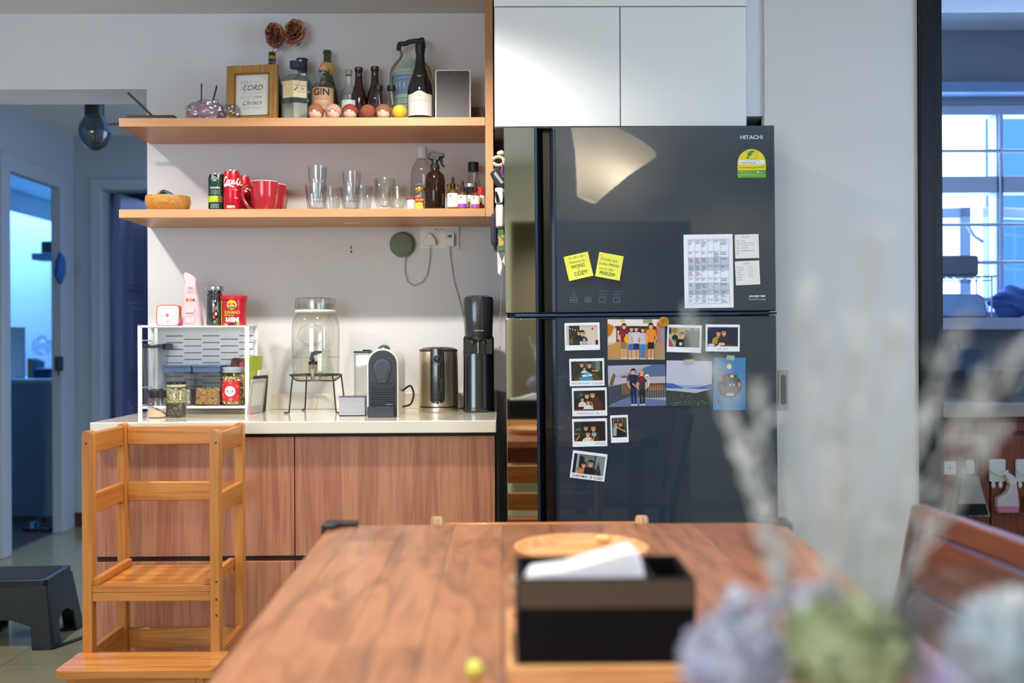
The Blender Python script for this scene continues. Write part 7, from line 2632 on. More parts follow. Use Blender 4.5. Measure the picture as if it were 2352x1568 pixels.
MB().tube(spline([(-0.011, -0.014, 0.02), (-0.009, -0.015, -0.01), (-0.004, -0.015, -0.03)], 5), 0.0015, M('#3458b0', 0.5)).build('blue_strand', t)
t = sthing('peg_clip', 'short white magnetic clip with black lever on the fridge side', 'clip', 445)
MB().prism(rrect(-0.036, -0.03, -0.012, 0.018, 0.005), -0.014, 0.014, clipm).build('body', t, bevel=0.003)
MB().box(-0.0125, 0, -0.008, 0.008, -0.012, 0.014, M('#a8aaae', 0.3)).build('magnet_base', t)
MB().tube([(-0.033, -0.018, 0.004), (-0.030, -0.019, -0.012), (-0.027, -0.018, -0.030)], [0.003, 0.0055, 0.0045], M('#17191c', 0.3), 8).build('lever', t)
t = sthing('whiteboard_box', 'long white magnetic box on the fridge side', 'box', 497)
MB().box(-0.034, -0.011, -0.02, 0.02, -0.035, 0.036, clipm).build('case', t, bevel=0.003)
MB().box(-0.0112, 0, -0.01, 0.01, -0.03, 0.03, sm_).build('magnet_base', t)
t = sthing('scrubbing_sponge', 'green and yellow layered sponge hung on the fridge side', 'sponge', 553)
for i, c_ in enumerate(('#4c8a3c', '#d2b45c', '#d8bc6a', '#4c8a3c')):
    MB().box(-0.026, -0.010, -0.015, 0.015, -0.034 + i * 0.017, -0.034 + (i + 1) * 0.017 - 0.0003, M(c_, 0.8, bump=0.6, bscale=200)).build('layer', t, bevel=0.001)
MB().tube(spline([(0, -0.017, 0.02), (-0.016, -0.018, 0.012), (-0.028, -0.017, 0.022)], 4), 0.0012, sm_).build('hook', t)
t = sthing('dark_pouch', 'dark purple pouch hanging behind the white box', 'pouch', 530, 3.26)
MB().tube(spline([(-0.035, 0, 0.075), (-0.040, 0, 0.03), (-0.041, 0, -0.02), (-0.036, 0, -0.066)], 5), [0.005] * 3 + [0.012] * 10 + [0.006] * 3, M('#2f2a40', 0.8), 10).build('body', t)
MB().box(-0.030, 0, -0.008, 0.008, -0.01, 0.012, M('#24222c', 0.6)).build('magnet_base', t)
t = sthing('paper_clip_magnet', 'big white peg clip holding papers on the fridge side', 'clip', 605)
MB().prism([(-0.031, 0.035), (-0.028, 0.035), (-0.016, 0.006), (-0.016, -0.008), (-0.022, -0.040), (-0.030, -0.030)], -0.014, 0.014, clipm).build('outer_jaw', t, bevel=0.001)
MB().prism([(-0.004, 0.035), (0, 0.035), (0, -0.010), (-0.006, -0.010), (-0.0150, 0.004), (-0.0145, 0.010)], -0.014, 0.014, clipm).build('inner_jaw', t, bevel=0.001)
c0 = sideat(612)
papers = []
for i, (x1_, x2_, y2_, Y_, c_, lab) in enumerate(((-0.017, -0.026, 762, 3.215, '#c8c8d4', 'grey sheet clipped foremost on the fridge side'), (-0.013, -0.020, 800, 3.235, '#d8d2c8', 'cream card with a pink corner clipped behind the grey sheet'))):
    zb2 = Z(y2_, Y_, 1135)
    hgt = c0.z - zb2
    t = thing('clipped_paper', lab, 'paper', c0 + Vector((0, Y_ - 3.20, 0)), group=None)
    mb = MB()
    n = 8
    vs = []
    for j in range(n + 1):
        f = j / n
        x = x1_ + (x2_ - x1_) * f ** 1.4
        if i == 1:
            x = x1_ - 0.001 * f + (x2_ - 0.004 - x1_) * max(0, f - 0.55) / 0.45
        vs += [(x, -0.07, -hgt * f), (x, 0.09, -hgt * f), (x + 0.0008, -0.07, -hgt * f), (x + 0.0008, 0.09, -hgt * f)]
    fs = []
    for j in range(n):
        q0, q1 = 4 * j, 4 * j + 4
        fs += [(q0, q0 + 1, q1 + 1, q1), (q0 + 2, q1 + 2, q1 + 3, q0 + 3), (q0, q1, q1 + 2, q0 + 2), (q0 + 1, q0 + 3, q1 + 3, q1 + 1)]
    mb.add(vs, fs, M(c_, 0.5))
    mb.build('sheet', t)
    if i == 1:
        MB().box(x2_ - 0.0062, x2_ - 0.002, -0.074, -0.069, -hgt - 0.002, -hgt + 0.008, M('#d04870', 0.5)).build('pink_corner', t)
# ================================================================ furniture on the floor
pine = wood('#b06a2c', '#c9873e', 'z', 0.35, scale=1.4, coat=0.2, rings=6)
pinex = wood('#a86225', '#cc8a42', 'x', 0.35, scale=1.4, coat=0.2, rings=6)
piney = wood('#a86225', '#c8843c', 'y', 0.35, scale=1.4, coat=0.2, rings=6)
tY0, tY1 = 2.81, 3.10
xa, xb = X(188, tY0, 1200), X(503, tY0, 1200)
tx, ty = (xa + xb) / 2, (tY0 + tY1) / 2
hwx = (xb - xa) / 2
hwy = (tY1 - tY0) / 2
t = thing('learning_tower', 'pine toddler step tower standing at the worktop', 'step tower', (tx, ty, 0))
TH = Z(989, tY0, 350)
pw_, pd = 0.026, 0.034
for sx in (-1, 1):
    for sy in (-1, 1):
        x0 = sx * hwx - (pw_ if sx > 0 else 0)
        y0 = sy * hwy - (pd if sy > 0 else 0)
        MB().prism([(x0, 0), (x0 + pw_, 0), (x0 + pw_, TH - 0.012)] + arc(x0 + pw_ / 2, TH - 0.012, pw_ / 2, 0, 180, 8)[1:-1] + [(x0, TH - 0.012)], y0, y0 + pd, pine).build('post', t, bevel=0.003)
zr = lambda y: Z(y, tY1, 400)
for (ya, yb_) in ((976, 1019), (1104, 1147)):
    z1_, z0_ = zr(ya), zr(yb_)
    MB().box(-hwx + pw_, hwx - pw_, hwy - 0.020, hwy - 0.002, z0_, z1_, pinex).build('back_rail', t, bevel=0.003)
    for sx in (-1, 1):
        x0 = sx * hwx - (0.022 if sx > 0 else 0.004) + (0.004 if sx < 0 else 0)
        MB().box(x0 + 0.002, x0 + 0.020, -hwy + pd, hwy - pd, z0_, z1_, piney).build('side_rail', t, bevel=0.003)
z1_, z0_ = zr(1437), zr(1482)
MB().box(-hwx + pw_, hwx - pw_, hwy - 0.020, hwy - 0.002, z0_, z1_, pinex).build('back_rail', t, bevel=0.003)
zp = Z(1345, tY0, 350)
o = MB()
for i in range(4):
    yy0 = -hwy + 0.002 + i * (2 * hwy - 0.022) / 4
    o.box(-hwx + pw_ + 0.001, hwx - pw_ - 0.001, yy0, yy0 + (2 * hwy - 0.022) / 4 - 0.0004, zp - 0.018, zp, pinex)
o.build('platform', t, bevel=0.001)
MB().box(-hwx + pw_, hwx - pw_, -hwy + 0.004, -hwy + 0.022, zp - 0.044, zp - 0.019, pinex).build('front_rail', t, bevel=0.002)
for sx in (-1, 1):
    x0 = sx * (hwx - pw_ - 0.009) - 0.009
    MB().box(x0, x0 + 0.018, -hwy + 0.006, hwy - 0.03, zp + 0.0005, zp + 0.022, piney).build('platform_cleat', t, bevel=0.002)
    xq = sx * hwx - (0.020 if sx > 0 else 0.002)
    MB().box(xq + 0.001, xq + 0.019, -hwy + pd, hwy - pd, zr(1482), zr(1437) + 0.01, piney).build('side_rail', t, bevel=0.003)
# the lower step on its box legs
zs_ = 0.283
yF = 2.655 - ty
MB().prism(rrect(-hwx - 0.012, yF, hwx + 0.026, -hwy + 0.014, 0.018, 5), zs_ - 0.022, zs_, pinex, plane='xy').build('step_board', t, bevel=0.005)
for sx in (-1, 1):
    x0 = sx * (hwx - 0.02) - 0.010
    MB().box(x0, x0 + 0.022, yF + 0.03, yF + 0.056, 0, zs_ - 0.0225, pine).build('step_leg', t, bevel=0.002)
MB().box(-hwx + 0.03, hwx - 0.03, yF + 0.03, yF + 0.048, zs_ - 0.075, zs_ - 0.0225, pinex).build('step_rail', t, bevel=0.002)
bolt = M('#2c2420', 0.4)
for (bx_, by_, bz) in ((-hwx + 0.013, -hwy, TH - 0.035), (hwx - 0.008, -hwy, TH - 0.035), (hwx - 0.008, -hwy, zp + 0.01), (hwx - 0.008, -hwy, zp - 0.04), (hwx - 0.008, -hwy, zp - 0.085)):
    MB().lathe([(0, 0), (0.0035, 0), (0.003, 0.0012), (0, 0.0014)], bolt, mtx=Matrix.Translation((bx_, by_ + 0.0002, bz)) @ Matrix.Rotation(R(90), 4, 'X'), seg=12).build('bolt', t)

# black plastic step stool
sY = 3.92
scx = X(45, sY, 1400)
t = thing('step_stool', 'black plastic step stool on the tiles of the hall side', 'stool', (scx, sY, 0), (0, 0, R(4)))
bp_ = M('#121418', 0.45, var=0.05)
hx_, hy_ = 0.185, 0.16
zt2 = 0.255
mb = MB()
# tapered shell with cut-outs: outline of the front, extruded thinly, for all four sides
def panel(w_top, w_bot, cut):
    return [(-w_bot, 0), (-w_bot + 0.075, 0), (-w_bot + 0.085, 0.085), (-cut, 0.11), (cut, 0.11), (w_bot - 0.085, 0.085), (w_bot - 0.075, 0), (w_bot, 0), (w_top, zt2 - 0.02), (-w_top, zt2 - 0.02)]


body = MB()
for sgn in (-1, 1):
    m_ = Matrix.Translation((0, sgn * hy_, 0)) @ Matrix.Rotation(sgn * R(8), 4, 'X')
    body.prism(panel(hx_ - 0.035, hx_, 0.03), -0.006, 0.006, bp_, mtx=m_)
    m_ = Matrix.Translation((sgn * hx_, 0, 0)) @ Matrix.Rotation(R(90), 4, 'Z') @ Matrix.Rotation(-sgn * R(8.5), 4, 'X')
    body.prism(panel(hy_ - 0.034, hy_, 0.02), -0.006, 0.006, bp_, mtx=m_)
body.build('side_shell', t, bevel=0.003)
MB().prism(rrect(-hx_ + 0.03, -hy_ + 0.026, hx_ - 0.03, hy_ - 0.026, 0.025), zt2 - 0.025, zt2, bp_, plane='xy').build('seat', t, bevel=0.006)
MB().prism(rrect(-hx_ + 0.055, -hy_ + 0.05, hx_ - 0.055, hy_ - 0.05, 0.015), zt2, zt2 + 0.002, M('#1c2024', 0.8, bump=1, bscale=300), plane='xy').build('grip_mat', t)
for sx in (-1, 1):
    for sy in (-1, 1):
        MB().prism(rrect(sx * (hx_ - 0.035) - 0.045, sy * (hy_ - 0.03) - 0.04, sx * (hx_ - 0.035) + 0.045, sy * (hy_ - 0.03) + 0.04, 0.02), 0, 0.010, bp_, plane='xy').build('foot', t, bevel=0.003)
# thin black foot of something behind the tower
a_ = PZ = None


def floorpt(px, py):
    Y = CAMZ * FPX / (py - 784)
    q = P(px, py, Y)
    return Vector((q.x, q.y, 0.006))


a1, a2 = floorpt(133, 1479), floorpt(196, 1457)
o = MB().tube([(0, 0, 0), a2 - a1, a2 - a1 + Vector((0.05, 0.02, 0.02))], 0.006, M('#101216', 0.4), 8).build('stand_foot', loc=a1)
tag(o, 'thin black metal foot lying on the tiles behind the tower', 'stand foot')

# ------------------------------------------------ hall and bedroom things
bl = P(217, 300, 4.75)
t = thing('pendant_bulb', 'large smoked glass globe bulb hanging in the hall', 'pendant lamp', (bl.x, 4.75, bl.z))
r = 0.073
hb2 = CEIL + 0.06 - bl.z
MB().lathe([(0, -r * 1.30), (r * 0.35, -r * 1.22), (r * 0.75, -r * 0.85), (r * 0.98, -r * 0.35), (r, 0.0), (r * 0.9, r * 0.42), (r * 0.66, r * 0.80), (r * 0.55, r * 1.05)], thin_glass('#8494a2', '#2a323c', 0.35), seg=40).build('globe', t)
MB().lathe([(0, r * 0.95), (r * 0.58, r * 0.95), (r * 0.60, r * 1.0), (r * 0.60, r * 2.2), (r * 0.3, r * 2.3), (0, r * 2.3)], M('#101418', 0.4), seg=32).build('socket', t)
MB().tube([(0, 0, r * 2.25), (0, 0, hb2 - 0.02)], 0.003, M('#101418', 0.5)).build('cord', t)
MB().lathe([(0, hb2 - 0.025), (0.04, hb2 - 0.022), (0.045, hb2), (0, hb2)], M('#101418', 0.4), seg=24).build('ceiling_cup', t)
MB().tube(spline([(0, 0, r * 1.0), (0.01, 0, r * 0.2), (-0.012, 0, -r * 0.1), (0.012, 0, -r * 0.3), (0, 0, r * 1.0)], 5), 0.0022, M('#5c5248', 0.4)).build('filament', t)

# bedroom
CYf = 6.66
c0_, c1_ = -4.0, -2.86
ctz = 1.153 - 81 * CYf / FPX
t = thing('bedroom_cabinet', 'pale low cabinet in the blue lit bedroom', 'cabinet', ((c0_ + c1_) / 2, CYf, 0))
hwc = (c1_ - c0_) / 2
MB().box(-hwc, hwc, 0.0, 0.5, 0.0, ctz - 0.03, M('#7fa0b4', 0.6)).build('body', t)
MB().box(-hwc - 0.005, hwc + 0.005, -0.015, 0.5, ctz - 0.03, ctz, M('#b4c4cc', 0.5)).build('top', t, bevel=0.002)


def bput(px, Y=CYf + 0.2):
    return Vector((X(px, Y, 860), Y, ctz))


hgt = Z(745, CYf + 0.2) - ctz
o = MB().box(-0.07, 0.07, -0.008, 0.008, 0, hgt, M('#dfe6ea', 0.4)).build('white_board', loc=bput(34), bevel=0.003)
tag(o, 'white blank board leaning on the bedroom cabinet', 'board')
o = thing('blue_case', 'small dark blue case on the bedroom cabinet', 'case', bput(101))
MB().box(-0.055, 0.05, -0.04, 0.04, 0, 0.068, M('#22386c', 0.4)).build('body', o, bevel=0.008)
MB().box(-0.055, 0.05, -0.042, -0.040, 0.045, 0.048, M('#101830', 0.4)).build('seam', o)
for i, (px, c_, lab) in enumerate(((75, '#8a3a6a', 'purple thin book spine on the bedroom cabinet'), (80.5, '#a8b838', 'lime thin book spine on the bedroom cabinet'), (86, '#3a78b8', 'blue thin book spine on the bedroom cabinet'), (91, '#4aa0b0', 'teal thin book spine on the bedroom cabinet'))):
    o = MB().box(-0.0075, 0.0075, -0.06, 0.06, 0, 0.135 - 0.006 * i, M(c_, 0.5)).build('picture_book', loc=bput(px, CYf + 0.28), bevel=0.001)
    tag(o, lab, 'book', 'books on the bedroom cabinet')
o = MB().ball((0, 0, 0), 0.07, thin_glass('#eef4ff', '#a8c0d8', 0.35, 0.1), 36, 24, s=(1, 0.7, 1), fn=crumple(6, 0.25)).build('hanging_plastic_bag', loc=(X(84, CYf + 0.2, 780), CYf + 0.28, ctz + 0.22))
tag(o, 'crumpled clear bag above the books in the bedroom', 'bag')
# small wall shelf and picture on the bedroom end wall
sY2 = 6.9
q = P(88, 588, sY2)
o = MB().box(0, 0.30, 0.0, 0.16, -0.025, 0.022, M('#7fb0cc', 0.5)).build('bedroom_shelf', loc=(X(72, sY2, 590), sY2, q.z), bevel=0.002)
tag(o, 'small pale blue shelf floating in the bedroom', 'shelf')
o = MB().box(0, 0.14, 0.02, 0.14, 0, 0.083, M('#2c4a50', 0.6)).build('storage_box', loc=(X(91, sY2, 560), sY2, q.z + 0.022), bevel=0.003)
tag(o, 'dark green box on the bedroom shelf', 'box')
pz = P(115, 520, sY2)
o = MB().prism([(-0.06, 0.09), (0.08, 0.09), (0.08, -0.13), (0.03, -0.13), (-0.03, -0.03)], 0, 0.003, M('#7ac0a0', 0.5)).build('childs_drawing', loc=(pz.x, sY2 + 0.15, pz.z))
a = Art(); a.mapf = lambda u, v, d: (u, -d, v)
a.poly([(-0.01, 0.08), (0.05, 0.085), (0.05, -0.06), (0.0, -0.02)], '#9ab428').circ(0.02, -0.09, 0.02, '#3a4aa8').circ(-0.03, 0.02, 0.012, '#e8f0f0')
a.build('picture', o)
tag(o, 'green and lime drawing on the bedroom wall', 'drawing')
o = MB().box(-0.06, 0.3, 0.154, 0.17, -0.6, 0.35, M('#cfd8dd', 0.7)).build('wall_bedroom_pier', loc=(pz.x, sY2, pz.z))
struct(o)
# blue cloth on the door knob
q = P(141, 618, 6.02)
o = MB().ball((0, 0, 0), 0.09, M('#2c5a9c', 0.8), 24, 16, s=(0.35, 0.4, 1.0), fn=crumple(5, 0.3)).build('hanging_cloth', loc=(XL + 0.035, 6.02, q.z))
tag(o, 'blue cloth hanging on the doorway architrave in the hall', 'cloth')
o = thing('door_latch', 'dark latch on the bedroom doorway jamb', 'latch', (XL + 0.02, 6.0, Z(830, 6.0)))
MB().box(0.0, 0.03, -0.03, 0.03, -0.045, 0.045, M('#14283c', 0.5)).build('body', o, bevel=0.004)
MB().tube([(0.015, -0.01, -0.03), (0.02, -0.02, -0.07)], 0.006, M('#14283c', 0.5)).build('lever', o)
for i, (px, lab) in enumerate(((88, 'blue white sandal on the bedroom floor'), (104, 'dark sandal on the bedroom floor by the doorway'))):
    Y_ = CAMZ * FPX / (1212 - 784) + 0.13 * i
    o = thing('sandal', lab, 'sandal', (X(px, Y_, 1210), Y_, 0.004), (0, 0, R(84)), 'sandals on the bedroom floor')
    MB().prism([(-0.03, -0.09), (0.03, -0.09), (0.038, 0.03), (0.025, 0.09), (-0.02, 0.095), (-0.035, 0.03)], 0, 0.02, M('#1c2430', 0.6), plane='xy').build('sole', o, bevel=0.005)
    MB().tube([(-0.034, 0.02, 0.015), (-0.02, 0.03, 0.05), (0.02, 0.03, 0.05), (0.036, 0.02, 0.015)], 0.012, M('#4a8ac8' if i == 0 else '#2a3a50', 0.6), flat=0.4).build('strap', o)

# ================================================================ dining table
TZ = 0.752
m_tab, nt, b = base_mat('walnut_boards')
N, L = nt.nodes, nt.links
tc = N.new('ShaderNodeTexCoord')
mp_ = N.new('ShaderNodeMapping')
mp_.inputs['Rotation'].default_value = (0, 0, R(90))
L.new(tc.outputs['Object'], mp_.inputs['Vector'])
br = N.new('ShaderNodeTexBrick')
br.offset = 0.37
br.inputs['Scale'].default_value = 1
br.inputs['Brick Width'].default_value = 0.52
br.inputs['Row Height'].default_value = 0.105
br.inputs['Mortar Size'].default_value = 0.0008
br.inputs['Mortar'].default_value = rgb('#3a2012')
br.inputs['Color1'].default_value = rgb('#985f3e')
br.inputs['Color2'].default_value = rgb('#b97f56')
br.inputs['Bias'].default_value = 0.05
L.new(mp_.outputs['Vector'], br.inputs['Vector'])
mg = N.new('ShaderNodeMapping')
mg.inputs['Scale'].default_value = (9, 1.6, 9)
L.new(tc.outputs['Object'], mg.inputs['Vector'])
n1 = N.new('ShaderNodeTexNoise')
n1.inputs['Scale'].default_value = 2.4
n1.inputs['Detail'].default_value = 7
n1.inputs['Distortion'].default_value = 1.6
L.new(mg.outputs['Vector'], n1.inputs['Vector'])
crr = N.new('ShaderNodeValToRGB')
crr.color_ramp.elements[0].position = 0.32
crr.color_ramp.elements[0].color = (0.46, 0.40, 0.38, 1)
crr.color_ramp.elements[1].position = 0.58
crr.color_ramp.elements[1].color = (1.05, 1.0, 0.98, 1)
L.new(n1.outputs['Fac'], crr.inputs['Fac'])
mx = N.new('ShaderNodeMix')
mx.data_type = 'RGBA'
mx.blend_type = 'MULTIPLY'
mx.inputs['Factor'].default_value = 0.8
L.new(br.outputs['Color'], mx.inputs['A'])
L.new(crr.outputs['Color'], mx.inputs['B'])
L.new(mx.outputs['Result'], b.inputs['Base Color'])
b.inputs['Roughness'].default_value = 0.3
b.inputs['Coat Weight'].default_value = 0.25
b.inputs['Coat Roughness'].default_value = 0.22
tFL, tFR = P(757, 1207, 2.2), P(1797, 1203, 2.2)
tFY = (CAMZ - TZ) * FPX / (1203 - 784)
tl = Vector((X(757, tFY, 1207), tFY, 0))
tr2 = Vector((X(1797, tFY, 1202), tFY, 0))
nl_ = Vector((X(430, 1.10, 1600), 1.10, 0))
nr_ = Vector((X(2290, 1.10, 1600), 1.10, 0))
dl_ = (nl_ - tl) / (1.10 - tFY)
dr_ = (nr_ - tr2) / (1.10 - tFY)
NEAR = 0.42
nl_ = tl + dl_ * (NEAR - tFY)
nr_ = tr2 + dr_ * (NEAR - tFY)
tcx = (tl.x + tr2.x + nl_.x + nr_.x) / 4
tcy = (tFY + NEAR) / 2
tb = thing('dining_table', 'long walnut board dining table across the room', 'table', (tcx, tcy, 0))
poly = [(p.x - tcx, p.y - tcy) for p in (nl_, nr_, tr2, tl)]
MB().prism(poly, TZ - 0.028, TZ, m_tab, plane='xy').build('tabletop', tb, bevel=0.003)
ins = 0.07
for (x, y) in poly:
    xx = x * 0.86
    yy = y * 0.92
    MB().box(xx - 0.03, xx + 0.03, yy - 0.03, yy + 0.03, 0, TZ - 0.029, wood('#5a3018', '#7a4626', 'z')).build('leg', tb, bevel=0.004)
MB().box(-0.4, 0.4, poly[2][1] * 0.9 - 0.01, poly[2][1] * 0.9 + 0.01, TZ - 0.10, TZ - 0.029, wood('#5a3018', '#7a4626', 'x')).build('apron', tb, bevel=0.002)
gm = M('#26211f', 0.5)
for (c_, sx, lab) in ((tl, 1, 'dark corner guard on the table corner before the cabinets'), (tr2, -1, 'dark corner guard on the table corner before the fridge')):
    t = thing('corner_guard', lab, 'corner guard', (c_.x, c_.y, TZ), group=None)
    mb = MB()
    x0 = -0.010 * sx
    x1 = 0.062 * sx
    xm_ = 0.028 * sx
    mb.prism([(x0, 0.010), (x1, 0.010), (x1, -0.016), (xm_, -0.020), (0.016 * sx, -0.05), (x0, -0.05)], -0.0, 0.009, gm, plane='xy')
    mb.prism([(x0, 0.010), (x1, 0.010), (x1, 0.002), (x0, 0.002)], -0.03, 0.009, gm, plane='xy')
    mb.prism([(x0, 0.002), (x0 + 0.008 * sx, 0.002), (x0 + 0.008 * sx, -0.05), (x0, -0.05)], -0.03, -0.0, gm, plane='xy')
    mb.build('rubber_pad', t, bevel=0.003)

# round wooden tray
def tput(px, py, z=TZ):
    Y = (CAMZ - z) * FPX / (py - 784)
    return Vector((X(px, Y, py), Y, z))


q = tput(1335, 1284)
lw = wood('#d08c50', '#e8b47a', 'x', 0.4, scale=1.4)
t = thing('round_wooden_tray', 'round light wooden dish behind the black box', 'dish', q)
MB().lathe([(0, 0), (0.105, 0), (0.121, 0.014), (0.124, 0.024), (0.116, 0.024), (0.102, 0.008), (0, 0.008)], lw, seg=56).build('dish', t)
for a_ in (62,):
    MB().ball((0.10 * math.cos(R(a_)), 0.09 * math.sin(R(a_)), 0.022), 0.012, M('#e2c07a', 0.5), 12, 8, s=(1.3, 1, 0.6)).build('handle_knob', t)

# black napkin box on a wooden tray
q = tput(1397, 1560)
bxh = 0.103
wbx = 0.108
t = thing('serving_tray', 'light wooden tray carrying the black napkin box', 'tray', Vector((q.x + 0.005, q.y + 0.10, TZ)))
MB().prism(rrect(-0.125, -0.125, 0.125, 0.13, 0.012), 0.0, 0.012, lw, plane='xy').build('tray_base', t, bevel=0.003)
mb = MB()
mb.box(-0.125, 0.125, -0.125, -0.117, 0.012, 0.022, lw).box(-0.125, 0.125, 0.122, 0.13, 0.012, 0.022, lw).box(-0.125, -0.117, -0.117, 0.122, 0.012, 0.022, lw).box(0.117, 0.125, -0.117, 0.122, 0.012, 0.022, lw)
mb.build('tray_rim', t, bevel=0.002)
bk = M('#05060a', 0.6, spec=0.15)
bt = thing('napkin_box', 'black lacquer box holding napkins on the dining table', 'box', Vector((q.x, q.y + 0.015, TZ + 0.0125)))
mb = MB()
D_ = 0.13
mb.box(-wbx, wbx, 0, 0.006, 0, bxh, bk).box(-wbx, wbx, D_ - 0.006, D_, 0, bxh, bk)
mb.box(-wbx, -wbx + 0.006, 0.006, D_ - 0.006, 0, bxh, bk).box(wbx - 0.006, wbx, 0.006, D_ - 0.006, 0, bxh, bk)
mb.box(-wbx, wbx, 0, D_, 0, 0.005, bk)
mb.build('body', bt, bevel=0.002)
MB().box(wbx * 0.52, wbx * 0.52 + 0.005, 0.006, D_ - 0.006, 0.005, bxh * 0.96, bk).build('divider', bt)
MB().box(-wbx + 0.002, wbx - 0.002, -0.0008, 0.0, bxh * 0.66, bxh - 0.002, M('#4c4238', 0.35)).build('front_band', bt)
MB().ball((-wbx - 0.004, 0.004, bxh - 0.004), 0.006, M('#a89878', 0.3, metal=0.6), 12, 8).build('hinge_stud', bt)
nb = thing('napkins', 'white folded napkins standing in the black box', 'napkin', Vector((q.x - 0.02, q.y + 0.075, TZ + 0.018)))
MB().prism([(-0.078, 0), (0.072, 0), (0.072, 0.085), (0.064, 0.120), (0.050, 0.125), (0.02, 0.116), (-0.03, 0.102), (-0.070, 0.097), (-0.078, 0.085)], -0.035, 0.02, M('#e9eaf0', 0.8), mtx=None).build('paper_stack', nb, bevel=0.003)

# small yellow thing at the near edge of the view
q = tput(1090, 1556)
t = MB().ball((0, 0, 0.011), 0.011, M('#d6d860', 0.6), 16, 12, fn=crumple(1, 0.1)).build('yellow_bead', loc=Vector((q.x, q.y, TZ)))
tag(t, 'small pale yellow ball on the near table boards', 'ball')

# ------------------------------------------------ chairs
lc = wood('#a8622c', '#c8823c', 'x', 0.35, coat=0.3)
lcz = wood('#c08a50', '#dcb07c', 'z', 0.35, coat=0.3)
cy_ = 2.52
xl_, xr_ = X(1003.5, cy_, 1190), X(1474, cy_, 1190)
zt3 = Z(1186, cy_, 1200)
t = thing('low_chair', 'light wood slatted chair tucked at the table end by the fridge', 'chair', ((xl_ + xr_) / 2, cy_, 0))
hw3 = (xr_ - xl_) / 2
for s in (-1, 1):
    MB().tube([(s * hw3, 0, 0), (s * hw3, 0, zt3 - 0.008), (s * hw3, 0, zt3)], [0.017, 0.017, 0.014], lcz, 14).build('back_post', t)
    MB().tube([(s * hw3, -0.36, 0), (s * hw3, -0.36, 0.42)], 0.016, lcz, 12).build('front_leg', t)
    MB().tube([(s * hw3, -0.35, 0.2), (s * hw3, 0, 0.2)], 0.010, lcz, 10).build('stretcher', t)
for z in (0.665, 0.565):
    MB().box(-hw3 + 0.012, hw3 - 0.012, -0.008, 0.010, z - 0.035, z + 0.03, lc).build('back_slat', t, bevel=0.004)
MB().box(-hw3 + 0.012, hw3 - 0.012, -0.010, 0.012, 0.475, 0.50, lc).build('lower_rail', t, bevel=0.004)
MB().prism(rrect(-hw3 - 0.01, -0.38, hw3 + 0.01, 0.01, 0.02), 0.42, 0.445, lc, plane='xy').build('seat', t, bevel=0.004)

# dark chair at the side of the table
dc = wood('#5c2c18', '#7c4026', 'y', 0.5, scale=1.1)
dcz = wood('#3c1c18', '#52281e', 'z', 0.4, scale=1.1, coat=0.1)
Yf = 1.93
Ptop = P(2107, 1157, Yf)
zc_ = Ptop.z
wch = 0.46
lean = 0.20
t = thing('dining_chair', 'dark reddish wood dining chair with broad slatted back', 'chair', (Ptop.x - 0.0, Yf - wch / 2, 0), (0, 0, R(3)))
sl = lambda z: lean * (z - zc_)      # back leans outward with height


def slanted(y0, y1, z0, z1, th, mat, name, x_off=0.0, bev=0.004):
    p = [(sl(z0) + x_off, z0), (sl(z1) + x_off, z1), (sl(z1) + x_off + th, z1), (sl(z0) + x_off + th, z0)]
    return MB().prism(p, y0, y1, mat, plane='xz').build(name, t, bevel=bev)


H2 = wch / 2
slanted(H2 - 0.036, H2, 0.44, zc_ - 0.000, 0.03, dcz, 'back_post')
slanted(-H2, -H2 + 0.036, 0.44, zc_, 0.03, dcz, 'back_post')
slanted(-H2 + 0.037, H2 - 0.037, zc_ - 0.040, zc_, 0.026, dc, 'top_rail', 0.002)
slanted(-H2 + 0.040, H2 - 0.044, zc_ - 0.150, zc_ - 0.048, 0.018, dc, 'back_board', 0.006)
slanted(-H2 + 0.040, H2 - 0.044, zc_ - 0.262, zc_ - 0.158, 0.018, dc, 'back_board', 0.006)
for s in (-1, 1):
    MB().box(sl(0.44), sl(0.44) + 0.03, s * (H2 - 0.018) - 0.018, s * (H2 - 0.018) + 0.018, 0, 0.44, dcz).build('rear_leg', t, bevel=0.003)
    MB().box(sl(0.44) - 0.40, sl(0.44) - 0.365, s * (H2 - 0.018) - 0.018, s * (H2 - 0.018) + 0.018, 0, 0.43, dcz).build('front_leg', t, bevel=0.003)
MB().box(sl(0.44) - 0.41, sl(0.44) + 0.02, -H2 + 0.002, H2 - 0.002, 0.43, 0.455, dc).build('seat', t, bevel=0.006)

# ------------------------------------------------ flowers close to the lens
rnd = random.Random(21)
fb = Vector((X(1880, 0.74, 784), 0.74, TZ))
vase = thing('flower_vase', 'wide pale ceramic vase of flowers at the near table end', 'vase', fb)
MB().lathe([(0, 0), (0.045, 0), (0.058, 0.03), (0.052, 0.075), (0.04, 0.10), (0.036, 0.10), (0.05, 0.07), (0, 0.06)], M('#b8bcc0', 0.3), seg=36).build('body', vase)


def leafm(mb, p, d, ln, wd_, mat, roll):
    d = d.normalized()
    s_ = d.cross(Vector((math.sin(roll), math.cos(roll), 0.3))).normalized()
    n_ = d.cross(s_)
    pts = []
    for i in range(6):
        f = i / 5
        ww = wd_ * math.sin(PI * (0.06 + 0.9 * f)) * 0.5
        c = p + d * ln * f + n_ * (-0.2 * ln * f * f)
        pts += [c - s_ * ww, c + s_ * ww]
    mb.add(pts, [(2 * i, 2 * i + 1, 2 * i + 3, 2 * i + 2) for i in range(5)], mat)


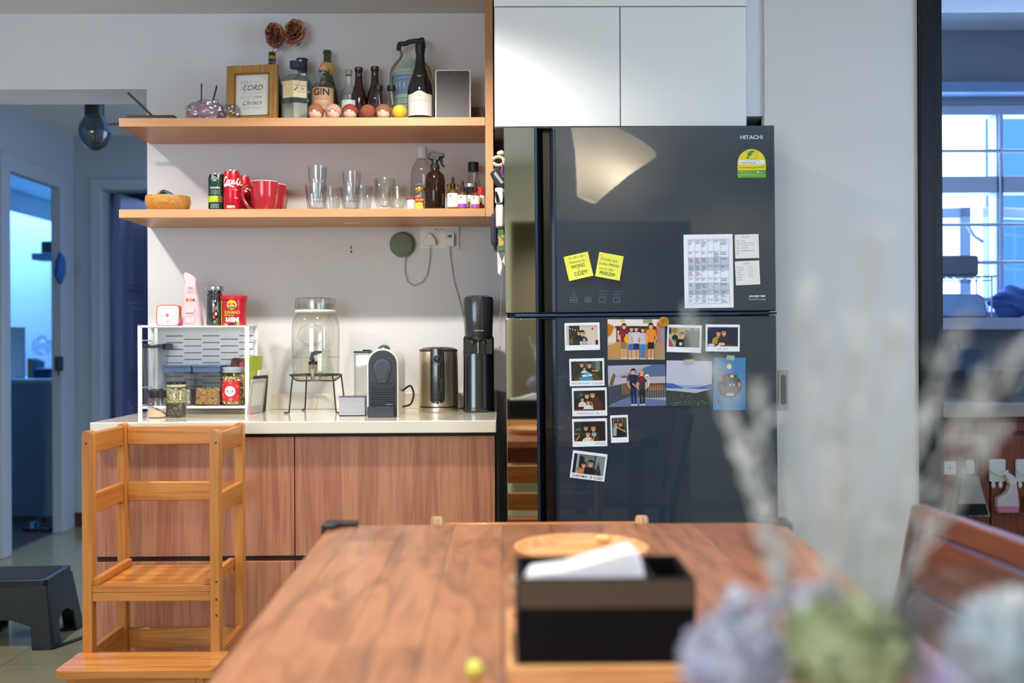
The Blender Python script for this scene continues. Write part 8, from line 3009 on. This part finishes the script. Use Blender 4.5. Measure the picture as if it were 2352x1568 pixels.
def petalball(name, parent, c, r, cols, n, seed, pr=0.35):
    rnd = random.Random(seed)
    mb = MB()
    mb.ball(tuple(c), r * 0.8, M(cols[0], 0.7), 16, 12, fn=crumple(seed, 0.1))
    for i in range(n):
        z = rnd.uniform(-0.5, 1)
        a_ = rnd.uniform(0, 2 * PI)
        q = math.sqrt(max(0, 1 - z * z))
        d = Vector((q * math.cos(a_), q * math.sin(a_), z))
        leafm(mb, Vector(c) + d * r * 0.7, d + Vector((rnd.uniform(-.5, .5), rnd.uniform(-.5, .5), rnd.uniform(-.2, .5))), r * pr, r * pr * 0.8, M(cols[rnd.randrange(len(cols))], 0.6), rnd.uniform(0, 6))
    return mb.build(name, parent, fix=False, angle=60)


def fpos(px, py, Y):
    return P(px, py, Y)


leafg = ['#a4ae86', '#b4be9c', '#96a47c']
whitef = ['#a8acc0', '#b8bccc', '#9ca2bc', '#d0d4e0']
fl_ = [(1950, 1500, 0.70, 0.046, leafg, 'pale green hydrangea head in the near vase'),
       (1690, 1520, 0.72, 0.040, whitef, 'bluish white flower head beside the green one')]
for i, (px, py, Y, r, cols, lab) in enumerate(fl_):
    c = fpos(px, py, Y)
    f = thing('hydrangea', lab, 'flower', c)
    petalball('petals', f, (0, 0, 0), r, cols, 150, 30 + i)
    MB().tube([(0, 0, 0), (fb.x - c.x + 0.01 * i, fb.y - c.y, TZ + 0.05 - c.z)], 0.0025, M('#6a7a4c', 0.6)).build('stem', f)
# feathery pale tufts between them
f = thing('small_white_blossoms', 'feathery bluish white blossom sprays over the near vase', 'flower', fb + Vector((0, 0, 0.1)))
mb = MB()
for i in range(26):
    px = rnd.uniform(1600, 2060)
    py = 1365 + abs(px - 1830) * 0.10 + rnd.uniform(-10, 55)
    c = fpos(px, py, rnd.uniform(0.68, 0.80)) - f.location
    for j in range(7):
        d = Vector((rnd.uniform(-1, 1), rnd.uniform(-1, 1), rnd.uniform(-0.2, 1.2)))
        leafm(mb, c, d, 0.012, 0.007, M(whitef[(i + j) % 4], 0.6), rnd.uniform(0, 6))
    mb.tube([c, (0.0, 0, -0.02)], 0.0007, M('#8a9478', 0.6), 4)
mb.build('petals', f, fix=False)
# dried sprays rising to the upper part of the view
tips = [(1585, 735, .78), (1660, 860, .74), (1745, 905, .70), (1700, 1010, .74), (1860, 690, .62), (1960, 820, .66), (1925, 1010, .70), (2055, 780, .62), (2120, 960, .66), (2190, 760, .60), (2250, 900, .64), (2330, 820, .60), (1820, 1120, .74), (2010, 560, .56), (2290, 1010, .66), (1975, 1200, .72)]
dg = M('#b8bab2', 0.8, var=0.15)
dl2 = M('#c6c9c6', 0.8, var=0.15)
for i, (px, py, Y) in enumerate(tips):
    tip = fpos(px, py, Y)
    s = thing('dried_grass_stem', 'pale dried plume stem rising from the near vase', 'dried stem', fb + Vector((0, 0, 0.09)), group='dried plume stems in the near vase')
    base = Vector((0.002 * (i % 5) - 0.004, 0.002 * (i % 3), 0))
    tp_ = tip - s.location
    mid = base.lerp(tp_, 0.5) + Vector((rnd.uniform(-.012, .012), 0, 0.012))
    path = spline([base, mid, tp_], 8)
    mb = MB().tube(path, 0.0009, dg, 5)
    mb.build('stem', s)
    mb = MB()
    for q in path[6:]:
        for j in range(3):
            d = (tp_ - mid).normalized() + Vector((rnd.uniform(-.7, .7), rnd.uniform(-.7, .7), rnd.uniform(-.3, .5)))
            leafm(mb, Vector(q), d, rnd.uniform(0.010, 0.020), 0.0045, dl2, rnd.uniform(0, 6))
    o = mb.build('seed_plume', s, fix=False)
# second bunch by the table edge
b2 = Vector((X(2330, 0.66, 784), 0.66, TZ))
t = thing('wrapped_bouquet', 'bouquet in crinkled clear wrap by the near table edge', 'bouquet', b2)
MB().lathe([(0, 0), (0.03, 0), (0.05, 0.10), (0.066, 0.215), (0.058, 0.235)], thin_glass('#e4ecf8', '#a0b4d8', 0.5, 0.12), seg=40, ribs=9, rib=0.12).build('clear_wrap', t, angle=20)
petalball('petals', t, (0, 0, 0.185), 0.048, ['#b9c4c0', '#d0d6d8', '#e4e6ea', '#c4ccd0'], 120, 77)
# ================================================================ lights and camera
def spot(name, loc, power, col, size=150, radius=0.035, rot=(0, 0, 0), blend=0.6):
    l = bpy.data.lights.new(name, 'SPOT')
    l.energy = power
    l.color = col
    l.spot_size = R(size)
    l.spot_blend = blend
    l.shadow_soft_size = radius
    o = bpy.data.objects.new(name, l)
    C.objects.link(o)
    o.location = loc
    o.rotation_euler = rot
    return o


def area(name, loc, rot, sx, sy, power, col, spread=180):
    l = bpy.data.lights.new(name, 'AREA')
    l.shape = 'RECTANGLE'
    l.size, l.size_y = sx, sy
    l.energy = power
    l.color = col
    l.spread = R(spread)
    o = bpy.data.objects.new(name, l)
    C.objects.link(o)
    o.location = loc
    o.rotation_euler = rot
    return o


WARM = (1.0, 0.93, 0.85)
DAY = (0.30, 0.52, 1.0)
ring = M('#e8e8e4', 0.4)
glow = emit('#fff2dc', 6)
KEY = [(-1.86, 2.80), (-0.35, 2.80), (0.1, 1.2), (-1.0, 0.6), (-0.5, -0.35), (1.7, -0.45), (0.7, -2.3)]  # those behind the camera are added to brighten the reflected walls
POW = [37, 34, 12, 16, 14, 8, 30]
for (x, y), pw in zip(KEY, POW):
    if not pw:
        continue
    t = thing('downlight', 'small round recessed ceiling downlight', 'downlight', (x, y, CEIL), group='ceiling downlights')
    MB().lathe([(0.035, -0.002), (0.05, -0.006), (0.055, -0.001), (0.055, 0.0), (0.035, 0.0)], ring, closed=True, seg=24).build('ring', t)
    MB().lathe([(0, -0.0015), (0.034, -0.0015)], glow, seg=20).build('lens', t, fix=False)
    spot('downlight_beam', (x, y, CEIL - 0.02), pw, WARM)
# unseen glowing bowl, added for the fridge streak and ambient fill
t = thing('added_fill_bowl', 'pale glowing bowl added unseen above the dining table', 'pendant lamp', (0.42, 1.2, 1.86))
shm, nt, b = base_mat('fill_bowl_fabric')
nt.nodes.remove(b)
tl_, df_, mx_ = (nt.nodes.new('ShaderNodeBsdfTranslucent'), nt.nodes.new('ShaderNodeBsdfDiffuse'), nt.nodes.new('ShaderNodeMixShader'))
for n_, c_ in ((tl_, (0.8, 0.72, 0.58, 1)), (df_, (0.75, 0.7, 0.6, 1))):
    n_.inputs['Color'].default_value = c_
    nt.links.new(n_.outputs[0], mx_.inputs[1 if n_ is tl_ else 2])
nt.links.new(mx_.outputs[0], nt.nodes['Material Output'].inputs['Surface'])
mb = MB()
mb.lathe([(0, 0), (0.05, 0.005), (0.09, 0.09), (0.145, 0.20), (0.235, 0.34)], shm, seg=48)
mb.build('bowl_shade', t, fix=False, rot=(0, R(24), 0))
l = bpy.data.lights.new('fill_bowl_light', 'POINT')
l.energy = 8.5
l.color = (1.0, 0.9, 0.76)
l.shadow_soft_size = 0.04
o = bpy.data.objects.new('fill_bowl_light', l)
C.objects.link(o)
o.location = (0.42 + 0.13, 1.2, 1.86 + 0.17)
MB().tube([(0, 0, 0.33), (0, 0, CEIL - 1.86)], 0.004, M('#2a2a2a', 0.5)).build('cord', t)
# daylight through the openings, plus added fill panels
area('bedroom_daylight', (XB + 0.5, 8.2, 2.3), (0, 0, 0), 1.0, 3.0, 34, (0.2, 0.48, 1.0))
area('store_fill', (-1.9, 7.6, 2.2), (0, 0, 0), 0.8, 0.8, 3.0, (0.3, 0.45, 1.0))  # added panel below the store ceiling, brightens the open door leaf
area('hall_daylight', (-1.2, 5.4, CEIL), (0, 0, 0), 1.2, 1.2, 2.2, (0.12, 0.34, 1.0))
area('window_daylight', (2.9, 1.35, 1.6), (0, R(90), 0), 1.25, 1.5, 12, (0.42, 0.62, 1.0))
area('kitchen_daylight', (2.3, YW + 0.5, 1.9), (R(-90), 0, 0), 1.5, 1.1, 30, (0.2, 0.42, 1.0))
area('front_fill', (-1.5, YB + 0.02, 1.52), (R(90), 0, 0), 1.6, 1.1, 17, (0.74, 0.85, 1.0))  # added frontal fill, set at the unseen window

w = bpy.data.worlds.new('World')
sc.world = w
w.use_nodes = True
nt = w.node_tree
bg = nt.nodes['Background']
tcw = nt.nodes.new('ShaderNodeTexCoord')
sx = nt.nodes.new('ShaderNodeSeparateXYZ')
nt.links.new(tcw.outputs['Generated'], sx.inputs[0])
cr = nt.nodes.new('ShaderNodeValToRGB')
cr.color_ramp.elements[0].position = 0.0
cr.color_ramp.elements[0].color = (0.55, 0.72, 1.0, 1)
cr.color_ramp.elements[1].position = 0.5
cr.color_ramp.elements[1].color = (0.72, 0.84, 1.0, 1)
nt.links.new(sx.outputs['Z'], cr.inputs['Fac'])
nt.links.new(cr.outputs['Color'], bg.inputs['Color'])
bg.inputs['Strength'].default_value = 2.0

cam = bpy.data.cameras.new('camera')
cam.lens = 35
cam.sensor_width = 36
cam.clip_start = 0.05
cam.dof.use_dof = True
cam.dof.focus_distance = 3.25
cam.dof.aperture_fstop = 1.8
co = bpy.data.objects.new('camera', cam)
C.objects.link(co)
mt = Matrix(((_r.x, _u.x, -_f.x, 0), (_r.y, _u.y, -_f.y, 0), (_r.z, _u.z, -_f.z, CAMZ), (0, 0, 0, 1)))
co.matrix_world = mt
sc.camera = co
vs = sc.view_settings
vs.view_transform = 'Standard'
vs.look = 'None'
vs.gamma = 1
vs.exposure = 1.45
vs.use_curve_mapping = False
sc.cycles.max_bounces = 12
sc.cycles.transparent_max_bounces = 32
sc.cycles.glossy_bounces = 6
sc.cycles.diffuse_bounces = 5
sc.cycles.caustics_reflective = False
sc.cycles.caustics_refractive = False
sc.cycles.sample_clamp_indirect = 6
sc.cycles.use_denoising = True
